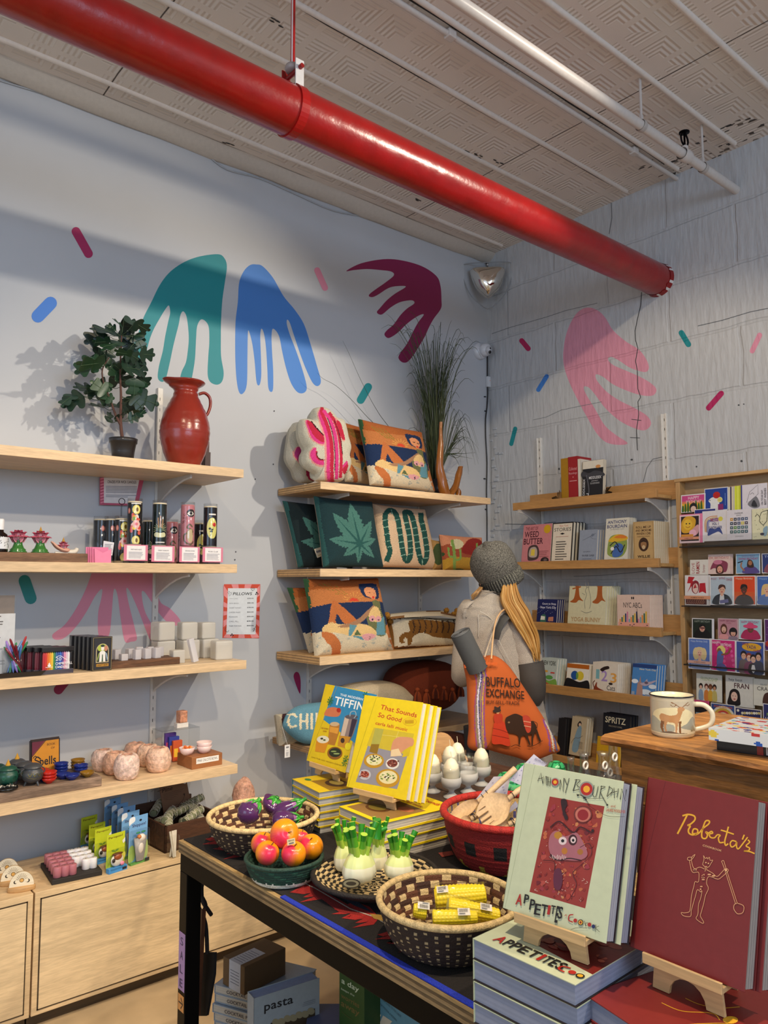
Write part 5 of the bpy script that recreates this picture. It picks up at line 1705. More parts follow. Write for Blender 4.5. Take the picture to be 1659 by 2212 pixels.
def sunbather(f):
 F=lambda*pts:[f(*p)for p in pts]
 e=lambda x,y,rx,ry,c:('P',[f(x+rx*math.cos(a*.5236),y+ry*math.sin(a*.5236))for a in range(12)],c)
 sh=[('P',F((230,840),(1000,840),(1010,1100),(300,1170)),'#c27840'),('P',F((230,840),(1000,840),(1000,925),(700,965),(300,990)),'#ad5e26'),('S',F((230,860),(300,870),(315,940),(305,1020),(330,1100),(320,1180),(270,1170),(240,1000)),GRN),('P',F((300,1170),(540,1120),(980,1100),(1050,1110),(1090,1330),(1000,1420),(340,1420)),NAVY),('P',F((330,1420),(440,1405),(900,1400),(1075,1400),(1170,1640),(1000,1680),(330,1680)),SAND)]
 rnd=random.Random(4)
 for k in range(40):
  x=rnd.uniform(380,1120);y=rnd.uniform(1430,1640)
  sh.append(e(x,y,rnd.uniform(9,18),rnd.uniform(8,15),rnd.choice(['#aeb0a4','#b9b8a8','#c6c2ae'])))
 for k in range(4):
  sh.append(('L',F((400+50*k,925),(540+40*k,1010),(600+34*k,1035)),4,'#8a7a2c'))
 for k in range(9):
  a=math.pi*(1.05+k*.1125)
  sh.append(('L',F((755+55*math.cos(a),1095+50*math.sin(a)),(755+105*math.cos(a),1095+85*math.sin(a))),5,'#e0a050'))
 sh+=[('P',F((705,1100),(725,1075),(760,1065),(795,1080),(805,1100)),TNG),('S',F((805,935),(880,925),(970,930),(1000,990),(1005,1070),(960,1080),(880,1060),(850,1040),(820,990)),'#0f2850'),('S',F((858,985),(895,960),(950,975),(975,1010),(975,1060),(950,1078),(910,1060),(880,1040)),'#e59a6a'),e(952,1062,13,12,'#d8372a'),('L',F((900,1012),(928,1018)),4,'#3a2018'),('L',F((945,1018),(970,1022)),4,'#3a2018'),('P',F((830,1078),(1005,1078),(1015,1110),(840,1100)),'#c57c46'),('S',F((940,1100),(1010,1100),(1030,1200),(1070,1300),(1070,1435),(980,1435),(900,1330),(890,1240),(950,1160)),'#6b6f48'),('P',F((990,1300),(1055,1250),(1072,1435),(975,1435)),'#5f94a4'),('S',F((540,1105),(590,1110),(780,1280),(740,1310),(660,1320),(590,1230),(570,1340),(520,1400),(470,1410),(510,1280)),SKN),('P',F((585,1235),(650,1310),(590,1320),(572,1290)),NAVY),('S',F((440,1385),(470,1340),(540,1310),(620,1330),(760,1320),(900,1340),(980,1400),(970,1440),(860,1470),(720,1445),(620,1420),(470,1405)),'#e6c283'),('S',F((600,1350),(780,1290),(940,1150),(960,1175),(830,1310),(700,1360)),'#a67c5c'),('S',F((905,1240),(950,1160),(1000,1165),(1030,1250),(1020,1300),(950,1300)),'#e6c283'),e(940,1272,34,30,'#dfa0a4'),e(1000,1275,26,30,'#dfa0a4'),e(943,1282,9,11,'#1b1b3a'),e(1006,1286,8,10,'#1b1b3a'),('P',F((715,1330),(790,1340),(730,1445),(705,1440)),'#5f94a4'),('P',F((790,1380),(835,1440),(760,1440)),'#5a6b45'),('P',F((740,1445),(860,1450),(850,1490)),'#5f94a4'),('S',F((840,1440),(900,1420),(970,1435),(960,1465),(900,1490),(850,1475)),'#dfa0a4'),('L',F((918,1455),(918,1476)),7,'#1b1b3a'),('S',F((432,1415),(520,1412),(590,1460),(628,1540),(610,1640),(540,1650),(535,1560),(480,1500)),SKN)]
 return sh
cor=[(250,875),(985,870),(1150,1600),(365,1660)]
pillow('pillow','sunbather pillow in front on the third pillow shelf, orange sky and navy sea','pillow',cor,zb_,3.035,.11,sunbather(lambda x,y:(x,y)),'#c27840',.16,side='#a89a8c',zfix=P3+.004,NA=260,NR=60,group='sunbather pillows')
def quadmap(src,dst):
 def f(x,y):
  (ax,ay),(bx,by),(cx,cy),(dx,dy)=src
  u=(x-ax)/(bx-ax)
  for _ in range(6):
   v=(y-(ay+(by-ay)*u))/((dy+(cy-dy)*u)-(ay+(by-ay)*u))
   xl=ax+(dx-ax)*v;xr=bx+(cx-bx)*v
   u=(x-xl)/(xr-xl)
  (ax,ay),(bx,by),(cx,cy),(dx,dy)=dst
  return(ax*(1-u)*(1-v)+bx*u*(1-v)+cx*u*v+dx*(1-u)*v,ay*(1-u)*(1-v)+by*u*(1-v)+cy*u*v+dy*(1-u)*v)
 return f
d2=[(90,965),(800,950),(930,1600),(310,1625)]
pillow('pillow','sunbather pillow mostly hidden behind the front one on the third pillow shelf','pillow',d2,zb_,3.17,.10,sunbather(quadmap(cor,d2)),'#c27840',.14,side='#a89a8c',zfix=P3+.004,group='sunbather pillows')
d3=[(680,720),(1110,810),(1205,1225),(760,1175)]
pillow('pillow','sunbather pillow on the top pillow shelf in front of the tall grass','pillow',d3,za,3.10,.10,sunbather(quadmap(cor,d3)),'#c27840',.14,side='#a89a8c',zfix=P1+.004,NA=260,NR=60,group='sunbather pillows')
d4=[(520,725),(800,800),(860,1190),(590,1150)]
pillow('pillow','sunbather pillow between the pink cactus pillow and its twin on the top shelf','pillow',d4,za,3.24,.09,sunbather(quadmap(cor,d4)),'#c27840',.10,side='#a89a8c',zfix=P1+.004,group='sunbather pillows')
# leaf pillows
LG,LM,LD='#46796f','#16383a','#1f5450'
leafc=[(355,55),(925,110),(1040,770),(450,765)]
def leafshapes(f):
 F=lambda*pts:[f(*p)for p in pts]
 sh=[('P',F((330,30),(410,70),(430,300),(480,560),(510,700),(505,790),(440,790)),'#245654')]
 o=(820,530)
 def leaflet(tip,w):
  tx,ty=tip;dx,dy=tx-o[0],ty-o[1];L_=math.hypot(dx,dy);ux,uy=dx/L_,dy/L_;nx_,ny_=-uy,ux
  pts=[]
  n=9
  for s in(1,-1):
   seg=[]
   for k in range(n+1):
    u=k/n
    ww=w*math.sin(math.pi*min(1,u**.8))*(1 if k%1==0 else 1)
    seg.append((o[0]+ux*L_*u+nx_*s*ww,o[1]+uy*L_*u+ny_*s*ww))
    if k<n:
     seg.append((o[0]+ux*L_*(u+.03)+nx_*s*ww*.72,o[1]+uy*L_*(u+.03)+ny_*s*ww*.72))
   pts+=seg if s==1 else seg[::-1]
  return('P',F(*pts),LG),('P',F((o[0]+nx_*14,o[1]+ny_*14),(o[0]+ux*L_*.85,o[1]+uy*L_*.85),(o[0]-nx_*14,o[1]-ny_*14)),LD)
 tips=[((720,125),85),((545,220),78),((512,480),68),((930,300),62),((975,480),52),((655,650),52),((960,665),46),((800,722),34)]
 A=[leaflet(*t_)for t_ in tips]
 return sh+[a for a,b in A]+[b for a,b in A]
pillow('pillow','dark green leaf pillow in front on the second pillow shelf','pillow',leafc,zb_,3.06,.10,leafshapes(lambda x,y:(x,y)),'#11353a',.14,zfix=P2+.004,NA=260,NR=60,group='leaf pillows',side='#a8998a')
d5=[(45,100),(600,150),(740,770),(200,768)]
g,M,mp=pillow('pillow','dark green leaf pillow behind its twin at the left end of the second shelf','pillow',d5,zb_,3.21,.10,leafshapes(quadmap(leafc,d5)),'#0d2226',.12,zfix=P2+.004,group='leaf pillows',side='#a8998a')
mb=MB()
q=[mp(283,602),(mp(424,558)),mp(430,640),mp(315,690)]
mb.add([p+Vector((0,-.07,0))for p in q]+[p+Vector((0,-.069,0))for p in q],[(3,2,1,0),(4,5,6,7)],'#d9d2bd')
art(mb,lambda x,y:mp(x,y)+Vector((0,-.0702,0)),[('E',395,605,26,30,'#4a3a34'),('E',398,608,12,14,'#b58a6a'),('P',[(300,622),(345,608),(352,628),(308,642)],'#7a7a80'),('P',[(318,662),(380,640),(384,652),(322,672)],'#c8b88a')])
mb.obj('swing_tag',g,'paper',.6)
pillow('pillow','cream woolly pillow with a banded green snake on the second pillow shelf','pillow',[(930,130),(1450,185),(1605,790),(1010,760)],zb_,3.12,.10,[('C',[(1090,680),(1115,600),(1095,500),(1070,300),(1075,230),(1120,195),(1180,240),(1215,400),(1245,600),(1280,700),(1320,640),(1310,450),(1270,260),(1270,215),(1330,240),(1370,400),(1400,600),(1440,720),(1485,640),(1465,450),(1430,300),(1425,245)],52,'#0f4a42'),('P',[(1395,215),(1455,235),(1440,265),(1400,262)],'#0f4a42')]+[('L',[(x-27,y+6),(x+27,y-4)],6,'#8fb8a4')for x,y in((1073,290),(1080,360),(1085,430),(1092,500),(1105,560),(1180,290),(1205,370),(1215,440),(1228,510),(1240,570),(1275,320),(1290,380),(1300,440),(1312,500),(1318,570),(1320,630),(1250,640),(1350,300),(1372,370),(1378,440),(1390,510),(1398,570),(1410,640),(1430,330),(1445,400),(1460,470),(1470,540),(1485,600),(1470,670))]+[('L',[(1130,190),(1140,235)],6,'#8fb8a4'),('L',[(1280,690),(1290,650)],6,'#8fb8a4'),('L',[(1440,690),(1440,735)],6,'#8fb8a4')],'#d3b594',.14,zfix=P2+.004,NA=260,NR=60,side='#c4a584')
# cactus scene cushions
pillow('pillow','small desert pillow with a green cactus at the right of the second pillow shelf','pillow',[(1240,1515),(1525,1535),(1545,1765),(1265,1760)],za,3.05,.08,[('P',[(1230,1600),(1300,1580),(1400,1590),(1560,1570),(1560,1780),(1230,1780)],'#9c4a2c'),('E',1362,1580,45,34,'#d8cfa6'),('S',[(1400,1640),(1430,1560),(1480,1540),(1530,1560),(1540,1650)],'#8c1f18'),('P',[(1240,1700),(1330,1665),(1560,1680),(1560,1790),(1240,1790)],'#b3892a'),('C',[(1345,1750),(1345,1650),(1330,1560)],20,'#7c9c4a'),('C',[(1345,1670),(1310,1660),(1305,1610)],14,'#7c9c4a'),('C',[(1350,1690),(1385,1680),(1385,1620)],14,'#7c9c4a'),('C',[(1500,1650),(1500,1580)],12,'#7c9c4a'),('E',1255,1650,22,16,'#2f4a26'),('E',1380,1758,30,10,'#4a5a28')],'#cf8a66',.10,zfix=P2+.004)
pillow('pillow','small green-fronted pillow squeezed between the snake and the desert pillows','pillow',[(1180,1548),(1262,1560),(1262,1760),(1195,1756)],za,3.10,.06,[('E',1235,1650,40,75,'#3a4a24')],'#a9824a',.05,zfix=P2+.004)
# pink cactus pillow, two lobed pieces
PW,PP,PK_,PR_='#d9d4be','#eda69a','#e83f8e','#cc2444'
o1=[(1280,1500),(1060,1500),(830,1490),(830,1380),(700,1290),(600,1180),(590,1050),(640,930),(590,820),(540,680),(530,520),(550,400),(650,380),(740,400),(755,260),(810,185),(940,168),(1060,230),(1170,350),(1290,400),(1350,560),(1380,700),(1430,900),(1400,1060),(1430,1200),(1380,1350),(1290,1410)]
ps=[('S',[(1370,760),(1330,560),(1250,400),(1180,350),(1230,560),(1300,700),(1320,760)],PP),('S',[(1370,740),(1330,560),(1280,430),(1220,400),(1260,560),(1310,720)],PR_),('C',[(1050,1480),(1035,1300),(1040,1000),(1010,700),(930,420),(900,280),(950,190)],60,PP),('C',[(1090,1490),(1070,1300),(1075,1000),(1055,700),(960,420),(925,280),(955,200)],62,PK_),('C',[(1140,1490),(1135,1250),(1140,1000),(1120,750),(1050,480),(960,270),(960,200)],66,PR_),('C',[(1220,1420),(1225,1200),(1225,1000),(1200,700),(1120,430),(1000,240)],62,PK_),('C',[(1290,1400),(1300,1200),(1300,1000),(1270,700),(1190,430),(1100,280)],56,PR_),('C',[(1187,1300),(1190,1000),(1160,700),(1110,500),(1050,350)],13,'#3a0a14'),('C',[(1322,1000),(1310,850),(1260,620),(1180,400)],12,'#3a0a14'),('S',[(650,410),(720,405),(800,440),(900,580),(990,660),(990,850),(880,820),(760,740),(700,600)],PP),('S',[(670,410),(740,410),(900,580),(990,670),(990,820),(860,790),(770,700),(710,560)],PK_),('S',[(690,405),(760,420),(900,590),(990,680),(990,790),(880,740),(790,640),(720,500)],PR_),('C',[(770,420),(850,520),(980,660)],20,'#3a0a14'),('S',[(790,880),(860,900),(840,1000),(900,1090),(990,1120),(980,1240),(860,1210),(760,1130),(720,1000)],PP),('S',[(810,890),(860,905),(845,1000),(900,1090),(985,1120),(980,1200),(870,1180),(780,1110),(745,1000)],PK_),('C',[(860,960),(865,1040),(910,1095),(990,1110)],34,PR_),('C',[(868,970),(875,1050),(920,1092),(990,1102)],14,'#3a0a14'),('S',[(1330,1240),(1380,1140),(1420,1160),(1420,1260),(1370,1360),(1330,1340)],PR_),('P',[(1330,1200),(1400,1120),(1425,1150),(1330,1260)],PK_),('C',[(1000,1320),(1150,1330),(1280,1320)],10,'#b81f50')]
pillow('cactus_pillow','pink and white cactus-shaped pillow in front at the left of the top pillow shelf','pillow',None,zd_,3.07,.14,ps,PW,.05,outline=o1,side=PW,zfix=P1+.004,NA=280,NR=64,bev=.4)
o2=[(820,1490),(600,1530),(500,1480),(440,1320),(360,1200),(310,1060),(340,800),(400,500),(520,430),(700,430),(900,600),(950,1200)]
pillow('cactus_pillow','pink and white cactus-shaped pillow half hidden behind its twin near the wall','pillow',None,zd_,3.22,.12,[('S',[(560,860),(650,880),(660,1200),(560,1180),(430,1020),(470,900)],PP),('S',[(570,870),(650,880),(660,1180),(590,1180),(470,1040),(500,900)],'#c2357e'),('S',[(690,1280),(900,1300),(900,1480),(760,1470),(690,1400)],'#b01a50')],'#cfcab8',.05,outline=o2,side='#c9c4b2',zfix=P1+.004,bev=.4)
# shelf three: tiger cushion
g,M,mp=pillow('tiger_pillow','long white pillow with a brown tiger and mustard pompoms on the third shelf','pillow',[(870,415),(1480,440),(1500,632),(905,648)],zc_,3.06,.13,[('P',[(860,400),(900,420),(935,655),(900,670)],'#8a5c20'),('P',[(900,630),(1500,610),(1500,660),(900,660)],'#7a4a16'),('S',[(1030,455),(1120,440),(1400,470),(1500,470),(1500,600),(1330,575),(1200,560),(1130,530),(1060,560),(1050,610),(1020,615),(1020,570),(990,575),(1000,600),(970,600),(965,560),(1000,530),(1040,520)],'#7d5216')]+[('C',[(1060+40*k,450),(1070+40*k,490),(1060+40*k,530)],9,'#3a2210')for k in range(10)]+[('C',[(900,440),(1100,425),(1380,470)],5,'#3a2210')],'#d4c9ae',.10,zfix=P3+.004,side='#d2c8b2',bev=.45)
mb=MB()
for(x,y,r)in((880,415,.017),(905,455,.014),(1290,378,.015),(1365,385,.018),(1340,405,.014)):
 q=pmap(M,zc_,off=-.02 if x<1000 else .03)(x,y)
 mb.ell(q,(r,r,r),'#9a6a1c',12,amp=.25,fr=20)
 for k in range(34):
  d=Vector((random.gauss(0,1),random.gauss(0,1),random.gauss(0,1))).normalized()
  mb.tube([q+d*r*.8,q+d*r*1.22],.0016,random.choice(['#b07c24','#8a5c18','#c08a30']),4)
mb.obj('pompoms',g,'wool',.95)
# white folded flap on top of the tiger pillow
fl=[wmap(3.12,zc_)(x,y)for x,y in((905,415),(1200,385),(1300,395),(1390,440),(1390,470),(1100,440))]
mb=MB()
iv=M.inverted()
rows=[[iv@wmap(yy,zc_)(x,y0+dy)for x,y0 in((905,418),(1000,408),(1150,398),(1250,396),(1390,425),(1470,450))]for yy,dy in((3.0,20),(3.04,4),(3.12,-10),(3.22,-18))]
mb.grid(rows,lambda i,j:'#dcd3bc' if(i+j)%4 else '#8a6030')
mb.obj('top_flap',g,'wool',.95)
# lowest shelf
g,M,mp=pillow('chill_pillow','blue oval pillow lettered in cream wool, behind the blue and yellow cookbook','pillow',None,zc_,3.06,.12,[('L',[(255,1110),(235,1090),(205,1100),(200,1150),(215,1185),(250,1175)],17,'#e4d9b8'),('L',[(285,1100),(285,1190)],17,'#e4d9b8'),('L',[(330,1095),(330,1190)],17,'#e4d9b8'),('L',[(285,1143),(330,1140)],15,'#e4d9b8'),('L',[(362,1095),(362,1190)],17,'#e4d9b8'),('L',[(395,1090),(395,1186),(425,1180)],15,'#e4d9b8'),('L',[(440,1088),(440,1184),(470,1180)],15,'#e4d9b8')],'#5f93a8',.12,outline=[(400,1300),(290,1290),(215,1240),(170,1190),(168,1150),(200,1080),(270,1035),(380,1015),(480,1012),(580,1040),(640,1110),(640,1200),(560,1270)],side='#5f93a8',zfix=P4+.012)
w=.028;h=.055;o_=M.inverted()@ony(*zc_(175,1395),2.9625)
mb=MB(Matrix.Translation(o_)@Matrix.Rotation(.12,4,'X'))
mb.box(0,0,0,w,.001,h,'#dcdcdc');mb.tube([(w/2,0,h),(w/2+.01,.06,h+.07)],.0006,'#dddddd',4);art(mb,upmap(w),[t('SOFT',30,100,70,112,'#55555c')]+bars(25,20,75,90,6,'#8a8a90',.4,.3,8)+[('R',25,150,75,170,'#6a6a70')])
mb.obj('hanging_tag',g,'paper')
pillow('pillow','small cream pillow at the left end of the lowest shelf behind the blue oval','pillow',[(112,1095),(260,1075),(300,1290),(135,1312)],zc_,3.17,.09,[('S',[(165,1080),(200,1080),(200,1200),(165,1180),(155,1130)],'#3a1420')],'#c9bea6',.08,zfix=P4+.004,side='#b9ae96')
pillow('fleece_bolster','cream fleecy bolster lying behind the cookbooks on the lowest shelf','pillow',None,zc_,3.14,.20,[],'#c4b496',.05,outline=[(760,1090),(520,1090),(470,1000),(560,905),(700,868),(850,862),(950,892),(1010,935),(1050,960),(1066,990),(1045,1012),(980,1010),(930,1050),(850,1085)],side='#c4b496',zfix=P4+.15)
# rust cushions with tassels
rc=ony(*zc_(1190,900),3.06)
RU='#6a2608'
g=thing('tassel_cushion','big rust-red cushion with a row of thick tassels behind the shopper','cushion',(rc.x+.03,3.17,P4))
mb=MB();mb.ell((.0,0,.188),(.24,.145,.14),RU,30,pw=.75);mb.obj('cushion_body',g,'wool',.95)
def tassels(par,x0,x1,z,y,n,c,s=1):
 for k in range(n):
  x=x0+(x1-x0)*k/(n-1);zz0=z-.012*math.sin(k*2.1)-(x-x0)*.05
  mb=MB()
  mb.ell((x,y,zz0),(.012*s,.012*s,.011*s),c,10)
  for q in range(16):
   a=q*.39
   mb.tube([(x+.005*math.cos(a),y+.005*math.sin(a),zz0-.006),(x+.018*s*math.cos(a),y+.014*math.sin(a),zz0-.028*s),(x+.021*s*math.cos(a),y+.016*math.sin(a),zz0-.058*s)],.0032,random.choice([c,c,'#7a3010' if c=='#9a4220' else '#531a08']),4)
  mb.obj('tassel',par,'wool',.95)
tassels(g,-.17,.15,.20,-.148,6,'#8e3c14',1.05)
g2=thing('tassel_cushion','dark rust stool cushion with rows of tassels below the bigger rust cushion','cushion',(rc.x-.17,2.84,.0))
mb=MB();mb.ell((0,0,.62),(.24,.12,.17),'#431504',26,pw=.6);mb.ell((0,0,.30),(.22,.12,.30),'#361004',24,pw=.5);mb.obj('cushion_body',g2,'wool',.95)
for r_ in range(3):
 tassels(g2,-.17,.17,.70-r_*.085,-.13,7,'#431504')
# tall grass in a pot
gp=Vector((ony(935,1040,3.2).x+.02,3.2,P1))
g=thing('grass_plant','tall spray of thin green grass blades in a dark pot behind the pillows','plant',gp)
mb=MB();mb.lathe([(0,0),(.055,0),(.07,.11),(.066,.11),(.06,.10),(0,.10)],'#1f1f22',28);mb.obj('pot',g,'plastic',.5)
random.seed(21)
mb=MB()
bz=.095
for k in range(170):
 a=random.uniform(0,2*math.pi);r0=random.uniform(0,.04)
 H_=random.uniform(.45,.98);spread=random.uniform(.02,.26)*H_
 a2=a+random.uniform(-.6,.6)
 yl=.55
 p0=Vector((r0*math.cos(a),r0*math.sin(a),bz))
 dx,dy=spread*math.cos(a2),spread*math.sin(a2)*yl
 if dy>.10:dy=.10
 pts=[p0,p0+Vector((dx*.18,dy*.2,H_*.4)),p0+Vector((dx*.55,dy*.5,H_*.75)),p0+Vector((dx*1.15,dy,H_*.95)),p0+Vector((dx*1.6,dy,H_*random.uniform(.88,1.0)))]
 if gp.y+pts[-1].y>YL-.01:continue
 w=random.uniform(.0014,.0024)
 mb.tube(smooth3(pts,3),[w,w,w,w,w,w,w*.9,w*.9,w*.8,w*.7,w*.6,w*.45,w*.25],random.choice(['#3d4a22','#2c3a1e','#4c5228','#38451f','#263318']),4,False)
for k in range(34):
 a=random.uniform(-.5,.6);s_=1 if k%5 else-1
 R_=random.uniform(.14,.30)
 pts=[Vector((0,0,bz)),Vector((s_*R_*.25,-.03,bz+.16)),Vector((s_*R_*.7,-.05,bz+random.uniform(.15,.45))),Vector((s_*R_*1.1,-.05,bz+random.uniform(.05,.30)))]
 mb.tube(smooth3(pts,4),[.0016]*8+[.0013,.001,.0008,.0006,.0004],random.choice(['#2c3a1e','#3d4a22','#222c18']),4,False)
def stray(pts):
 q=[wmap(3.24,za)(x,y)-gp for x,y in pts]
 q[0]=Vector((0,0,bz));q=[Vector((v.x,.04*(i>0),v.z))for i,v in enumerate(q)]
 n=len(smooth3(q,4))
 mb.tube(smooth3(q,4),[.002-.0015*i/n for i in range(n)],'#2a3320',4,False)
stray([(1100,1000),(900,850),(760,720),(640,590),(530,490),(440,440),(400,400)])
stray([(1100,1000),(900,780),(800,640),(700,450),(620,270),(575,178)])
mb.obj('foliage',g,'paint',.5)
# polished wood sculpture
sp=Vector((wmap(3.03,za)(1290,1240).x,3.03,P1))
g=thing('driftwood','varnished upright driftwood knee with two prongs at the end of the top shelf','ornament',sp)
zs_=wmap(3.03,za)
def dl(x,y):return zs_(x,y)-sp
def knob(pts,rr,seed):
 mb=MB()
 P_=smooth3([dl(*p)for p in pts],5)
 n=len(P_)
 R2=[rr[min(len(rr)-1,int(i/n*len(rr)))]for i in range(n)]
 R2=[sum(R2[max(0,i-3):i+4])/len(R2[max(0,i-3):i+4])for i in range(n)]
 rows=[]
 for i,p in enumerate(P_):
  row=[]
  for j in range(20):
   a=2*math.pi*j/20
   k=1+.28*noise.noise(Vector((math.cos(a)*1.4,math.sin(a)*1.4,i*.16+seed)))
   row.append(p+Vector((math.cos(a),math.sin(a),0))*R2[i]*k)
  rows.append(row)
 mb.grid(rows,'#8a531c',closeu=True)
 mb.add(rows[-1],[tuple(range(20))],'#8a531c',True)
 return mb
a=knob([(1285,1245),(1270,1180),(1245,1080),(1245,980),(1250,880),(1250,800),(1252,738)],[.030,.028,.022,.019,.014,.010,.008],0)
b=knob([(1310,1245),(1345,1200),(1365,1140),(1380,1080),(1388,1045)],[.026,.020,.019,.017,.013],5)
c_=knob([(1370,1245),(1372,1215),(1360,1190)],[.016,.016,.012],9)
a.obj('tall_prong',g,'plastic',.25);b.obj('short_prong',g,'plastic',.25);c_.obj('root_knob',g,'plastic',.25)
# loose tag on the top shelf under the pink pillow
p=ony(745,1041,3.0)
mb=MB();mb.box(-.016,-.01,0,.016,.01,.0015,'#e4e4e2');T(mb.obj('small_tag',kind='paper',loc=(p.x,2.985,P1)),'little white tag lying on the top pillow shelf edge','tag')
# BOOKS AND CARDS ON THE BLOCK WALL
def book_geo(g,w,h,th,cov,page,shapes=None,rough=.45,spine=None,soft=False,backc=None):
 mb=MB()
 e=.002 if not soft else .0006
 ov=.0025 if not soft else 0
 mb.box(0,0,0,w,e,h,cov,.0006)
 mb.box(0,th-e,0,w,th,h,backc or cov,.0006)
 mb.box(0,0,0,e,th,h,spine or cov,.0006)
 co=mb.obj('cover',g,'paper',rough)
 mb=MB()
 c=lin(page)
 n=max(3,int(th/.004))
 x1,z0,z1=w-ov,ov,h-ov
 for k in range(n):
  y0,y1=e+(th-2*e)*k/n,e+(th-2*e)*(k+1)/n
  f=.92 if k%2 else 1
  mb.box(e,y0,z0,x1-(.0004 if k%2 else 0),y1,z1-(.0004 if k%2 else 0),tuple(q*f for q in c))
 mb.obj('page_block',g,'paper',.8)
 if shapes:
  mb=MB();art(mb,upmap(w),shapes);mb.obj('cover_art',co,'paper',rough)
 return co
def rshelf_book(lab,z,tl,bl,br,zbase,cov,page,shapes,n=1,th=.018,x=3.535,lean=.14,cat='book',soft=False,hmax=None,copies=None,names=None,step=0):
 f=lambda p:onx(*z(*p),x)
 a,b=f(bl),f(br)
 loc=Vector((x,a.y,zbase))
 rot=(-lean,0,-math.pi/2)
 M=MX(loc,rot)
 mp=pmap(M,z)
 w=a.y-b.y
 h=mp(*tl).z
 g=thing('book',lab,cat,loc,rot,None)
 sh=shapes(100*h/w)if shapes else None
 book_geo(g,w,h,th,cov,page,sh,soft=soft)
 if n>1:
  short=names
  g['group']='copies of '+short
  proto=None
  for k in range(1,n):
   off=Vector((k*(th+.0015)/math.cos(lean),-step*k,0))
   if proto is None:
    proto=g.copy();COL.objects.link(proto);proto.location=loc+off
    for c in kids(g):
     if c.name.startswith('cover_art'):continue
     d=c.copy();COL.objects.link(d);d.parent=proto
    o=proto
   else:
    o=dup(proto,loc+off)
   o['label']=ORD[k]+' copy behind the '+short
   o['group']='copies of '+short
 return g
z6=zm(1060,900,2.7696);z7=zm(1100,1200,2.968)
S1,S2,S3,S4,S5=1.984,1.636,1.294,.950,.587
K='#1c1a1e'
# top shelf: four spines between leaf-shaped bookends
z1_=zm(1090,980,8.295)
def spine_book(lab,x0,x1,ztop,c,txt,tc,yy_off=0,d=.13,shapes=None):
 a=onx(*z1_(x0,760),3.56);b=onx(*z1_(x1,760),3.56)
 h=onx(*z1_(x0,ztop),3.56).z-S1
 g=thing('book',lab,'book',(3.56,a.y,S1),(0,0,-math.pi/2))
 w=a.y-b.y
 mb=MB();mb.box(0,0,0,.002,d,h,c,.0005);mb.box(w-.002,0,0,w,d,h,c,.0005);mb.box(0,0,0,w,.003,h,c,.001);co=mb.obj('cover',g,'paper',.5)
 mb=MB();mb.box(.002,.003,.003,w-.002,d-.003,h-.003,'#d9cdb0');mb.obj('page_block',g,'paper',.8)
 if shapes or txt:
  mb=MB();art(mb,upmap(w),(shapes or[])+([t(txt[0],10,100*h/w*.70,90,100*h/w*.77,tc),t(txt[1],8,100*h/w*.60,92,100*h/w*.66,tc),('R',12,100*h/w*.46,88,100*h/w*.475,tc),('E',50,100*h/w*.55,5,5,tc)]if txt else[]));mb.obj('spine_print',co,'paper',.5)
 return g
spine_book('mustard yellow hardback, leftmost of the spines on the top bookshelf',1020,1150,90,'#a87a14',None,'#000000')
spine_book('tall red hardback with pale spine lettering on the top bookshelf',1150,1322,62,'#9c1c22',('Collected','Readings'),'#d9a0a0')
spine_book('thin cream paperback between the red hardback and the black and white one',1324,1375,95,'#ddd6c6',None,'#000000')
a=onx(*z1_(1380,740),3.545)
g=thing('book','black and white paperback face out leaning beside the red hardback','book',(3.545,a.y,S1),(-.10,0,-math.pi/2+.05))
mp=pmap(mxo(g),z6)
w=.128;h=mp(560,268).z
book_geo(g,w,h,.03,'#17171a','#d6cdb8',[('R',0,100*h/w*.80,100,100*h/w-1,'#d9d2c0'),('S',[(0,130),(30,120),(60,128),(100,116),(100,100),(0,108)],'#3a3a3e'),t('MIDDLESEX',32,92,92,104,'#d9d9d9',1),t('JEFFREY',44,80,78,86,'#b9b9b9'),t('EUGENIDES',40,70,84,77,'#b9b9b9'),('E',75,145,12,7,'#c98a4a'),('C',[(20,110),(28,80),(34,40),(26,12)],5,'#5a5a60'),('L',[(24,30),(32,30),(32,14),(44,14)],3,'#f2f2f2'),('T','MIDDLESEX',(14,6),(14,96),(4,6),'#c9c9c9',1)],soft=True)
for k,(x,lab)in enumerate(((985,'brown leaf-like bookend at the left of the yellow hardback'),(1760,'brown leaf-like bookend at the right end of the books on the top bookshelf'))):
 a=onx(*z1_(x,745),3.53)
 g=thing('bookend',lab,'bookend',(3.53,a.y,S1))
 mb=MB()
 for q in range(5):
  a_=math.radians(200-q*42+k*8);L_=.045+.015*(q%2)
  s_=1 if k else-1
  tip=Vector((-.01+.01*q,-s_*abs(math.cos(a_))*L_,.02+.035*math.sin(abs(a_))**2+.008*q))
  mid=tip*.5+Vector((0,0,.012))
  rows=[[Vector((0,0,.004))+Vector((wd*.3,0,wd))for wd in(-.004,0,.004)],[mid+Vector((wd*.5,0,wd))for wd in(-.014,0,.014)],[tip+Vector((wd*.3,0,wd))for wd in(-.002,0,.002)]]
  mb.grid(rows,'#5a4630')
 mb.box(-.01,-.03,0,.06,.03,.004,'#4a3a28')
 mb.obj('metal_leaves',g,'metal',.5)
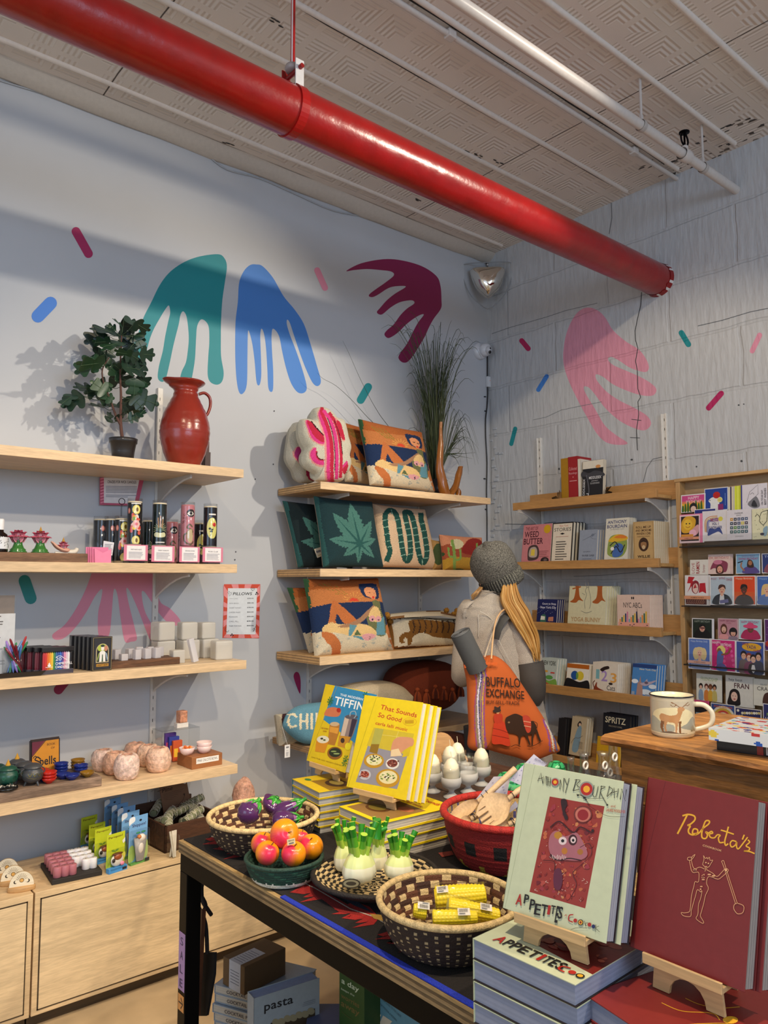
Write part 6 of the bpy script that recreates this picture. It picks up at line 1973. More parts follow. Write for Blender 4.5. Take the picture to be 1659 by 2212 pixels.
# second shelf
rshelf_book('pink cannabis cookbook with a butter dish, leftmost on the second bookshelf',z6,(205,650),(180,865),(352,862),S2,'#c98084','#e2dacb',lambda H:[t('THE ART OF',8,H-16,52,H-6,'#7a3640',1),t('WEED',6,H-36,56,H-19,'#4a1f2a',1),t('BUTTER',4,H-56,72,H-39,'#4a1f2a',1),('E',84,H-15,12,12,'#cfa21c'),('S',[(22,22),(30,14),(58,20),(60,44),(48,58),(24,52)],'#4a3a3a'),('S',[(27,26),(52,24),(54,42),(46,52),(29,48)],'#b5a59a'),('P',[(32,28),(46,28),(46,46),(34,46)],'#dcc24a'),('E',82,14,14,9,'#2f2426'),('E',84,15,6,4,'#6a5a5a'),('E',48,4,12,4,'#3a2426'),('E',12,6,12,5,'#4a2a2a')]+bars(62,24,96,44,4,'#a05a60',.3,.3,1),1,.014,soft=True)
rshelf_book('cream story collection with black frame, second on the second bookshelf',z6,(378,636),(355,865),(480,862),S2,'#191718','#e4dcc8',lambda H:[('R',4,0,95,H-5,'#ddd3c0'),t('New York',34,H-18,76,H-10,'#c0604a'),t('STORIES',10,H-36,90,H-22,'#1c1a1e'),('P',[(38,H-46),(50,H-42),(62,H-46),(50,H-50)],K)]+bars(22,12,78,H-70,9,'#55504a',.35,.3,2)+[('R',20,H-58,80,H-57,'#b5604a')],4,.026,names='cream story collection',step=.001)
rshelf_book('small grey-blue book with a faint bird drawing on the second bookshelf',z6,(555,678),(520,860),(628,857),S2,'#8e98a8','#dcd6cc',lambda H:[('C',[(20,H-50),(50,H-38),(90,H-20)],1.4,'#3a404c'),('C',[(60,H-32),(75,H-44),(95,H-46)],1.2,'#4a505c'),('S',[(64,H-30),(74,H-20),(84,H-26),(72,H-34)],'#6a7484'),t('WABI SABI',20,38,88,47,'#2c3240'),t('BETH KEMPTON',28,58,66,63,'#4a5060')]+bars(24,20,84,32,2,'#5a6272',.3,.3,3),4,.017,names='small grey-blue book',step=.003)
rshelf_book('white travel guide with blue lettering and a colour scene on the second bookshelf',z6,(718,610),(676,855),(815,850),S2,'#d8d4c4','#e2dccb',lambda H:[t('ANTHONY',8,H-21,90,H-8,'#1c2c6a',1),t('BOURDAIN',6,H-38,92,H-25,'#1c2c6a',1),t('AN IRREVERENT GUIDE',20,H-45,80,H-41,'#6a6a70'),('S',[(12,50),(20,100),(50,112),(88,104),(96,60),(80,30),(50,24),(20,32)],'#8a9c4a'),('S',[(14,88),(50,112),(92,104),(94,90),(50,84)],'#dcb02c'),('S',[(40,100),(64,110),(90,104),(86,96)],'#d97a2a'),('S',[(36,30),(60,26),(80,40),(78,70),(56,78),(40,64)],'#3f66a8'),('C',[(30,40),(50,66),(70,44),(86,70)],4,'#1c1c24'),('C',[(24,70),(44,84),(60,66)],4,'#2a2a30'),('E',34,58,8,7,'#e9e6da'),t('WORLD TRAVEL',6,8,94,18,'#1c2c6a',1)],3,.020,names='white travel guide',soft=True,step=.002)
rshelf_book('tan memoir with an oval brown portrait at the right of the second bookshelf',z6,(862,630),(855,850),(980,848),S2,'#c2a06a','#e0d4b8',lambda H:[('L',[(5,4),(95,4),(95,H-4),(5,H-4)],1.4,'#6a4a28',1),t('ROLL ME UP',14,H-30,86,H-20,'#4a2c1a',1),t('AND SMOKE ME',12,H-44,88,H-34,'#4a2c1a',1),t('WHEN I DIE',16,H-58,84,H-48,'#4a2c1a',1),t('MUSINGS FROM THE ROAD',20,H-68,80,H-63,'#6a4a28'),('E',50,H-100,24,30,'#3f2616'),('E',50,H-100,14,19,'#9a7048'),('S',[(36,H-92),(50,H-80),(64,H-92),(50,H-88)],'#2a1a10'),('E',50,H-112,8,9,'#d0b48a'),t('WILLIE',20,24,80,35,'#2f1c12',1),t('NELSON',14,9,86,20,'#2f1c12',1)],8,.0165,names='tan memoir',soft=True,x=3.53,lean=.02)
# third shelf
rshelf_book('dark blue picture book about counting to sleep, left on the third bookshelf',z7,(208,280),(172,430),(300,432),S3,'#1b2358','#ded6c6',lambda H:[t('Count to Sleep',24,H-24,92,H-14,'#d8dcec',1),t('New York City',16,H-40,94,H-28,'#d8dcec',1),('S',[(20,12),(24,42),(44,44),(46,14)],'#3a6a5a'),('P',[(20,24),(42,24),(42,38),(22,40)],'#dfe0d4'),('P',[(58,20),(84,20),(84,38),(60,36)],'#c2806a'),('L',[(26,4),(26,20)],2,'#3a8a6a'),('L',[(66,4),(66,20)],2,'#a04a4a')]+[('E',(k*37)%96+2,50+(k*23)%40,1,1,'#cfd6f0')for k in range(22)],4,.012,names='dark blue counting book',step=.004)
TR='#a85a26'
rshelf_book('cream picture book with a line-drawn rabbit between two trees on the third bookshelf',z7,(430,196),(370,442),(612,448),S3,'#d2ceac','#e4dfcc',lambda H:[('S',[(4,58),(14,66),(18,90),(14,H),(30,H),(26,92),(30,70),(40,60),(28,62),(20,56)],TR),('S',[(64,58),(74,68),(76,90),(74,H),(92,H),(88,92),(90,70),(98,60),(88,62),(78,55)],TR),('L',[(10,88),(30,92)],3,TR),('C',[(46,44),(44,60),(48,74),(44,84),(50,92),(54,84),(58,72),(60,56),(58,44)],1.2,'#8a8a80'),('C',[(48,90),(42,100)],1.2,'#8a8a80'),('C',[(53,91),(50,103)],1.2,'#8a8a80'),('C',[(44,74),(36,78)],1,'#8a8a80'),('C',[(36,38),(50,34),(64,38)],1,'#8a8a80'),t('YOGA BUNNY',10,14,88,24,'#b5946a',1),t('by Brian Russo',36,5,66,10,'#6a6a60')],6,.015,names='cream rabbit picture book',step=.004)
rshelf_book('pale pink city alphabet book with a drawn skyline on the third bookshelf',z7,(683,252),(692,458),(905,460),S3,'#dcc0b0','#ece4d6',lambda H:[('E',46,H-8,2,3.5,K),('E',51,H-8,2,3.5,K),t('NYC ABCs',20,H-34,76,H-20,'#2a2a30'),('R',4,0,96,22,'#e0a08a')]+[('R',8+k*5.6,22,12+k*5.6,30+(k*29)%24,['#e38a34','#2f6a4a','#d8b03a','#2b3a6a','#d07a9a','#7aa0a8'][k%6])for k in range(15)]+[('R',(k*17)%90+4,(k*7)%20,(k*17)%90+8,(k*7)%20+2,'#3a3a4a')for k in range(14)]+[('P',[(60,22),(62,66),(64,22)],'#2a2a30')],9,.012,names='pale pink city alphabet book',x=3.53,lean=.03)
# fourth shelf
rshelf_book('colourful city guide lettered in black at the left of the fourth bookshelf',z7,(222,655),(185,830),(292,838),S4,'#b8c4c0','#e6e0d2',lambda H:[t('NEW YORK',12,H-34,92,H-12,'#17171c',1),('S',[(0,20),(30,40),(60,34),(100,44),(100,0),(0,0)],'#7aa84a'),('E',18,70,16,10,'#d27a9c'),('E',60,50,22,10,'#5a9a4a'),('E',40,78,10,5,'#d8a03a'),('C',[(0,30),(40,24),(100,6)],5,'#c8452f'),('E',20,18,16,14,'#e6e0d4'),('R',66,70,90,76,'#c8392f')],4,.014,names='colourful city guide',step=.006,lean=.2)
rshelf_book('white, orange and black book with overlapping blue and yellow circles',z7,(395,692),(358,845),(500,862),S4,'#e8e4da','#e6e0d2',lambda H:[('R',0,H-16,100,H,'#b5621c'),('S',[(0,0),(0,42),(20,46),(60,36),(100,44),(100,0)],'#16161c'),('E',38,H*.58,17,17,'#20529c'),('E',62,H*.58,17,17,'#d9c43a'),('S',[(46,H*.58+12),(54,H*.58+6),(54,H*.58-8),(48,H*.58-14),(44,H*.58)],'#6a9a4a')],4,.014,names='circles book',step=.003,lean=.18)
rshelf_book('white book of numbers and cats on the fourth bookshelf',z7,(580,684),(528,862),(690,882),S4,'#dcd2c2','#ece6da',lambda H:[t('1',14,52,28,84,'#7ab0b8',1),t('2',36,46,60,82,'#a58ac4',1),t('3',72,44,96,76,'#e0a24a',1),('S',[(30,84),(44,94),(62,98),(66,90),(50,84),(40,78)],'#2a1c18'),('S',[(6,10),(14,34),(20,40),(22,24),(50,14),(48,8),(20,8)],'#8a3a1e'),('C',[(10,20),(4,36),(10,44)],3,'#5a2414'),t('Cats',60,18,92,34,'#3a3a40'),('E',74,40,8,4,'#2a1c18')],7,.013,names='numbers and cats book',step=.002,lean=.12)
rshelf_book('blue book with a stone skyscraper and a pigeon at the right of the fourth bookshelf',z7,(835,694),(775,892),(930,905),S4,'#4a86c4','#e6e0d2',lambda H:[('R',0,H-14,100,H,'#1f3f7a'),('E',14,66,14,8,'#e8eef4'),('E',60,30,26,10,'#d8e4ee'),('E',88,52,16,8,'#dce6f0'),('P',[(22,0),(26,60),(32,66),(36,88),(40,66),(46,60),(52,0)],'#b08a7c'),('R',60,0,82,22,'#8a96a8'),('R',4,0,16,28,'#9aa4b4'),('S',[(36,58),(60,52),(96,70),(98,76),(70,68),(64,78),(54,66),(44,62)],'#b8a8b8'),('E',62,64,8,5,'#6a5a6e'),t('New York City',30,H-24,98,H-16,'#e9e2c2',1)],4,.014,names='blue skyscraper book',step=.005,lean=.2)
# fifth shelf
rshelf_book('black-spined book at the left of the lowest bookshelf beside the shopper',z7,(258,1030),(300,1180),(345,1185),S5,'#1a181c','#2a2624',None,3,.016,names='black-spined book',lean=.15,step=.004)
rshelf_book('cream book with a sketched woman leaning on a small stand on the lowest bookshelf',z7,(425,1030),(378,1235),(475,1262),S5+.02,'#b8a88c','#d8ccb2',lambda H:[('S',[(40,H-40),(54,H-22),(66,H-34),(60,H-52),(44,H-54)],'#2f2a28'),('E',56,H-42,8,9,'#d8b89c'),('S',[(20,30),(44,H-62),(70,H-60),(60,28)],'#7a96a8'),('C',[(10,60),(30,90),(60,96),(80,110)],2,'#5a4a40')]+bars(60,40,92,80,6,'#6a5c4c',.3,.2,5),3,.02,names='cream sketched-woman book',lean=.22,x=3.54)
rshelf_book('dark drinks book lettered in cream at the middle of the lowest bookshelf',z7,(630,1010),(588,1170),(760,1180),S5+.02,'#191b24','#3a3630',lambda H:[t('SPRITZ',8,H-30,84,H-10,'#d8ceb0',1),t('ITALYS MOST ICONIC',22,H-42,72,H-37,'#a89c84'),('S',[(20,20),(22,60),(34,66),(46,60),(48,20)],'#c9a884'),('E',56,46,10,12,'#d9862a'),('C',[(10,30),(30,10),(60,14)],2,'#4a5a8a')],3,.02,names='dark drinks book',lean=.12,x=3.555,step=.004)
rshelf_book('yellow book in front of the dark drinks book on the lowest bookshelf',z7,(578,1158),(552,1245),(700,1262),S5,'#c99a1c','#d8c06a',lambda H:[t('kitchen',60,40,88,48,'#5a4210'),t('notes',66,28,86,35,'#5a4210')],1,.012,x=3.522,lean=.16)
# greeting cards
zr=zm(1390,1040,6.167);zq=zm(1380,1280,5.265)
def portrait(bg,hair,skin,cloth,txt=None,tc='#c03a5a',hat=None,long_=True,band=None,txt2=None,cx=52):
 def f(H):
  sh=[('R',4,4,96,H-4,bg)]
  if long_:sh+=[('S',[(cx-22,30),(cx-22,H*.55),(cx-12,H*.70),(cx+12,H*.70),(cx+22,H*.55),(cx+24,30),(cx,24)],hair)]
  sh+=[('S',[(cx-38,4),(cx-32,34),(cx-10,46),(cx+10,46),(cx+32,34),(cx+38,4)],cloth),('P',[(cx-7,36),(cx+7,36),(cx+6,60),(cx-6,60)],skin),('E',cx,H*.52,13,17,skin),('S',[(cx-15,H*.54),(cx-12,H*.68),(cx,H*.71),(cx+13,H*.67),(cx+15,H*.54),(cx+4,H*.63)],hair),('E',cx-5,H*.53,2,1.3,K),('E',cx+6,H*.53,2,1.3,K),('E',cx,H*.455,4,1.8,'#b02a38')]
  if hat:sh+=[('E',cx,H*.64,32,9,hat),('E',cx,H*.70,15,12,hat)]
  if txt:sh.append(t(txt,12,H-19,88,H-9,tc,1))
  if txt2:sh.append(t(txt2,22,H-30,80,H-22,tc,1))
  if band:sh+=[('R',0,H*.16,104,H*.27,band),t('WOMENS WORDS',26,H*.19,78,H*.235,'#4a2a20',1)]
  return sh
 return f
def card(lab,z,tl,br,x,shapes,base='#e4e2e4',th=.0035,lean=.07,zbase=None,n=1,name='greeting_card'):
 a=onx(*z(tl[0]+(br[0]-tl[0])*0,br[1]),x);b=onx(*z(*br),x)
 loc=Vector((x,a.y,a.z if zbase is None else zbase))
 rot=(-lean,0,-math.pi/2)
 mp=pmap(MX(loc,rot),z)
 w=a.y-b.y;h=mp(*tl).z
 for k in range(n-1,-1,-1):
  mb=MB()
  mb.box(0,0,0,w,th,h,base,.0004)
  if k==0 and shapes:art(mb,upmap(w),shapes(100*h/w)if callable(shapes)else shapes,step=.0001)
  o=mb.obj(name,kind='paper',rough=.35,loc=loc+Vector((k*.0045,-.004*k,0)),rot=rot)
  T(o,lab if k==0 else ORD[k]+' card behind the '+lab.split(' card')[0]+' card','card','greeting cards in the wall rack')
 return loc,rot
XF,XB=3.592,3.628
card('pink birthday card with a crowned head among cacti, top back tier',zr,(500,185),(825,420),XB,lambda H:[('R',4,4,96,H-4,'#e0b03a'),('R',4,H*.6,96,H-4,'#cc4a88'),('R',4,H*.5,96,H*.62,'#e0805a'),t('HAPPY',30,H-20,76,H-8,'#f0d0dc',1),t('BIRTHDAY',22,H-34,84,H-23,'#f0d0dc')]+[('S',[(4+k*11,4),(5+k*11,24+(k*7)%18),(9+k*11,28+(k*7)%18),(12+k*11,22),(12+k*11,4)],'#35652a')for k in range(8)]+[('E',52,18,16,18,'#1c1a1e'),('E',52,12,11,12,'#e0c0b0')])
card('blue card with a white mouse and a red ball, top back tier',zr,(812,100),(1130,400),XB+.006,lambda H:[('R',3,3,97,H-3,'#1c3f94'),('S',[(28,2),(26,30),(18,42),(26,52),(40,56),(62,44),(58,2)],'#e2e4e2'),('E',52,64,15,14,'#b8201c'),('E',66,44,11,11,'#e2d88a'),('E',66,44,7,7,'#d8c86a'),('R',58,2,80,26,'#8a2a6a'),('E',24,44,2,2,K),('L',[(88,20),(88,H-26)],2,'#7a9ad8')],'#dde2ea')
for k,(c,x0)in enumerate((('#d8d4c4',1130),('#3a2c58',1148),('#d9cfae',1165),('#c9c4b2',1190),('#d6de3a',1215),('#e2e85a',1245),('#c8d03a',1270))):
 card(['cream card edge','violet card edge','tan card edge','stone-coloured card edge','lime card edge','bright yellow card edge','olive card edge'][k]+' card in the sideways row between the mouse and dog cards',zr,(x0,75-k*3),(x0+28,400),XB+.004,None,c)
card('white card with a pencil drawing and sideways lettering, top back tier',zr,(1300,50),(1655,390),XB,lambda H:[('R',0,0,5,H,'#3a3a88'),('L',[(22,30),(34,70),(66,96),(66,60),(36,34)],1.4,'#55555c',1),('S',[(26,22),(40,40),(60,50),(72,14),(50,6)],'#7a7a80'),('S',[(40,16),(50,38),(62,12)],'#2f2f34'),('C',[(36,60),(44,66),(50,60)],1.2,'#55555c'),('T','BEST WISHES',(96,16),(96,80),(88,16),'#3a3a40',1),('T','ON YOUR DAY',(84,16),(84,74),(77,16),'#3a3a40',1)],'#dcd8e0')
card('pink framed card with a golden sun face, top front tier',zr,(482,445),(790,825),XF,lambda H:[('R',0,0,100,H,'#e27fa4'),('R',0,0,88,H-4,'#ecd0d6'),('R',6,8,84,H-9,'#2a1c1e'),('S',[(10,H*.4),(8,H*.7),(24,H*.9),(50,H*.92),(70,H*.8),(66,H*.55),(50,H*.4),(30,H*.34)],'#d8a42c'),('E',36,H*.64,20,22,'#e8bc3a'),('E',30,H*.67,3,3,K),('E',44,H*.67,3,3,K),('C',[(28,H*.57),(37,H*.53),(46,H*.57)],2,'#a04a1c'),('S',[(46,H*.3),(60,H*.5),(82,H*.62),(82,H*.36),(66,H*.24)],'#d09aa0'),('E',58,H*.34,16,14,'#e6b0c0'),('R',8,H*.2,60,H*.3,'#d8923a'),('R',-2,H*.12,84,H*.21,'#eda07c'),t('WOMENS WORDS',22,H*.145,60,H*.18,'#5a2a20',1)],n=2)
card('white card with a pen-drawn rainbow and blue ink, top front tier',zr,(785,400),(1118,800),XF+.004,lambda H:[('C',[(12,38),(12,80),(30,H-24),(60,H-22)],3,'#c9853a'),('C',[(16,38),(17,78),(34,H-30),(60,H-27)],3,'#c2a04a'),('C',[(20,36),(22,76),(38,H-36),(62,H-32)],4,'#5a5a9a'),('C',[(26,34),(27,74),(42,H-42),(64,H-38)],4,'#8a92b8'),('E',74,H-34,9,9,'#d8cc4a'),('S',[(22,22),(30,50),(50,46),(70,52),(82,24),(66,36),(46,30)],'#3a4a88'),t('MUSE',34,76,66,90,'#a04a6a',1),t('VOL 1',40,62,66,73,'#3a3a78',1),t('FUNDRAISER',26,46,80,58,'#34407e',1)],'#dcd8da')
card('blue card showing only its top edge, top tier behind the rainbow card',zr,(680,375),(965,800),XF+.014,lambda H:[('R',2,2,98,H-3,'#24307c')])
SQ=['#c9922c','#2c2a3a','#4a5474','#3a4a6a','#4a5a78','#2c3a4a','#35303c','#4a5474','#d0c050','#4a3a48','#3f5560','#5a8a3a','#3f6a6a','#4a6a6e','#4a6a70','#3f5a5a','#3f6a66','#4a7a74','#3f5a5e','#3a5a66']
card('white card with four rows of small dark squares, top front tier',zr,(1112,385),(1442,785),XF,lambda H:[t('CALENDAR',32,H-18,66,H-12,K,1),t('DAYS',40,H-26,58,H-21,K,1),t('ONWARDS',34,12,68,17,'#6a6a70')]+[q for k in range(20)for q in(('R',14+(k%5)*15,H-45-(k//5)*17,26+(k%5)*15,H-33-(k//5)*17,SQ[k]),('R',18+(k%5)*15,H-41-(k//5)*17,22+(k%5)*15,H-37-(k//5)*17,'#cfd4dc'))],'#dad6dc')
card('cream dotted card with a black line drawing at the right edge, top front tier',zr,(1448,370),(1800,775),XF,lambda H:[('R',2,2,98,H-2,'#dedcb8')]+[('E',8+(k*13)%80,10+(k*29)%110,1.5,1.5,'#8a8a6a')for k in range(26)]+[('C',[(14,H-30),(22,H-22),(32,H-36),(30,H-50),(44,H-66)],1.6,K),('C',[(32,H-30),(40,H-14),(62,H-8)],1.6,K),('L',[(62,H-8),(58,H-50),(44,H-66)],1.8,K),('S',[(44,40),(60,50),(58,20),(46,12)],'#8aa8b8'),('E',40,20,8,5,'#2f2438')],'#dedcb8')
card('white card with red sideways script, second tier back row',zr,(620,1045),(860,1245),XB,lambda H:[('T','LOVE',(26,8),(26,H-16),(10,8),'#a03a44'),('T','RAMEN',(54,6),(54,H-12),(34,6),'#9c1c28',1),('T','forever',(84,12),(84,H-26),(68,12),'#a05a5a')],'#ddd9cf')
card('pink birthday card with a woman in a wide plum hat, second tier back row',zr,(862,975),(1160,1235),XB+.004,lambda H:[('R',2,2,98,H-2,'#dfc4ba'),t('EW, BIRTHDAYS!',6,H-22,92,H-10,'#a83a44'),('S',[(10,20),(24,52),(44,60),(70,58),(88,46),(84,16),(70,8),(30,26)],'#8a3a52'),('E',44,52,20,10,'#cc7a94'),('S',[(38,4),(38,32),(54,42),(66,30),(68,4)],'#4a2a22'),('E',53,20,12,15,'#dfa48a'),('E',53,11,4,2.4,'#a02a38'),('E',48,22,2,1.2,K),('E',58,22,2,1.2,K)],'#dfc4ba',n=3)
card('blue card of a singer holding a microphone, second tier back row',zr,(1232,965),(1555,1230),XB+.004,lambda H:[('R',3,3,97,H-3,'#7aa8c8'),t('HAVE A TRULY',26,H-14,80,H-8,'#8a3a78'),t('DIVINE BIRTHDAY',12,H-26,92,H-17,'#a02a6a',1),('S',[(30,2),(34,22),(50,30),(74,30),(92,16),(94,2)],'#5a4a8a'),('S',[(48,28),(50,54),(60,58),(70,50),(74,26)],'#3a241c'),('E',60,44,8,10,'#a8704c'),('C',[(34,14),(22,30),(24,44)],6,'#a8704c'),('L',[(10,46),(28,52)],4,'#1c1c24')],'#dde4ea')
card('dark blue card cut off by the right edge, second tier back row',zr,(1575,960),(1900,1225),XB+.004,portrait('#2a3a78','#c9a878','#d8a88a','#8a4a5a','TO THE','#9ab0d8'))
card('white card with a red lightning bolt and a red-haired face, second tier front row',zr,(552,1250),(855,1648),XF,lambda H:[('P',[(10,H-34),(16,H-6),(44,H-8),(34,H-24),(44,H-26),(10,52),(22,H-50),(26,H-34)],'#b8202c'),('P',[(62,52),(66,H-34),(90,H-32),(94,50),(78,58)],'#b8202c'),('S',[(32,60),(32,90),(44,104),(58,100),(64,84),(60,60),(48,48)],'#8a2430'),('S',[(36,62),(38,84),(50,92),(58,82),(58,62),(48,50)],'#e2c4b8'),('P',[(38,70),(46,92),(52,74)],'#b8202c'),('E',44,76,2,1.2,K),('E',54,76,2,1.2,K),('R',4,4,96,26,'#4a2226'),('R',-3,26,112,40,'#eba278'),t('WOMENS WORDS',26,30,84,35,'#5a2a20',1)]+[('L',[(6+8*k,6),(14+8*k,14),(10+8*k,24)],1.6,'#c8907a')for k in range(10)],'#dedad8',n=3)
card('pale blue card of a brown-haired figure in a dark suit, second tier front row',zr,(885,1260),(1200,1645),XF,lambda H:portrait('#b0c0cc','#4a2c22','#d8a88e','#23262e',None,long_=False)(H)+[('P',[(40,4),(44,44),(52,36),(60,44),(64,4)],'#e2e2e4'),('P',[(44,6),(80,12),(78,26),(42,20)],'#6a6a9a'),t('IM JUST',6,H-18,30,H-8,'#a84a6a'),t('SAYING',40,H-14,66,H-5,'#a84a6a'),t('STRANGER',70,H-20,96,H-10,'#a84a6a')])
card('orange-red birthday card with a dark-suited figure, second tier front row',zr,(1198,1255),(1500,1645),XF,lambda H:portrait('#d8481c','#1e1614','#5a3828','#3f3834','Happy Birthday','#f0c8a8',long_=False,cx=48)(H)[0:1]+[('R',4,4,96,H*.45,'#cf5a2a')]+portrait('#d8481c','#1e1614','#5a3828','#3f3834','Happy Birthday','#f0c8a8',long_=False,cx=48)(H)[1:])
card('blue card of a fair-haired figure cut by the right edge, second tier front row',zr,(1508,1255),(1830,1645),XF,portrait('#3f66b0','#d8b878','#e0b090','#5a7ab8','Happy Ginger','#8ab0e0',cx=44))
card('dark green card of a person in sunglasses, third tier back row',zq,(605,290),(840,520),XB,lambda H:portrait('#1c2a22','#151214','#d0a08c','#141618','HAPPY BIRTHDAY','#8a968a',long_=False,cx=50)(H)+[('R',40,H*.50,62,H*.56,'#5a1c22')],n=2)
card('pink card of two friends, third tier back row',zq,(900,290),(1130,530),XB+.002,lambda H:[('R',3,3,97,H-3,'#c08a96'),t('HAPPY BIRTHDAY',10,H-16,90,H-8,'#7a2a4a',1),t('TWIN',40,H-26,66,H-19,'#a04a6a'),('E',30,50,17,26,'#5a3224'),('E',30,48,11,15,'#e0b49c'),('E',30,40,3,3,'#8a2a38'),('E',76,38,20,22,'#141014'),('E',76,32,12,14,'#d8a48c'),('R',62,38,90,46,'#141014'),('E',76,24,3,2,'#8a2a38'),('S',[(8,3),(14,24),(46,24),(50,3)],'#e09a9a'),('S',[(54,3),(60,16),(92,16),(96,3)],'#8a7a8a')],'#d8c4c4')
card('pale blue card of a figure in a pink cowboy hat, third tier back row',zq,(1135,295),(1400,530),XB,portrait('#a8ccd4','#2a1c1c','#6a4434','#b02a5a','HAPPY BIRTHDAY','#b86a94',hat='#d84a78',long_=False))
card('purple starry card cut by the right edge, third tier back row',zq,(1430,300),(1700,660),XB-.01,lambda H:[('R',3,3,97,H-3,'#5a2a6a'),('E',20,30,16,14,'#b83a2a')]+[('E',(k*31)%90+5,(k*47)%110+8,1.2,1.2,'#d8b8e0')for k in range(20)])
card('blue card of a big-haired blonde figure, third tier front row',zq,(562,512),(815,862),XF,lambda H:portrait('#5a7ac0','#e2cc98','#e6b8a0','#8a9ac0','Happy Birthday Dolly','#b8ccec')(H)+[('E',36,66,14,26,'#e2cc98'),('E',70,66,14,26,'#e2cc98'),('E',52,68,11,14,'#e6b8a0'),('E',48,70,2,1.4,K),('E',57,70,2,1.4,K),('E',52,61,4,2,'#b83a48'),('R',-2,24,102,36,'#ecb8a8'),t('WOMENS WORDS',26,28,78,32,'#5a2a20',1)],n=2)
card('hot pink birthday card of a blonde dancer in denim, third tier front row',zq,(825,528),(1102,885),XF,lambda H:[('R',3,3,97,H-3,'#cc2a78')]+[('E',(k*29)%90+5,(k*41)%105+10,6,6,'#e25a9c')for k in range(16)]+[t('HAPPY',6,H-18,40,H-8,'#f2dce6',1),t('BIRTHDAY',40,H-26,84,H-15,'#f2dce6',1),('E',42,H-42,18,18,'#e6d67a'),('E',34,H-46,9,12,'#8a5438'),('S',[(24,26),(28,74),(44,80),(52,60),(44,24)],'#4a6aa8'),('C',[(46,66),(70,74),(80,92)],7,'#8a5438'),('S',[(24,4),(26,26),(52,30),(66,4)],'#3f5c9c')])
card('blue card of four friends under a yellow oval, third tier front row',zq,(1105,545),(1430,912),XF,lambda H:[('R',3,3,97,H-3,'#3a5298'),('E',56,H-20,34,14,'#e0a82c'),t('YADA',38,H-26,72,H-14,'#3a2c6a',1),t('YADA',22,H-14,46,H-6,'#9a3a3a',1),t('YADA',62,H-36,88,H-28,'#9a3a3a',1)]+[q for(x,y,hc,cc,sk)in((28,62,'#1c1616','#6a5a5a','#d8a88c'),(47,56,'#8a3a2a','#7a3a5a','#e2b49c'),(62,52,'#241a1a','#22222a','#e2b49c'),(80,60,'#1c1616','#2f3a52','#d8a88c'))for q in(('S',[(x-16,3),(x-13,y-18),(x+13,y-18),(x+16,3)],cc),('E',x,y+4,11,13,hc),('E',x,y-2,8,11,sk),('E',x-3,y,1.3,1,K),('E',x+3,y,1.3,1,K))]+[('P',[(54,14),(58,32),(66,32),(70,14),(62,4)],'#e2e2e4')])
card('cream card about friendship with four standing women, lowest tier back row',zq,(655,915),(945,1220),XB,lambda H:[t('FRIENDSHIP',18,H-26,84,H-12,'#a8b48a',1),t('GOALS',34,H-36,68,H-30,'#b8b0a0')]+[q for(x,hc,sk,cc)in((18,'#1c1616','#e0b49c','#8aa0b8'),(40,'#5a2c22','#e0b49c','#d8823a'),(56,'#6a3a22','#8a5a3c','#d8a83a'),(72,'#2a1c18','#c08a68','#c8b86a'))for q in(('E',x,54,8,11,hc),('E',x,50,5,7,sk),('S',[(x-8,4),(x-8,34),(x,42),(x+8,34),(x+9,4)],cc))],'#dcdacc')
card('pale card lettered hey best FRAN with a dark-haired head, lowest tier back row',zq,(988,935),(1300,1280),XB,lambda H:[t('hey best',12,H-22,62,H-10,K),t('FRAN',32,H-44,86,H-26,'#4a1c28',1),('S',[(8,4),(12,34),(18,54),(34,62),(50,52),(54,24),(50,4)],'#141014'),('E',32,34,12,17,'#e6c0ac'),('E',27,36,2,1.2,K),('E',37,36,2,1.2,K),('E',33,25,4,2,'#a8303c')],'#d8d6cc',n=2)
card('pale card lettered in capitals, cut by the right edge, lowest tier back row',zq,(1305,975),(1620,1280),XB,lambda H:[t('YOU KEEP ME',26,H-24,60,H-17,'#6a6a60'),t('CRAZY',14,H-42,78,H-28,K),('S',[(36,2),(38,40),(56,52),(74,40),(76,2)],'#4a2a22')],'#dcdacc')
card('black card with a typewriter and red heart in a pink envelope, lowest tier front row',zq,(625,1215),(800,1580),XF+.004,lambda H:[('R',0,0,100,H,'#cc4a7c'),('R',0,4,90,H-16,'#1a181c'),t('get well soon',8,H-40,80,H-30,'#d8d8dc'),('S',[(6,60),(12,110),(62,110),(80,60)],'#6a7a80'),('R',14,84,50,120,'#8a9aa0'),('E',24,100,8,7,'#c0392c'),('E',32,100,8,7,'#c0392c')],'#cc4a7c')
card('card of a long-haired woman under a rainbow halo, lowest tier front row',zq,(820,1250),(1095,1590),XF,lambda H:[('R',3,3,97,H-3,'#2f4a88'),('E',52,60,50,52,'#d8d0b8'),('E',52,58,42,45,'#c8a23a'),('E',52,56,34,38,'#c0443a'),('E',52,54,27,32,'#dcd4bc'),t('FRIENDS WHO HEAL',14,H-16,90,H-8,'#c05a2a',1),('S',[(20,3),(30,60),(48,82),(70,70),(84,3)],'#1c1214'),('E',54,44,14,20,'#c88a6a'),('E',49,48,2,1.3,K),('E',60,48,2,1.3,K),('E',55,34,5,2,'#a8404a')],'#dcd8d4')
card('card patterned with dark blue and cream flowers, lowest tier front row',zq,(1095,1300),(1395,1600),XF,lambda H:[('R',3,3,97,H-3,'#23265a')]+[('E',(k*37)%88+6,(k*53)%88+8,5,2+k%5,['#d8d2b8','#e4e0d0','#c9b87a'][k%3])for k in range(46)],'#d8d4cc')
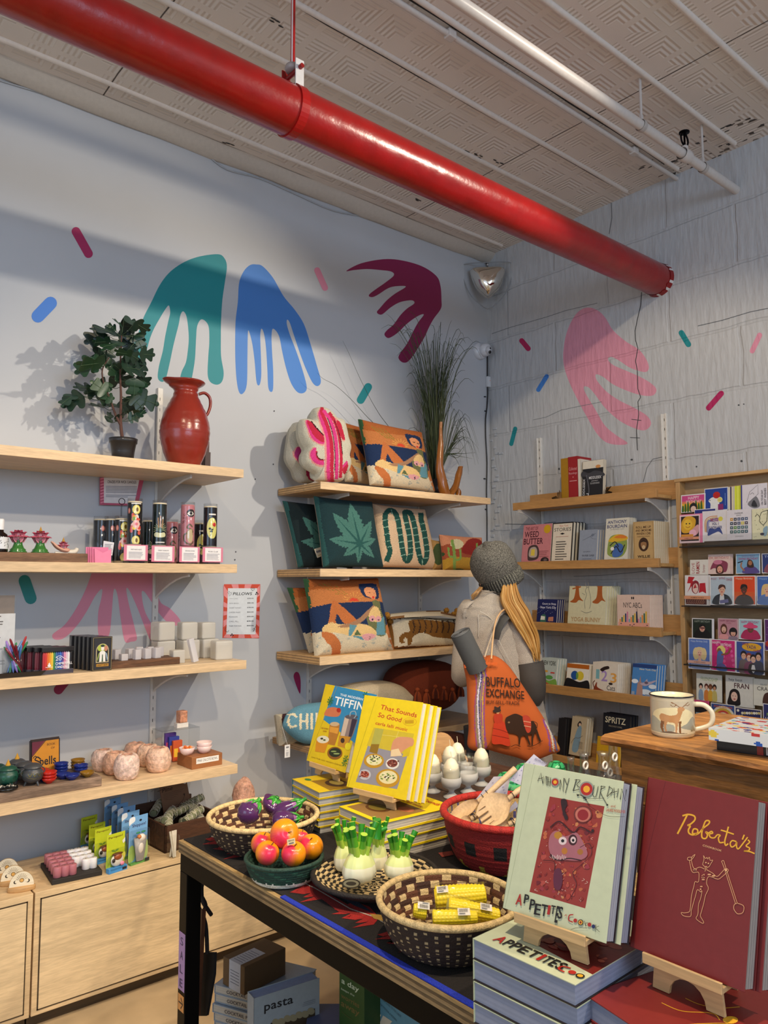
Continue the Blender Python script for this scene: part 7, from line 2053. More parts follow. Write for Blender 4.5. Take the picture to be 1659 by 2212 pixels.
card('dark blue card with green lettering cut by the right edge, lowest tier front row',zq,(1415,1260),(1700,1600),XF,lambda H:[('R',3,3,97,H-3,'#2a2f6a'),t('NEW',16,H-50,50,H-36,'#8ab84a',1),t('HOME',10,H-70,60,H-54,'#d8dcd0',1)])
# SHOPPER
ze=zm(940,1150,4.0219)
RH,FH,UH=_r0.copy(),Vector((math.cos(YAW),math.sin(YAW),0)),Vector((0,0,1))
def W(x,y,d=3.62):return atd(*ze(x,y),d)
MPU=3.62/FPX/4.0219
def skin_obj(name,chains,kind,rough,col,parent=None,sub=1):
 me=bpy.data.meshes.new(name)
 bm=bmesh.new()
 ly=bm.verts.layers.skin.verify()
 vs=[]
 def getv(p,r):
  for v in vs:
   if(v.co-p).length<.001:return v
  v=bm.verts.new(p);v[ly].radius=(r,r);vs.append(v);return v
 for ch in chains:
  pr=None
  for p,r in ch:
   v=getv(Vector(p),r)
   if pr is not None:bm.edges.new((pr,v))
   pr=v
 vs[0][ly].use_root=True
 bm.to_mesh(me);bm.free()
 o=bpy.data.objects.new(name,me);COL.objects.link(o)
 m1=o.modifiers.new('Skin','SKIN');m1.use_smooth_shade=True
 m2=o.modifiers.new('Sub','SUBSURF');m2.levels=sub;m2.render_levels=sub
 bpy.context.view_layer.update()
 me2=bpy.data.meshes.new_from_object(o.evaluated_get(bpy.context.evaluated_depsgraph_get()))
 mb=MB();mb.add([v.co.copy()for v in me2.vertices],[tuple(p.vertices)for p in me2.polygons],col,True)
 bpy.data.objects.remove(o);bpy.data.meshes.remove(me);bpy.data.meshes.remove(me2)
 return mb.obj(name,parent,kind,rough)
pel=W(600,1500,3.66);pel.z=.96
up=lambda p,a,b,c:p+RH*a+FH*b+UH*c
chest=W(530,900,3.66);nk=W(490,560,3.66);hd=W(520,380,3.66)
sh_r=W(730,740,3.66);sh_l=W(290,740,3.66)
el_r=W(850,1290,3.64);el_l=up(sh_l,-.03,.06,-.28)
wr_r=up(el_r,-.10,.20,.06);wr_l=up(el_l,.06,.22,.05)
ch=[[(pel,.13),(pel.lerp(chest,.5),.12),(chest,.13),(chest.lerp(nk,.7),.09),(nk,.052),(hd,.085),(hd+UH*.07,.08)],[(chest.lerp(nk,.7),.09),(sh_r,.055),(el_r,.042),(wr_r,.026)],[(chest.lerp(nk,.7),.09),(sh_l,.055),(el_l,.042),(wr_l,.026)]]
for wr,s in((wr_r,-1),(wr_l,1)):
 palm=up(wr,s*.01,.06,.0)
 ch.append([(wr,.026),(palm,.024)])
 for k,(off,ln)in enumerate(((-.028,.062),(-.010,.072),(.010,.07),(.027,.055))):
  b_=up(palm,off,.035,0)
  ch.append([(palm,.024),(b_,.009),(up(b_,0,ln*.5,-.008),.0085),(up(b_,0,ln*.8,-.03),.008),(up(b_,0,ln*.85,-.045),.007)])
 ch.append([(palm,.024),(up(palm,s*.042,.0,-.004),.011),(up(palm,s*.055,.03,-.012),.0095),(up(palm,s*.055,.052,-.016),.008)])
for s in(-1,1):
 hip=up(pel,s*.09,0,-.06);kn=up(pel,s*.10,-.01,-.46);an=up(pel,s*.11,.02,-.87)
 ch.append([(pel,.13),(hip,.09),(kn,.06),(an,.042),(up(an,0,.03,-.045),.04),(up(an,s*.01,.16,-.055),.034)])
person=skin_obj('person',ch,'wax',.5,'#d8a488',None,2)
T(person,'person seen from behind in grey beanie, long light hair and pale grey coat','person')
# face on the far side of the head
mb=MB()
fd=(FH*.9+RH*.4).normalized()
hc=hd+UH*.03
mb.ell(hc+fd*.095,(.014,.014,.022),'#d09a80',10)
sd_=fd.cross(UH)
for s in(-1,1):
 mb.ell(hc+fd*.078+sd_*.032*s+UH*.022,(.014,.012,.008),'#f0ece6',10);mb.ell(hc+fd*.086+sd_*.032*s+UH*.022,(.007,.006,.007),'#3a4a5a',8)
 mb.ell(hc+sd_*.082*s,(.012,.02,.03),'#d8a488',10)
mb.ell(hc+fd*.082-UH*.045,(.024,.012,.007),'#a8504a',10)
mb.obj('face',person,'wax',.5)
CO='#c4b9aa'
mb=MB()
rings=[(500,488,88,.072),(512,484,100,.078),(560,480,128,.088),(610,480,200,.098),(660,498,262,.110),(740,512,300,.122),(860,516,308,.128),(1000,535,305,.128),(1200,575,300,.13),(1450,610,320,.14),(1700,640,345,.15),(1950,655,355,.155),(2150,660,360,.158)]
rows=[]
for i,(y,x,hw,hb)in enumerate(rings):
 c=W(x,y,3.66)
 rows.append([c+RH*(hw*MPU*math.cos(a))*(1+.03*math.sin(a*5+i*.8))+FH*(hb*math.sin(a))for a in[2*math.pi*j/48 for j in range(48)]])
# finer vertical subdivision with folds
R2=[]
for i in range(len(rows)-1):
 for k in range(4):
  u=k/4
  R2.append([rows[i][j].lerp(rows[i+1][j],u)+FH*.006*noise.noise(rows[i][j]*9+Vector((0,0,u*2)))for j in range(48)])
R2.append(rows[-1])
mb.grid(R2,CO,closeu=True,flip=True)
mb.obj('coat',person,'wool',.95)
mb=MB()
sl=smooth3([W(640,700,3.63),W(715,800,3.60),W(770,960,3.59),W(815,1130,3.58),W(838,1290,3.57),W(812,1420,3.62),up(wr_r,-.01,-.02,-.01)],5)
rad=[.055,.058,.060,.064,.068,.070,.070,.068,.066,.064,.062,.062,.062,.062,.063,.063,.063,.062,.062,.062,.062,.061,.060,.058,.055,.052,.05,.046,.042,.04,.038]
mb.tube(sl,[rad[min(i,len(rad)-1)]*(1+.03*math.sin(i*1.9))for i in range(len(sl))],CO,22)
mb.tube(smooth3([W(330,700,3.64),sh_l,el_l,wr_l],5),[.06,.066,.066,.064,.062,.06,.058,.056,.054,.052,.05,.048,.046,.044,.042,.04],CO,18)
mb.obj('sleeves',person,'wool',.95)
mb=MB()
mb.tube(sl[15:27],[r*1.06 for r in rad[15:27]],'#4b4641',22,False)
mb.obj('elbow_patch',person,'matte',.8)
mb=MB()
def seam(pts,d,c='#cfc8ba',r=.0018):
 mb.tube(smooth3([W(x,y,d)for x,y in pts],4),r,c,5)
seam([(375,712),(378,800),(376,905)],3.545)
seam([(390,688),(450,720),(512,778)],3.54)
seam([(250,662),(290,655),(320,640)],3.56,'#857d72')
seam([(545,925),(610,1050),(700,1230),(760,1370)],3.505)
seam([(400,500),(440,520),(500,515),(590,540)],3.575,'#8a8276')
mb.obj('piping',person,'matte',.8)
mb=MB()
pb=smooth3([W(525,925,3.515),W(545,830,3.515),(W(600,745,3.525)),W(670,700,3.56),W(720,705,3.60)],5)
mb.tube(pb,[.020,.022,.024,.026,.026,.026,.026,.026,.026,.026,.026,.025,.025,.024,.023,.022,.02,.018,.016,.012,.01],'#4a4a48',12,True,flat=.25)
mb.obj('shoulder_band',person,'matte',.8)
mb=MB()
for s in(-1,1):
 hip=up(pel,s*.09,0,-.1);kn=up(pel,s*.10,-.01,-.46);an=up(pel,s*.11,.02,-.86)
 mb.tube(smooth3([hip,kn,an],4),[.105,.1,.095,.085,.078,.07,.065,.062,.06],'#23252c',18)
mb.obj('trousers',person,'matte',.9)
mb=MB()
for s in(-1,1):
 an=up(pel,s*.11,.02,-.90)
 mb.ell(up(an,0,.06,-.018),(.055,.055,.035),'#2a2422',16);mb.ell(up(an,.0,.13,-.028),(.05,.05,.026),'#2a2422',14)
mb.obj('shoes',person,'plastic',.5)
# beanie
ax=(RH*-.44+UH*.86-FH*.16).normalized()
q=ax.to_track_quat('Z','Y').to_matrix().to_4x4()
hm=Matrix.Translation(W(566,392,3.66))@q
mb=MB()
prof=[(.088,-.048),(.103,-.046),(.109,-.03),(.1105,-.008),(.109,.012),(.104,.018)]
rows=[[(r*(1+.022*math.cos(j*math.pi))*math.cos(2*math.pi*j/96),r*(1+.022*math.cos(j*math.pi))*.96*math.sin(2*math.pi*j/96),z)for j in range(96)]for r,z in prof]
mb.grid(rows,lambda i,j:'#6a6960' if j%2 else '#2a2a27',closeu=True,M=hm)
mb.obj('hat_cuff',person,'heather',.95)
mb=MB()
prof=[(.101,.008),(.1075,.03),(.113,.062),(.112,.095),(.102,.128),(.084,.152),(.058,.170),(.03,.177),(0,.176)]
rows=[[(r*(1+.03*math.sin(j*.26+i))*math.cos(2*math.pi*j/48),r*.96*(1+.03*math.cos(j*.39))*math.sin(2*math.pi*j/48),z+.006*math.sin(j*.4+i))for j in range(48)]for i,(r,z)in enumerate(prof)]
mb.grid(rows,'#64625b',closeu=True,M=hm)
mb.obj('hat_crown',person,'heather',.95)
mb=MB()
random.seed(31)
for k in range(230):
 u=random.uniform(-1,1);v=random.uniform(-1,1);ph=random.uniform(0,6.3);am=random.uniform(4,13)
 d0=3.585+v*.03
 sw=lambda t_:am*math.sin(ph*.35+t_*.013)
 P_=[W(652+u*56,380+abs(u)*30,d0+.035),W(646+u*60,470,d0-.005),W(655+u*84+sw(590),585,d0-.03),W(722+u*92+sw(700),690,d0-.045),W(780+u*80+sw(800),800,d0-.05),W(825+u*66+sw(900),900,d0-.045),W(852+u*44+sw(1000),1000,d0-.05),W(878+u*26+sw(1080),random.uniform(1040,1130),d0-.05)]
 mb.tube(smooth3(P_,4),[.0042*math.sin(math.pi*min(1,(i+4)/33))+.001 for i in range(29)],random.choice(['#b5823a','#c79650','#a07032','#d8b06c','#90642c','#bd8a44']),5,False)
for k in range(14):
 P_=[W(395+random.uniform(-10,15),480,3.62),W(360+random.uniform(-15,15),525,3.60),W(330+random.uniform(-15,20),560+random.uniform(-20,25),3.61)]
 mb.tube(smooth3(P_,3),.005,random.choice(['#a07848','#8a6438','#b48a55']),6,False)
mb.obj('hair',person,'paint',.45)
# orange tote
bo=[(245,1115),(330,1090),(430,1072),(520,1072),(620,1140),(720,1270),(860,1480),(960,1640),(1030,1770),(1082,1885),(1000,1925),(820,1985),(700,1950),(560,1915),(440,1882),(390,1900),(285,1862),(290,1700),(280,1500),(272,1300)]
OR='#bd5c26'
lc=W(620,1900,3.40)
st=[('C',[(330,1095),(400,1230),(385,1420),(385,1650),(400,1880)],72,'#8f7d66'),('C',[(352,1090),(418,1230),(408,1420),(408,1650),(430,1880)],14,'#8a4a8a'),('C',[(395,1080),(440,1230),(430,1420),(425,1650),(445,1870)],10,'#8a4a8a'),('C',[(338,1100),(395,1230),(372,1420),(375,1650),(392,1880)],12,'#d8d0e0'),('C',[(345,1100),(404,1230),(382,1420),(386,1650),(402,1880)],8,'#3a3a7a'),('C',[(322,1180),(360,1300),(345,1500),(345,1700),(360,1860)],10,'#9a4a7a'),('C',[(360,1100),(424,1240),(412,1420),(412,1650),(424,1870)],8,'#c9a03a'),('C',[(940,1630),(985,1760),(1000,1900)],14,'#8a4a8a'),('C',[(960,1640),(1010,1760),(1030,1900)],16,'#c9c0b0'),('C',[(975,1650),(1030,1770),(1055,1890)],14,'#5a5a8a'),('C',[(985,1660),(1045,1780),(1072,1880)],8,'#b8903a')]
g,M,mp=pillow('tote_bag',"orange plastic tote printed with a bison, carried on the shopper's shoulder",'bag',None,ze,0,.13,st,OR,.0,outline=bo,loc=lc,yaw=YAW-math.pi/2,side='#b84e18',kind='gloss',NA=300,NR=60,bev=.35)
mo=pmap(M,ze,off=-.0715)
D='#38210f'
sh=[('T','BUFFALO',(445,1336),(742,1352),(440,1252),D,1),('T','EXCHANGE',(445,1428),(775,1452),(442,1355),D,1),('T','BUY-SELL-TRADE',(445,1490),(735,1500),(444,1458),D),('S',[(495,1830),(505,1700),(520,1650),(590,1640),(625,1720),(650,1850),(570,1840)],'#c23a1c'),('S',[(520,1655),(510,1590),(550,1570),(585,1590),(575,1650)],'#b8381c'),('E',545,1560,14,18,'#c98a5a'),('S',[(500,1550),(530,1535),(570,1540),(560,1560),(520,1565)],'#3a2a20'),('S',[(520,1545),(515,1512),(545,1520),(566,1508),(560,1545)],'#3a2a20'),('C',[(498,1700),(580,1720),(630,1740)],4,'#7a2210'),('C',[(495,1760),(570,1775),(640,1790)],4,'#7a2210'),('S',[(610,1620),(650,1590),(700,1575),(760,1600),(810,1640),(850,1640),(880,1690),(870,1740),(820,1755),(770,1765),(745,1780),(735,1840),(725,1840),(720,1770),(680,1750),(640,1740),(615,1700)],D),('P',[(770,1750),(800,1750),(815,1800),(830,1845),(818,1848),(798,1800)],D),('P',[(840,1740),(865,1740),(850,1790),(848,1850),(836,1850),(836,1790)],D),('P',[(870,1720),(885,1710),(905,1770),(920,1810),(908,1820),(888,1780)],D),('C',[(850,1640),(885,1660),(882,1700)],5,D),('S',[(760,1600),(800,1590),(830,1630),(830,1720),(800,1740),(775,1680)],'#b8402a'),('L',[(770,1640),(828,1650)],5,'#e0b08a'),('L',[(774,1680),(830,1690)],5,'#e0b08a'),('E',640,1650,10,8,'#8a6a4a'),('C',[(660,1860),(700,1845),(740,1860)],5,D),('C',[(800,1855),(860,1850),(930,1810)],5,D),('P',[(250,1150),(420,1125),(540,1130),(540,1150),(420,1150),(255,1178)],'#d8621c')]
mb=MB();art(mb,mo,sh,step=.0002);mb.obj('print',g,'paper',.35)
iv=M.inverted()
mb=MB()
mb.tube(smooth3([iv@W(488,1100,3.345),iv@W(500,940,3.40),iv@W(525,780,3.46),iv@W(575,690,3.50),iv@W(640,660,3.56),iv@W(700,690,3.60)],5),.004,'#d2a878',8)
mb.tube(smooth3([iv@W(430,1085,3.36),iv@W(470,960,3.42),iv@W(520,820,3.48),iv@W(570,700,3.505)],5),.003,'#c9b8a0',8)
mb.obj('handle',g,'plastic',.25)
# rolled mat
a,b=W(218,872,3.36),W(372,1190,3.38)
dv=(b-a)
qq=dv.to_track_quat('Z','Y').to_matrix().to_4x4()
mb=MB()
L_=dv.length
mr_=.0455
rows=[]
for u in(0,.25,.5,.75,1):
 rows.append([(mr_*math.cos(t_),mr_*math.sin(t_),L_*u)for t_ in[2*math.pi*j/40 for j in range(41)]])
mb.grid(rows,'#4d4f50',M=qq)
sp_=[((mr_-.0008*j*.36)*math.cos(.33*j),(mr_-.0008*j*.36)*math.sin(.33*j))for j in range(110)]
mb.add([(x,y,.001)for x,y in sp_[:20]],[tuple(range(20))],'#2c2d2e',False,qq)
for k in range(6):
 mb.tube([((mr_-.004-.006*k)*math.cos(t_),(mr_-.004-.006*k)*math.sin(t_),-.0005)for t_ in[2*math.pi*j/30 for j in range(31)]],.0018,'#606264',5,False,M=qq)
mb.tube([(mr_*math.cos(.6+k),mr_*math.sin(.6+k),L_*k*10)for k in(0,.1)],.002,'#2a2b2c',5,M=qq)
mb.obj('rolled_mat',kind='matte',rough=.9,loc=a)
T(bpy.data.objects['rolled_mat'],'rolled dark grey exercise mat sticking up out of the orange tote','mat')
# DISPLAY TABLE
TZ=.81
g=thing('display_table','black steel framed table with a plywood top in the foreground','table',(0,0,0))
X0,X1,Y0,Y1=1.02,1.80,.15,2.135
mb=MB()
for k in range(5):mb.box(X0+.0004*(k%2),Y0,TZ-.032+k*.0064,X1,Y1-.0004*(k%2),TZ-.0256+k*.0064,['#8a7350','#5d4c33','#8f7855','#5f4d34','#a68a5c'][k])
mb.obj('tabletop',g,'wood_rustic_y',.55)
mb=MB();SB='#1b1a19'
for a in((X0,Y0,X0+.045,Y1),(X1-.045,Y0,X1,Y1),(X0+.045,Y1-.045,X1-.045,Y1),(X0+.045,Y0,X1-.045,Y0+.045)):mb.box(a[0]+.004,a[1]+.004,TZ-.082,a[2]-.004,a[3]-.004,TZ-.032,SB,.002)
mb.obj('frame',g,'metal',.55)
for x in(X0+.004,X1-.049):
 for y in(Y0+.004,Y1-.049):
  mb=MB();mb.box(x,y,0,x+.045,y+.045,TZ-.082,SB,.002);mb.obj('leg',g,'metal',.5)
SZ=.10
mb=MB();mb.box(X0+.05,Y0,SZ-.02,X1-.05,Y1-.05,SZ,'#3a3029');mb.obj('lower_shelf',g,'wood_rustic_y',.6)
# sale strip on the leg
ms=lambda x,y:onx(*zm(0,1560,2.86)(x,y),X0+.003)
mb=MB()
a,b=ms(1085,1270),ms(1110,1650)
mb.box(X0+.003,Y1-.046,b.z,X0+.0036,Y1-.008,a.z,'#a184b8')
H_=a.z-b.z
art(mb,lambda x,y:Vector((X0+.003,Y1-.008-x*.00038,b.z+y*H_/100)),[t(c,28,78-k*24,72,92-k*24,'#3a2f5a')for k,c in enumerate('SALE')],(-1,0,0),.0003)
T(mb.obj('sale_strip',kind='paper'),'lilac paper strip reading SALE taped down the black table leg','sign')
mb=MB();mb.box(X0+.003,Y1-.044,b.z-.055,X0+.0036,Y1-.01,b.z-.012,'#c98f52')
art(mb,lambda x,y:Vector((X0+.003,Y1-.01-x*.00034,b.z-.055+y*.00043)),[('L',[(15,50),(85,50)],9,K),('L',[(55,20),(88,50),(55,80)],9,K)],(-1,0,0),.0003)
T(mb.obj('arrow_sticker',kind='paper'),'tan sticker with a black arrow under the SALE strip','sticker')
# woven runner
zt_=zm(360,1780,2.37)
mt=lambda x,y:onz(*zt_(x,y),TZ+.0035)
mb=MB();mb.box(X0+.012,.93,TZ,1.66,Y1-.005,TZ+.003,'#1a1514',.001)
mb.box(X0+.002,.70,TZ+.0005,X0+.016,1.60,TZ+.0045,'#1d35b8',.001)
def flame(x0,y0,x1,y1,n,L_=95):
 pts=[]
 for k in range(n):
  u0,u1=k/n,(k+1)/n
  bx,by=x0+(x1-x0)*u0,y0+(y1-y0)*u0
  pts+=[(bx,by),(bx-L_*(.55+.45*(k%2))+10,by+12+10*(k%3))]
  cx,cy=x0+(x1-x0)*u1,y0+(y1-y0)*u1
  pts+=[((bx+cx)/2-L_*.3,(by+cy)/2+14)]
 pts+=[(x1,y1),(x1+28,y1-34),((x0+x1)/2+60,(y0+y1)/2-45),(x0+60,y0-30)]
 return('P',pts,'#a01c18')
sh=[flame(240,65,400,165,6),flame(640,290,790,385,6),flame(900,425,1060,515,6),flame(1120,555,1300,640,6),flame(1370,665,1520,715,5),('P',[(700,285),(940,420),(1000,470),(880,450),(760,360)],'#861713'),('L',[(230,64),(300,62)],5,'#b9b4ac'),('L',[(232,66),(410,120)],4,'#b9b4ac'),('L',[(660,284),(760,330),(940,436),(1060,476)],5,'#b9b0a4'),('L',[(1060,476),(1200,560),(1330,640)],4,'#8d867c'),('P',[(600,270),(720,268),(700,290),(640,290)],'#b08a3a'),('P',[(1040,462),(1120,470),(1110,500),(1060,486)],'#b08a3a'),('P',[(740,290),(860,330),(980,400),(1060,460),(960,420),(840,350)],'#232c40'),('P',[(600,18),(680,-2),(720,40),(640,50)],'#3b2448'),('P',[(1390,150),(1460,140),(1470,160),(1410,172)],'#8a3a30')]
art(mb,mt,sh,(0,0,1),.0001)
T(mb.obj('table_runner',kind='wool',rough=.95),'black woven runner with jagged red flames and a blue edge on the table','textile')
# woven baskets
def basket(name,lab,rim,wpx,hgt,base_r,prof_pow,rimc,inf,outf,rz=.007,n=126,rows_n=13,out_n=13):
 c=onz(*rim,TZ+.003+hgt)
 R=wpx*depth(c)/FPX/2
 g=thing(name,lab,'basket',(c.x,c.y,TZ+.003))
 mb=MB()
 pr=[]
 for k in range(rows_n*3+1):
  u=k/(rows_n*3);r=base_r*R+(R-base_r*R)*u**prof_pow if u>0 else base_r*R
  s=abs(math.sin(math.pi*u*rows_n))
  pr.append((r-.003-.0022*s,.007+(hgt-.007)*u**(1.5/prof_pow)+.0015*s))
 fl_=[(.0005,.006)]+[(base_r*R*q/6,.006+.0012*(q%2))for q in range(1,6)]
 mb.lathe([(r,z)for r,z in fl_+pr],lambda i,j:inf(max(0,(i-6)//3),j)if i>=6 else inf(i,j//2),n)
 mb.obj('inner_weave',g,'weave',.8)
 mb=MB()
 po=[]
 for k in range(out_n*3+1):
  u=k/(out_n*3);r=base_r*R+(R-base_r*R)*u**prof_pow
  s=abs(math.sin(math.pi*u*out_n))
  po.append((r+.0015+.002*s,(hgt)*u**(1.5/prof_pow)))
 mb.lathe([(.0005,0)]+po,lambda i,j:outf(max(0,(i-1)//3),j,(i-1)%3),n)
 mb.obj('outer_weave',g,'weave',.8)
 mb=MB()
 ra=[[((R+rz*math.cos(b))*(1+.0*i)*math.cos(2*math.pi*i/120),(R+rz*math.cos(b))*math.sin(2*math.pi*i/120),hgt+rz*math.sin(b))for b in[2*math.pi*q/10 for q in range(10)]]for i in range(121)]
 cr=lin(rimc);mb.grid(ra,lambda i,j:tuple(v*(.82 if i%3==0 else 1.0)for v in cr),closeu=True)
 mb.obj('rim',g,'weave',.7)
 return g,c,R
CRM,BRN,BLK='#cbb384','#3a2018','#1a1513'
ia=lambda i,j:CRM if(j+i*4)%9<3 else(BRN,'#4a2a1c','#5c3420')[(i*5+j//9)%3]
oa=lambda i,j,s:'#a8946e' if(j+i*3)%6==0 and s!=1 else '#2b1d18'
ga,ca,Ra=basket('woven_basket','brown and cream coiled basket holding purple aubergines',(569,1759),232,.085,.42,.62,'#d9bd88',ia,oa)
gb,cb_,Rb=basket('woven_basket','small dark green and white plaited bowl holding peaches',(614,1850),164,.052,.66,.8,'#1d3f34',lambda i,j:'#16362c' if(i+j)%3 else '#2a5244',lambda i,j,s:('#e0dccb' if i<6+(j%4==0)else '#1a3c30')if(i+j//3)%4 else('#b9b4a2' if i<6 else '#24523f'),.005,rows_n=7)
gc,cc_,Rc=basket('woven_basket','flat black-rimmed basket with a cream check holding fennel',(810,1885),268,.036,.35,.8,'#1e1815',lambda i,j:CRM if((j//3)+i)%2 else BLK,lambda i,j,s:BLK,.006,90)
gd,cd,Rd=basket('woven_basket','large brown and cream coiled basket holding packed corn',(969,1940),300,.092,.42,.62,'#d3b883',ia,oa)
ge,ce,Re=basket('woven_basket','deep red-rimmed basket with black and yellow bands holding wooden spoons',(1092,1752),268,.13,.45,.6,'#b3241c',lambda i,j:'#b99a62' if(i+j)%4 else '#4a4a7a',lambda i,j,s:(BLK if i in(9,10)and j%10<4 else '#b0932a' if i<7 and 10*abs(j%10-4.5)<48-i*7 else '#8e1b18'),.010,120)
gf,cf,Rf=basket('woven_basket','small tan-rimmed basket half hidden behind the pale green cookbook',(1150,1835),150,.06,.5,.6,'#c9ab70',lambda i,j:CRM,oa,.006,60)
H3=lambda c,h:Vector((c.x,c.y,TZ+.003+h))
def px_at(px,py,c):
 return atd(px,py,depth(c))
# aubergines
def aubergine(lab,a,b,r):
 g=thing('aubergine',lab,'vegetable',a,0,'aubergines in the brown basket')
 d=b-a;L_=d.length;q=d.to_track_quat('Z','Y').to_matrix().to_4x4()
 mb=MB()
 mb.lathe([(0,-.25*r),(r*.55,-.12*r),(r*.9,r*.35),(r,r*.9),(r*.86,L_*.55),(r*.62,L_*.75),(r*.42,L_*.92),(r*.3,L_)],lambda i,j:'#4c2656' if i<5 else '#8a5688',26,M=q)
 mb.obj('fruit',g,'plastic',.15)
 mb=MB()
 mb.lathe([(r*.46,L_*.84),(r*.48,L_*.92),(r*.32,L_*1.03),(r*.2,L_*1.08),(r*.18,L_*1.22),(r*.2,L_*1.24),(0,L_*1.24)],'#2f8a2c',14,M=q)
 for k in range(6):
  t_=k*1.047
  mb.tube([q@Vector((r*.34*math.cos(t_),r*.34*math.sin(t_),L_*1.0)),q@Vector((r*.56*math.cos(t_),r*.56*math.sin(t_),L_*.88)),q@Vector((r*.74*math.cos(t_),r*.74*math.sin(t_),L_*.70))],[r*.2,r*.15,r*.02],'#3f9a30',8,flat=.5)
 mb.obj('calyx',g,'plastic',.2)
za_=zm(430,1450,2.765)
for lab,p0,p1,r,dd in(('fat aubergine on the left lying toward the viewer',(262,885),(345,785),.033,-.04),('aubergine leaning up at the back of the brown basket',(420,830),(460,765),.034,.05),('aubergine lying across the right of the brown basket',(450,868),(605,780),.027,.03),('low aubergine pointing right in front of the others',(450,895),(590,875),.026,-.03)):
 a=atd(*za_(*p0),depth(ca)+dd);b=atd(*za_(*p1),depth(ca)+dd*.6+.02)
 aubergine(lab,a,b,r)
mb=MB()
a=atd(*za_(225,885),depth(ca)-.03)
# peaches
ob=[]
def peach(lab,px,py,rpx,dd,rz,tl):
 c=atd(*za_(px,py),depth(cb_)+dd);r=rpx/2.765*depth(c)/FPX
 g=thing('peach',lab,'fruit',c,(tl,0,rz),'peaches in the green bowl')
 mb=MB();rows=[]
 for i in range(19):
  th=math.pi*i/18;row=[]
  for j in range(36):
   a=2*math.pi*j/36
   k=1-.10*math.exp(-((a-math.pi*1.5)/.16)**2)*math.sin(th)**.5
   z=math.cos(th)-(.22*math.exp(-(th/.32)**2))
   row.append((r*k*math.sin(th)*math.cos(a),r*k*math.sin(th)*math.sin(a),r*z*.95))
  rows.append(row)
 def pc(i,j):
  u=.5+.5*math.cos(2*math.pi*j/36-3.6)-.15*(i-9)/9
  u=min(1,max(0,(u-.72)*3.2))
  A_,B_=lin('#e28c10'),lin('#d42c50')
  return tuple(A_[q]*(1-u)+B_[q]*u for q in range(3))
 mb.grid(rows,pc,closeu=True,flip=True);mb.obj('flesh',g,'wax',.25)
 mb=MB();mb.tube([(0,0,r*.70),(.002,0,r*.84),(.006,0,r*.95)],.0012,'#5a3a1c',5);mb.obj('stem',g,'matte',.8)
for a in(('big golden peach crowning the pile',510,970,86,.0,-.2,1.2),('peach at the front left of the bowl',408,1085,72,-.035,.5,.5),('peach at the front centre of the bowl',565,1090,74,-.04,-.4,.4),('peach at the back left of the bowl',380,1030,70,.03,.2,.2),('peach at the right of the bowl',668,1048,74,.02,-.8,.5),('peach half hidden at the back right of the bowl',600,1000,58,.07,.9,.4)):peach(*a)
mb=MB();q=atd(*za_(550,1018),depth(cb_)-.055);mb.box(-.010,-.0005,-.007,.010,.0005,.007,'#d8c8a0');art(mb,lambda x,y:Vector((-.01+x*.0002,-.0005,-.007+y*.0002)),[t('PEACH',15,40,85,58,K,1),('R',20,10,80,26,'#6a6a6a')])
T(mb.obj('price_tag',kind='paper',loc=q,rot=(0,-.1,-.3)),'tiny price tag tucked against the top peach','tag')
# fennel
def fennel(lab,bx,by,h,w,dd,lean):
 c=atd(*za_(bx,by),depth(cc_)+dd)
 s=depth(c)/FPX/2.765
 g=thing('fennel_bulb',lab,'vegetable',c,(0,lean,0),'fennel bulbs in the flat basket')
 w*=s;h*=s
 mb=MB();rows=[]
 n=40
 for i,(r,z)in enumerate(((.02,0),(.30,.01),(.46,.08),(.5,.18),(.47,.30),(.38,.42),(.27,.52),(.22,.58))):
  rows.append([(w*r*(1+.03*math.cos(j*math.pi*.5))*math.cos(2*math.pi*j/n),w*r*(1+.03*math.cos(j*math.pi*.5))*math.sin(2*math.pi*j/n)*.8,h*z)for j in range(n)])
 mb.grid(rows,lambda i,j:('#e6e6cc' if i<4 else '#d6e09c' if i<6 else '#a8cc48'),closeu=True);mb.obj('bulb',g,'wax',.3)
 for k in range(9):
  a=k*2*math.pi/9+.3;rr=.16+.05*(k%2)
  mb=MB();b_=Vector((w*rr*math.cos(a),w*rr*math.sin(a)*.8,h*.48));e_=Vector((w*(.40+.07*(k%3))*math.cos(a),w*.30*math.sin(a),h*(.86+.06*(k%3))))
  mb.tube([b_,b_.lerp(e_,.35),b_.lerp(e_,.7),e_],[w*.11,w*.09,w*.08,w*.10],lambda i,j:['#a8cc48','#5fae2c','#2f8a22'][min(i,2)],9)
  mb.obj('stalk',g,'plastic',.3)
 return g,c,s
fennel('large fennel bulb in front with a round brand mark',955,1262,345,215,-.05,.03)
fennel('fennel bulb at the back left of the flat basket',880,1185,300,150,.06,-.10)
fennel('fennel bulb on the right of the flat basket',1190,1235,270,190,.0,.10)
fennel('fennel bulb behind the large one with a tall thin shoot',1070,1200,320,120,.10,.02)
mb=MB();q=atd(*za_(1062,1000),depth(cc_)+.08);s_=depth(q)/FPX/2.765
mb.tube(smooth3([(0,0,0),(.004,0,50*s_),(0,0,110*s_)],3),[.010,.009,.010,.009,.010,.010,.011],'#2c8a2c',10);mb.tube([(.0,0,40*s_),(.03,0,46*s_)],.006,'#2c8a2c',8)
T(mb.obj('fennel_shoot',kind='plastic',rough=.3,loc=q),'bright green upright shoot rising behind the fennel bulbs','vegetable')
mb=MB();q=atd(*za_(908,1268),depth(cc_)-.105);mb.add([Vector((.022*math.cos(k*.4488),0,.011*math.sin(k*.4488)))for k in range(14)],[tuple(range(14))],'#3a3428');art(mb,lambda x,y:Vector((x*.0002,0,y*.0002)),[('E',0,0,90,42,'#8a8468'),('E',0,0,60,22,'#3a3428')])
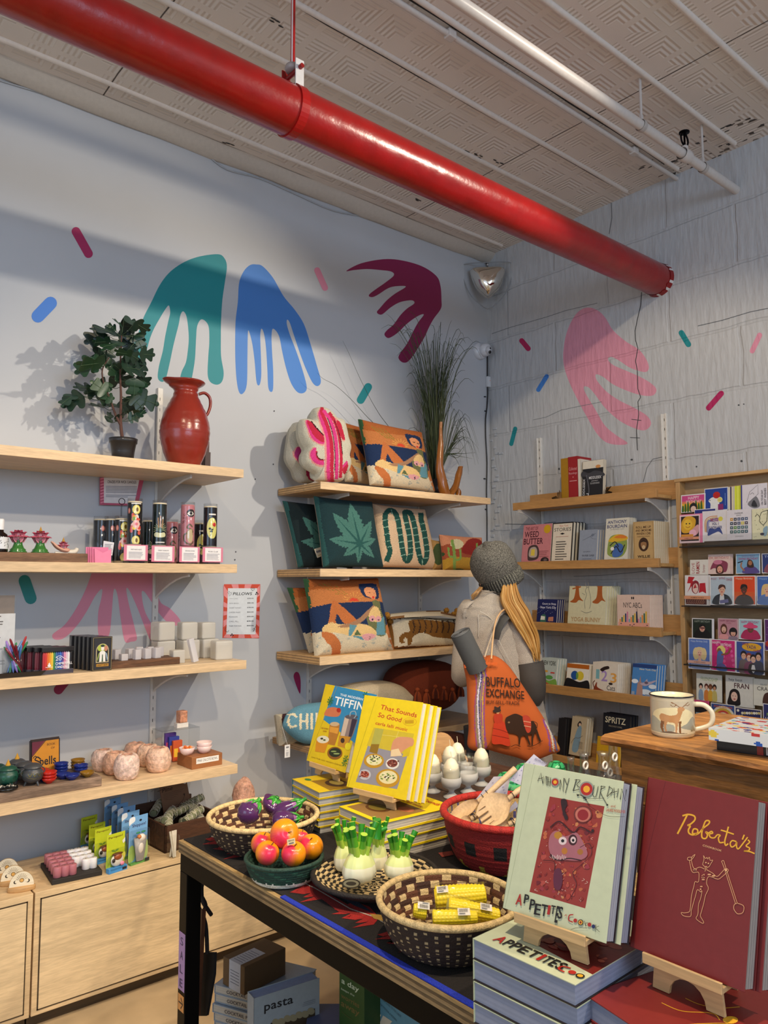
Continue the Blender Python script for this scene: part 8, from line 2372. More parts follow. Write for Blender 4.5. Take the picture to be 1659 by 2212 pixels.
T(mb.obj('oval_sticker',kind='paper',loc=q,rot=(0,.1,-.5)),'oval maker sticker on the front fennel bulb','sticker')
# corn
zc3=zm(800,1550,2.765)
def corn(lab,p0,p1,rpx,dd,tagpos):
 a=atd(*zc3(*p0),depth(cd)+dd);b=atd(*zc3(*p1),depth(cd)+dd)
 d=b-a;L_=d.length;r=rpx/2.765*depth(a)/FPX
 q=d.to_track_quat('Z','Y').to_matrix().to_4x4()
 g=thing('corn_cob',lab,'vegetable',a,0,'wrapped corn in the large basket')
 mb=MB();nk_=16;nr=max(6,int(L_/.0075));rows=[]
 for i in range(nr*4+1):
  u=i/(nr*4);k=(1-.25*u**3)*(1 if .02<u<.99 else .8)
  rows.append([((r*k*(1+.07*abs(math.cos(math.pi*nk_*j/96))*abs(math.sin(math.pi*i/4)))-.001)*math.cos(2*math.pi*j/96),(r*k*(1+.07*abs(math.cos(math.pi*nk_*j/96))*abs(math.sin(math.pi*i/4)))-.001)*math.sin(2*math.pi*j/96),L_*u)for j in range(96)])
 mb.grid(rows,'#f6de2c',closeu=True,M=q)
 mb.add([q@Vector((r*.9*math.cos(k*.5236),r*.9*math.sin(k*.5236),0))for k in range(12)],[tuple(range(12))],'#d8d07a');mb.add([q@Vector((r*.6*math.cos(k*.5236),r*.6*math.sin(k*.5236),L_))for k in range(12)],[tuple(range(12))],'#d8c040')
 mb.obj('kernels',g,'wax',.3)
 mb=MB();mb.lathe([(r*1.04,-.004),(r*1.10,L_*.2),(r*1.09,L_*.7),(r*.9,L_*1.04)],'#ffffff',20,M=q,wob=.4);mb.obj('clear_wrap',g,'clear',.1)
 c=a.lerp(b,tagpos)-a;v=(CAM-(a+c)).normalized();uq=(v+UH*1.2).normalized()
 mb=MB();w_,h_=.012,.008
 e1=d.normalized();e2=uq.cross(e1)
 o_=c+uq*(r*1.13)
 mp_=lambda x,y:o_+e1*((x-50)/50*w_)+e2*((y-35)/35*h_)
 mb.add([mp_(*p)for p in((0,0),(100,0),(100,70),(0,70))],[(0,1,2,3)],'#ddd9d0')
 art(mb,mp_,[('R',10+k*5,30,12+k*5+k%2,62,'#3a3a3a')for k in range(15)]+[('R',10,10,60,18,'#7a7a7a')],uq)
 mb.obj('barcode_label',g,'paper',.4)
corn('wrapped corn cob at the back of the large basket',(385,1085),(690,1055),70,.07,.15)
corn('wrapped corn cob across the middle of the large basket',(460,1130),(770,1190),56,.0,.75)
corn('wrapped corn cob at the front of the large basket',(370,1200),(640,1195),48,-.05,.7)
corn('short corn cob standing end-on at the left of the large basket',(335,1160),(255,1150),46,-.02,.2)
# spoons and papers in the red basket
zs5=zm(940,1640,5.53)
def sp(x,y,dd=0):return atd(*zs5(x,y),depth(ce)+dd)
def spoon(lab,tip,neck,end,hw,dd,fork=False,tilt=0):
 T_,N_,E_=sp(*tip,dd),sp(*neck,dd),sp(*end,dd+.02)
 g=thing('wooden_spoon',lab,'spoon',T_,0,'wooden spoons in the red basket')
 ax=(N_-T_);L_=ax.length;e1=ax.normalized();nrm=((CAM-T_).normalized()+UH*.6).normalized();e2=nrm.cross(e1).normalized();e3=e1.cross(e2)
 hw=hw/5.53*depth(T_)/FPX
 mb=MB();pts=[]
 for k in range(25):
  u=k/24;w_=hw*(math.sin(math.pi*min(1,.10+u*.86))**.7)*(1 if u<.6 else 1-.55*((u-.6)/.4)**1.5)
  pts.append((u*L_,w_))
 rows=[[e1*x+e2*(w_*v)+e3*(-.010*(1-v*v))for v in(-1,-.6,-.2,.2,.6,1)]for x,w_ in pts]
 rows2=[[p-e3*.004 for p in r]for r in rows]
 mb.grid(rows,'#d3b48a');mb.grid(rows2,'#d3b48a',flip=True)
 for r in(0,-1):
  mb.grid([rows[r],rows2[r]],'#c9a97e')
 for s in(0,5):mb.grid([[q[s]for q in rows],[q[s]for q in rows2]],'#c9a97e')
 if fork:
  for k in range(4):
   v=-.55+k*.36
   mb.tube([e1*(-.001)+e2*(hw*v)+e3*-.004,e1*(L_*.30)+e2*(hw*v)+e3*-.0065],.0022,'#7d5f3c',6,flat=.5)
 mb.obj('bowl',g,'wood_x',.6)
 mb=MB();mb.tube([e1*L_*.93+e3*-.005,N_-T_+e1*.02,(E_-T_)],[.007,.0075,.0085],'#d3b48a',12);mb.obj('handle',g,'wood_x',.6)
 for f in(.08,.2):
  mb=MB();c=(N_-T_).lerp(E_-T_,f);q=(E_-N_).to_track_quat('Z','Y').to_matrix().to_4x4();mb.tube([q@Vector((.0088*math.cos(k*.42),.0088*math.sin(k*.42),0))for k in range(16)],.0009,'#1c1a18',5,False,M=Matrix.Translation(c));mb.obj('cord',g,'matte',.8)
spoon('wooden spoon whose handle points to the upper right at the back of the red basket',(190,700),(540,480),(960,110),85,.03)
spoon('slotted wooden salad fork lying on top in the red basket',(530,720),(905,440),(1130,300),190,-.03,True)
spoon('flat wooden spoon low at the front of the red basket',(640,850),(900,760),(1030,650),90,-.06)
spoon('wooden spoon mostly buried at the left of the red basket',(300,760),(440,700),(560,620),60,.0)
for lab,q,dd,tx in(('dotted white paper sheet sticking up behind the spoons',[(880,250),(1090,340),(1330,60),(1180,-60)],.05,1),('dotted pale paper sheet lying under the long spoon handle',[(470,500),(860,420),(900,200),(700,210)],.09,0),('white card with small print wedged beside the salad fork',[(890,640),(1000,560),(960,500),(880,590)],-.02,0)):
 P_=[sp(x,y,dd)for x,y in q]
 mb=MB();mb.add(P_+[p+FH*.001 for p in P_],[(0,1,2,3),(7,6,5,4),(0,4,5,1),(2,6,7,3)],'#d0cfdc')
 nn=(P_[1]-P_[0]).cross(P_[3]-P_[0]).normalized()
 if nn.dot(CAM-P_[0])<0:nn=-nn
 bl=lambda u,v:P_[0]+(P_[1]-P_[0])*(u/100)+(P_[3]-P_[0])*(v/100)
 art(mb,bl,[('E',12+(k%4)*25+12*(k//4%2),10+(k//4)*16,2.6,1.8,'#9a9ac0')for k in range(22)]+([t('SERVERS',20,86,90,93,'#8a8aa8')]if tx else[]),nn)
 T(mb.obj('paper_sheet',kind='paper',rough=.6),lab,'paper')
# black card packet behind the cookbook
P_=[atd(*zs5(x,y),depth(cf)+.02)for x,y in((810,1090),(900,1150),(1110,480),(1060,560))]
mb=MB();mb.add(P_+[p+FH*.006 for p in P_],[(0,1,2,3),(7,6,5,4),(0,4,5,1),(1,5,6,2),(2,6,7,3),(3,7,4,0)],'#1a1c1e')
T(mb.obj('black_packet',kind='plastic',rough=.2),'glossy black packet standing in the small basket behind the pale cookbook','packet')
# COOKBOOKS ON STANDS
ANG={}
def on_stand(lab,z,tl,bl,br,zb,lean,th,cov,page,shapes,copies=0,spine=None,short='',backc=None):
 a,b=onz(*z(*bl),zb),onz(*z(*br),zb)
 yaw=math.atan2(b.y-a.y,b.x-a.x);w=(b-a).length
 rot=(-lean,0,yaw);M=MX(a,rot);mp=pmap(M,z)
 h=mp(*tl).z
 g=thing('cookbook',lab,'book',a,rot,'copies of '+short if copies else None)
 co=book_geo(g,w,h,th,cov,page,None,spine=spine,backc=backc)
 mb=MB();art(mb,mp,shapes);mb.obj('cover_art',co,'paper',.4)
 n_=M.to_3x3()@Vector((0,1,0));ex=M.to_3x3()@Vector((1,0,0))
 for k in range(copies):
  r=g.copy();COL.objects.link(r);r.location=a+n_*(th+.002)*(k+1)+ex*.008*(k+1)
  for c in kids(g):
   if c.name.startswith('cover_art'):continue
   d=c.copy();COL.objects.link(d);d.parent=r
  r['label']=ORD[k+1]+' copy standing behind the '+short
 e=thing('book_stand','small plywood book stand under the '+short,'book stand',a,(0,0,yaw))
 x0,x1=w*.22,w*.80;hz=zb-STK[short]-.001
 D=(th+.002)*(copies+1)
 mb=MB();mb.box(x0-.01,-.012,-.010,x1+.01,D+.02,-.002,'#caa877',.001);mb.box(x0-.01,-.014,-.010,x1+.01,-.009,.006,'#caa877',.001);mb.obj('lip',e,'wood_x',.5)
 arc=[(x0,-.008),(x1,-.008),(x1+.004,-hz),(x1-(x1-x0)*.22,-hz)]+[((x0+x1)/2+(x1-x0)*.28*math.cos(math.pi*k/8),-hz+hz*.62*math.sin(math.pi*k/8))for k in range(9)]+[(x0+(x1-x0)*.22,-hz),(x0-.004,-hz)]
 mb=MB();mb.prism(arc,.004,.010,'#c2a070');mb.obj('front_foot',e,'wood_x',.5)
 mb=MB();mb.box(x0+.02,D+.03,-hz,x1-.02,D+.036,.09,'#c2a070',M=Matrix.Rotation(-lean*.6,4,'X'));mb.obj('back_rest',e,'wood_x',.5)
 return g,M,mp,w,h,yaw
def stack(lab0,z,fl,fr,zt,n,th,wh,cov,page,shapes,short,spine=None,backc=None,name='cookbook'):
 a,b=onz(*z(*fl),zt),onz(*z(*fr),zt)
 yaw=math.atan2(b.y-a.y,b.x-a.x);w,h=wh
 random.seed(len(short))
 for k in range(n):
  loc=Vector((a.x,a.y,zt-k*(th+.0008)))
  r_=yaw+(random.uniform(-.025,.025)if k else 0)
  g=thing(name,(lab0 if k==0 else ORD[k]+' book down in the stack of '+short),'book',loc,(-math.pi/2,0,r_),'stack of '+short)
  co=book_geo(g,w,h,th,cov,page,None,spine=spine,backc=backc)
  if k==0 and shapes:
   mb=MB();art(mb,pmap(mxo(g),z)if callable(shapes)is False and shapes[0]=='px' else upmap(w),shapes[1:]if shapes[0]=='px' else shapes);mb.obj('cover_art',co,'paper',.4)
STK={'pale green cookbook':TZ+.138,'dark red cookbook':TZ+.105,'yellow cookbook':TZ+.103,'blue and yellow cookbook':TZ+.122}
AP='#bfc7a6';CREAM='#c7b98f'
z4=zm(1000,1600,2.517)
random.seed(12)
RDA,INK='#8c2a22','#15110f'
ars=[('P',[(472,303),(770,357),(665,912),(362,822)],'#8f2f26')]
def inq(u,v):
 x=(472*(1-u)+770*u)*(1-v)+(362*(1-u)+665*u)*v
 y=(303*(1-u)+357*u)*(1-v)+(822*(1-u)+912*u)*v
 return x,y
for k in range(150):
 u,v=random.uniform(.05,.95),random.uniform(.04,.96);x,y=inq(u,v);r=random.uniform(3,22)*(.6+.4*random.random())
 ars.append(('S',[(x+r*math.cos(q*1.05)*random.uniform(.4,1.1),y+r*math.sin(q*1.05)*random.uniform(.4,1.1))for q in range(6)],random.choice(['#a5382a','#7c1c1e','#b5603a','#6a1a24','#a8453a','#c07a4a','#93303a','#84281f'])))
for k in range(60):
 x,y=inq(random.uniform(.06,.94),random.uniform(.3,.97));r=random.uniform(2,7)
 ars.append(('C',[(x,y),(x+r*random.uniform(-2,2),y+r),(x+r*random.uniform(-2,2),y+r*2)],1.6,random.choice(['#d8b0a0','#e0c8b8','#3a1418','#c98a80','#2c1216'])))
ars+=[('E',655,400,50,46,'#6a2a24'),('E',655,402,42,40,'#b86a5a'),('E',655,404,30,30,'#8a1c20'),('S',[(535,325),(560,318),(570,345),(558,380),(575,420),(560,430),(545,390)],'#2c1416'),('S',[(475,520),(510,490),(560,520),(620,500),(660,560),(680,620),(640,650),(570,650),(500,640),(470,590)],'#a0606a'),('E',520,515,22,20,'#b07a24'),('E',545,545,22,22,'#d8c4c4'),('E',545,545,9,9,'#1a1a1a'),('E',600,540,24,30,'#3a1418'),('E',602,540,15,18,'#d0b8b8'),('E',602,542,7,8,'#111111'),('E',555,600,16,18,'#b07028'),('E',640,605,16,16,'#a0682a'),('E',708,490,8,9,'#2a1214'),('C',[(480,620),(520,650),(580,640),(640,650)],6,'#2a1216'),('C',[(440,650),(500,660),(500,720),(520,800)],3,'#2a1216'),('C',[(640,580),(690,560),(700,620),(640,680),(600,720),(620,780),(590,850)],3,'#4a1822'),('S',[(495,740),(505,700),(535,700),(545,760),(530,810),(500,800)],'#5a2038'),('C',[(480,470),(530,440),(600,500),(640,470),(700,500)],7,'#3a1016')]
ars+=[('L',[(490+k*9,622+(k%3)*4),(488+k*9,640+(k%2)*6)],3,'#d8c8c0')for k in range(9)]
def line(pts,w=3,c=INK):return('L',pts,w,c)
def bull(x,y,r):return[('E',x,y,r,r*1.05,'#8a8a84'),('E',x,y,r*.82,r*.86,'#a8231c'),('E',x,y,r*.45,r*.47,'#e2a52a')]
nm_=[line([(410,220),(426,176),(436,228)]),line([(416,208),(436,202)]),line([(437,234),(441,192),(450,236),(455,194)]),line([(452,198),(470,200)],2.5),line([(461,198),(458,242)]),line([(468,204),(465,246)],2.5),line([(467,224),(478,226)],2.5),line([(479,202),(475,248)],2.5)]+bull(504,226,22)+[line([(530,264),(532,212),(548,280),(552,206)],4),line([(556,208),(568,240)]),line([(580,206),(560,284)]),line([(602,272),(620,212)],4),('C',[(612,214),(640,216),(622,240),(640,262),(604,272)],3,INK)]+bull(675,264,40)+[('C',[(716,244),(708,290),(724,306),(738,250)],3,INK),line([(744,310),(756,246)]),('C',[(752,250),(776,252),(750,276),(784,345)],3,INK),line([(786,302),(800,248)]),('C',[(796,252),(818,270),(788,304)],3,INK),line([(806,296),(824,256),(826,312)]),line([(806,286),(840,276)]),line([(840,308),(848,262)]),line([(858,318),(866,262),(886,330),(892,268)],4),('C',[(622,292),(650,300),(668,316),(690,350)],3,INK),('E',628,298,6,4,INK),('E',664,312,8,5,INK),('E',672,322,5,4,INK),line([(684,316),(770,313)],2,'#4a4a44'),('C',[(680,348),(740,388),(800,412),(882,414)],1.6,INK),('E',788,350,5,5,INK),('T','and',(806,362),(830,364),(808,348),'#a84a3a'),('T','LAURIE WOOLEVER',(782,384),(886,396),(783,368),'#a84a3a',1)]
AC=[]
for ch,x,y,h_,c_,w_ in(('A',288,890,60,'#a8231c',34),('P',332,884,50,INK,26),('P',362,918,58,INK,28),('E',388,944,60,INK,34),('T',424,950,62,INK,34),('I',460,944,50,'#a8231c',14),('T',478,940,46,INK,24),('E',500,988,90,INK,16),('S',516,966,66,INK,24)):
 AC.append(('T',ch,(x,y),(x+w_,y+w_*.22),(x+h_*.16,y-h_),c_,1))
AC+=[('T','A',(554,954),(568,956),(557,942),'#a84a3a'),('C',[(600,946),(582,950),(578,975),(598,986)],6,'#a8231c'),('E',614,978,10,11,'#a8231c'),('E',643,988,15,16,INK),('E',643,988,11,12,'#e0a52a'),('E',643,988,6,7,'#8a2a1a'),('C',[(664,980),(672,1008),(668,994),(682,990)],2,INK),('E',691,1000,10,11,'#a8231c'),('E',713,1010,10,11,'#1c2a5a'),('C',[(726,1000),(722,1040)],2,INK),('C',[(742,1008),(726,1018),(746,1040)],2,INK),('C',[(590,1028),(620,1018),(680,1018)],1.6,INK)]
edge=[('L',[(392,133),(385,160),(240,860),(228,908)],2.4,'#9fa888')]
apb=on_stand('pale green cookbook with a red splattered picture standing on its stack',z4,(390,130),(215,908),(778,1104),STK['pale green cookbook']+.045,.31,.030,AP,'#a0a2ac',edge+ars+nm_+AC,1,short='pale green cookbook',backc='#2a1418')
# the flat stack below it, showing the same foot lettering
sa=[('P',[(36,30),(100,22),(100,100),(36,96)],'#6a1c18')]+[('E',random.uniform(40,98),random.uniform(30,95),random.uniform(2,7),random.uniform(2,5),random.choice(['#8c2a22','#5a1418','#a04a34']))for _ in range(40)]
x=14
for ch,c_,w_ in(('A','#a8231c',9),('P',INK,6),('P',INK,7),('E',INK,8),('T',INK,9),('I','#a8231c',3),('T',INK,6),('E',INK,5),('S',INK,6)):
 sa.append(('T',ch,(x,8),(x+w_,8),(x,20),c_,1));x+=w_+1
sa+=[('C',[(84,16),(79,14),(79,9),(84,8)],1.8,'#a8231c'),('E',89,12,3,3,'#a8231c'),('E',96,12,3.4,3.4,INK),('E',96,12,2.2,2.2,'#e0a52a')]
stack('top copy of the pale green cookbook lying flat under its stand',z4,(52,1072),(600,1322),STK['pale green cookbook'],4,.0335,(.205,.262),AP,'#8a92a8',sa,'pale green cookbooks',backc='#1c1416')
z8=zm(1400,1660,4.0077)
GO='#e0a82c';GP='#dca878'
rob=[('L',[(150,115),(120,240),(60,480),(-40,900)],2.5,'#4a1418'),('C',[(340,400),(300,480),(258,560)],15,GO),('C',[(304,408),(350,398),(400,412),(405,445),(370,480),(345,492),(365,500),(350,530),(355,560),(385,575),(410,565)],14,GO),('C',[(410,565),(385,560),(395,525),(425,528),(430,555),(405,575),(440,560),(475,520),(525,480),(530,455),(500,455),(480,500),(465,560),(470,600),(500,605),(515,575),(500,550),(535,565)],13,GO),('C',[(535,565),(560,560),(550,545),(530,560),(540,595),(575,600),(600,575),(625,580),(610,600),(620,640),(650,640)],12,GO),('C',[(695,510),(680,570),(665,630),(672,665),(690,655)],13,GO),('C',[(636,535),(680,548),(738,568)],12,GO),('C',[(760,632),(730,625),(712,650),(725,680),(755,665),(768,640),(768,680),(785,695),(830,640),(860,600)],12,GO),('L',[(832,580),(820,610)],13,GO),('C',[(870,622),(880,640),(850,670),(880,690),(870,712),(832,715),(880,720),(918,735)],12,GO),('T','COOKBOOK',(472,672),(636,722),(478,656),GP,1)]
o_=lambda pts,cl=0:('C',pts,4.5,GP)
rob+=[o_([(482,755),(486,790),(475,830),(492,850),(500,870),(495,890)]),o_([(482,755),(500,780),(512,770),(520,785),(532,768),(540,795),(562,795),(545,825),(530,850),(510,860),(512,880)]),('E',503,815,7,6,GP),('E',525,822,7,6,GP),('E',505,850,9,4,GP),o_([(490,870),(450,855),(400,865),(378,780),(408,745),(400,765),(372,795),(345,790),(350,770),(378,768)]),o_([(362,800),(385,895),(440,900),(442,970),(430,985),(410,980),(400,1020),(380,1100),(370,1200),(360,1240),(320,1250),(290,1248),(310,1275),(370,1280),(378,1230),(400,1150),(415,1100),(430,1050),(458,1070)]),o_([(515,880),(560,905),(600,935),(640,900),(668,870),(690,870),(695,890),(640,940),(605,958),(530,935),(510,990),(525,1040),(500,1100),(485,1170),(465,1240),(458,1280),(485,1330),(470,1338),(420,1300),(435,1260),(440,1180),(460,1120),(470,1060),(458,1070)]),o_([(640,805),(658,800),(680,870),(775,1165)]),o_([(640,805),(668,880),(760,1170)]),('C',[(775,1165),(830,1190),(825,1245),(780,1258),(748,1220),(750,1180),(778,1165)],5,GP),('C',[(468,930),(490,915),(490,925)],4,GP),('E',480,945,16,5,GP),('E',482,962,14,5,GP),('E',410,878,18,7,GP),('E',535,918,16,6,GP),('E',572,930,16,7,GP),('E',466,1022,12,5,GP),('E',460,1045,8,6,GP),('E',680,880,10,12,GP)]
rob+=[('E',480,945,11,2.5,'#5a1a1c'),('E',410,878,13,4,'#5a1a1c')]
on_stand('dark red clothbound cookbook with yellow script at the right edge',z8,(125,100),(-160,1540),(835,1940),STK['dark red cookbook']+.05,.27,.034,'#74201f','#8b8684',rob,1,short='dark red cookbook')
stack('top copy of the dark red cookbook lying flat under its stand',z4,(662,1378),(1180,1720),STK['dark red cookbook'],3,.034,(.21,.27),'#7c2420','#8088a0',[o__ for o__ in[('C',[(40,60),(50,62),(60,70),(66,84)],.8,GO),('C',[(36,40),(50,44),(62,60),(70,58)],.8,GO),('C',[(62,30),(68,44),(76,58),(84,54)],.8,GO),('E',74,64,4,6,GO)]],'dark red cookbooks')
z2=zm(560,1200,3.19)
YE,TR_='#dcc312','#b5341c'
tsg=[('L',[(836,975),(806,980),(612,1590)],3,'#a89a10'),('T','That Sounds',(832,1058),(1082,1118),(842,1026),TR_,1),('T','So Good',(815,1112),(975,1150),(826,1080),TR_,1),('T','carla lalli music',(798,1164),(1018,1212),(806,1142),TR_,1),('E',1037,1146,47,28,TR_),('E',1037,1146,45.5,26.5,YE),('P',[(790,1185),(1068,1228),(950,1610),(665,1560)],'#8d8a92'),('P',[(790,1185),(1068,1228),(1045,1310),(1010,1370),(740,1310)],'#c3ae2c'),('L',[(800,1230),(1060,1262)],2,'#dcd078'),('L',[(850,1192),(820,1290)],2,'#dcd078'),('L',[(960,1210),(930,1300)],2,'#dcd078'),('P',[(800,1190),(858,1198),(812,1368),(758,1352)],'#a8a448'),('P',[(772,1300),(828,1300),(812,1368),(758,1352)],'#8a6a14'),('S',[(918,1290),(950,1255),(1000,1250),(1060,1262),(1058,1310),(1000,1340),(960,1380),(908,1375)],'#c98e6a'),('P',[(910,1340),(960,1330),(985,1380),(905,1385)],'#dcc49a'),('P',[(1000,1340),(1050,1310),(1030,1380),(985,1390)],'#c8b018'),('E',790,1415,70,50,'#b88a1a'),('E',792,1410,54,36,'#dcd6a8'),('E',918,1435,46,38,'#d8d4cc'),('E',918,1432,36,27,'#7a3a2a'),('E',728,1510,42,36,'#b4b4b8'),('E',728,1508,30,22,'#a04a34'),('E',886,1535,82,64,'#b88a1a'),('E',888,1528,64,46,'#dcd2a0')]
random.seed(2)
tsg+=[('E',random.gauss(cx_,sx_),random.gauss(cy_,sy_),6,4,random.choice(cl_))for cx_,cy_,sx_,sy_,cl_ in((792,1408,22,14,['#8aa83a','#e4e0c4','#3a3a2a','#a8b85a']),(888,1526,28,18,['#6a8a2a','#e8e4cc','#4a3a2a','#b0c060']),(918,1430,14,10,['#5a241c','#c08a7a','#8a4a3a']),(728,1506,11,8,['#7a2a1c','#c0705a']))for _ in range(26)]
tsg+=[('R',1006,1134+k*9,1068,1137+k*9,'#b0701c')for k in range(3)]
on_stand('yellow cookbook titled in red script-like serif with plates of food',z2,(835,975),(600,1592),(1010,1690),STK['yellow cookbook']+.035,.30,.022,YE,'#d6d0c0',tsg,2,short='yellow cookbook')
zf_=zm(430,1450,2.765)
stack('top copy of the yellow cookbook lying flat under its stand',zf_,(835,806),(1122,926),STK['yellow cookbook'],4,.025,(.20,.262),YE,'#c3bcae',[('P',[(8,8),(92,8),(92,84),(8,84)],'#8a6a3c'),('E',40,40,22,16,'#5a3a1c'),('E',70,66,14,10,'#b8704a'),('E',38,40,16,11,'#7a6a2c'),t('That Sounds',22,112,84,122,TR_,1),t('So Good',22,98,62,108,TR_,1),t('carla lalli music',22,88,76,95,TR_)],'yellow cookbooks')
BLU='#2f86b8'
tif=[('P',[(522,897),(812,960),(668,1300),(440,1130)],BLU),('L',[(538,900),(335,1400)],2,'#9a8c18'),('T','THE MODERN',(556,966),(712,1000),(560,950),'#e4ecf0',1),('T','TIFFIN',(512,1026),(716,1072),(526,970),'#eef2f2',1),('S',[(452,1080),(470,1055),(510,1045),(560,1060),(560,1090),(540,1110),(490,1110),(450,1100)],'#c9744e'),('E',548,1066,15,16,'#a8281c'),('P',[(485,1170),(510,1150),(555,1160),(550,1220),(520,1310),(470,1300)],'#b0762a'),('P',[(488,1178),(548,1190),(540,1230),(484,1215)],'#d89a3a'),('E',520,1162,32,15,'#c8ae88'),('P',[(590,1110),(680,1130),(650,1230),(600,1330),(540,1310)],'#8a7a78'),('P',[(590,1115),(620,1122),(570,1320),(545,1310)],'#c9b8a8'),('P',[(640,1125),(676,1130),(640,1240),(600,1325)],'#3a3044'),('P',[(552,1240),(632,1250),(600,1330),(540,1312)],'#c08a28'),('E',636,1112,44,16,'#5a5660'),('C',[(626,1105),(632,1080),(660,1074),(668,1100),(655,1120)],6,'#9ab0c0'),('E',575,1275,14,18,'#3a2a20'),('P',[(395,1270),(480,1280),(450,1360),(385,1350)],'#cf8a1c'),('E',440,1268,42,26,'#dcd8c0'),('E',432,1262,10,7,'#3a3a30'),('E',450,1272,9,6,'#4a5a34'),('E',522,1362,52,44,'#8a5a1c'),('E',524,1358,42,32,'#26301c'),('E',514,1350,20,5,'#8aa05a'),('E',534,1366,22,5,'#9ab06a'),('E',612,1316,20,26,'#e2d41c'),('T','ON-THE-GO VEGAN DISHES',(360,1392),(570,1452),(362,1384),'#8a6a10'),('T','PRIYANKA',(428,1194),(478,1200),(430,1184),'#a05a1c'),('T','NAIK',(440,1214),(466,1218),(442,1204),'#a05a1c')]
for x_,y_ in((735,960),(755,985),(600,1400),(590,1430),(495,995),(490,1010)):
 tif+=[('P',[(x_,y_),(x_+16*math.cos(q),y_+22*math.sin(q)),(x_+22*math.cos(q+.4),y_+26*math.sin(q+.4))],'#2f7a3a')for q in(0,1,2,3,4,5)]
on_stand('slim blue and yellow cookbook about tiffin boxes standing left of the yellow one',z2,(522,897),(325,1412),(590,1498),STK['blue and yellow cookbook']+.035,.30,.022,'#d8bc14','#d0ccc4',tif,0,short='blue and yellow cookbook')
stack('top copy of the blue and yellow cookbook lying flat under its stand',zf_,(556,642),(785,758),STK['blue and yellow cookbook'],6,.0195,(.185,.235),'#d0b414','#a9a8a4',[('P',[(30,20),(100,20),(100,90),(40,90)],'#8a6a1c'),('E',66,50,24,18,'#3a2a1c'),('E',62,52,16,11,'#8a7a3c'),('E',20,20,8,5,'#2f7a3a')],'blue and yellow cookbooks',spine='#2a6a74')
# SIDE TABLE, EGGS, TURTLES, GLASS
g=thing('rustic_table','low rough brown wooden table behind the cookbooks holding egg candles','table',(0,0,0))
mb=MB()
for k in range(4):mb.box(1.82+k*.15,1.30,TZ-.03,1.965+k*.15,2.34,TZ,'#4a3628',.002)
mb.obj('tabletop',g,'wood_rustic_y',.6)
for x_ in(1.86,2.36):
 for y_ in(1.36,2.26):
  mb=MB();mb.box(x_-.03,y_-.03,0,x_+.03,y_+.03,TZ-.03,'#3a2a20',.003);mb.obj('leg',g,'wood_rustic_z',.6)
ep=None
egl=[(1395,722,1,'egg candle in a frosted cup at the left of its group'),(1508,755,1,'egg candle in a frosted cup nearest the viewer'),(1500,665,1,'egg candle in a frosted cup behind the nearest one'),(1545,640,1,'egg candle in a frosted cup at the far back'),(1608,725,0,'empty frosted egg cup in front of the back empty one'),(1612,670,0,'empty frosted egg cup at the back'),(1688,680,1,'egg candle in a frosted cup at the right of its group')]
for x_,y_,e_,lab in egl:
 px,py=(430+x_/2.765,1450+y_/2.765)
 p=onz(px,py,TZ)
 s=1.12
 g=thing('egg_cup',lab,'candle' if e_ else 'egg cup',p,0,'frosted egg cups on the rustic table')
 mb=MB();mb.lathe([(0,0),(.024,0),(.025,.004),(.014,.010),(.008,.018),(.010,.024),(.026,.032),(.032,.048),(.030,.062),(.028,.062),(.029,.048),(.023,.036),(0,.030)],'#dcdcda',26,M=Matrix.Scale(s,4));mb.obj('frosted_cup',g,'frost',.45)
 mb=MB();mb.lathe([(.0275,.060),(.029,.080),(.0292,.092),(.028,.092),(.0265,.062)],'#ffffff',26,M=Matrix.Scale(s,4));mb.obj('clear_rim',g,'clear',.05)
 if e_:
  mb=MB();mb.lathe([(0,.040),(.015,.043),(.024,.060),(.0255,.078),(.021,.100),(.012,.114),(0,.119)],'#e6dfc6',24,M=Matrix.Scale(s,4));mb.obj('egg',g,'wax',.4)
  mb=MB();mb.tube([(0,0,.132),(.001,0,.140),(-.002,0,.155)],.0011,'#e0d6b8',5);mb.obj('wick',g,'matte',.9)
for x_,y_,lab in((810,330,'green turtle-shell trinket at the left of the group'),(915,280,'green turtle-shell trinket, second from the left'),(1110,265,'green turtle-shell trinket on the right above the pale cookbook'),(850,345,'green turtle-shell trinket low behind the spoon handle')):
 px,py=(800+x_/2.765,1550+y_/2.765);p=onz(px,py+8,TZ+.035)
 p.z=TZ;r=56/2.765*depth(p)/FPX
 g=thing('turtle_trinket',lab,'ornament',p,0,'green turtle trinkets')
 mb=MB();n=30;rows=[]
 for i in range(9):
  th=math.pi/2*i/8
  rows.append([(r*math.cos(th)*math.cos(2*math.pi*j/n),r*math.cos(th)*math.sin(2*math.pi*j/n),.02+r*.95*math.sin(th)*(1+.05*math.cos(j*6*2*math.pi/n)*(i<6)))for j in range(n)])
 mb.grid(rows,lambda i,j:'#0f6a3c' if(i==5 or(i<5 and j%5==0)or i==1)else '#35b070',closeu=True);mb.lathe([(r*.9,0),(r*1.05,.012),(r,.022)],'#6ad08a',24);mb.obj('shell',g,'plastic',.25)
 mb=MB();mb.ell((-r*1.15,-r*.3,.018),(.016,.012,.012),'#5ac080',10);mb.obj('head',g,'plastic',.3)
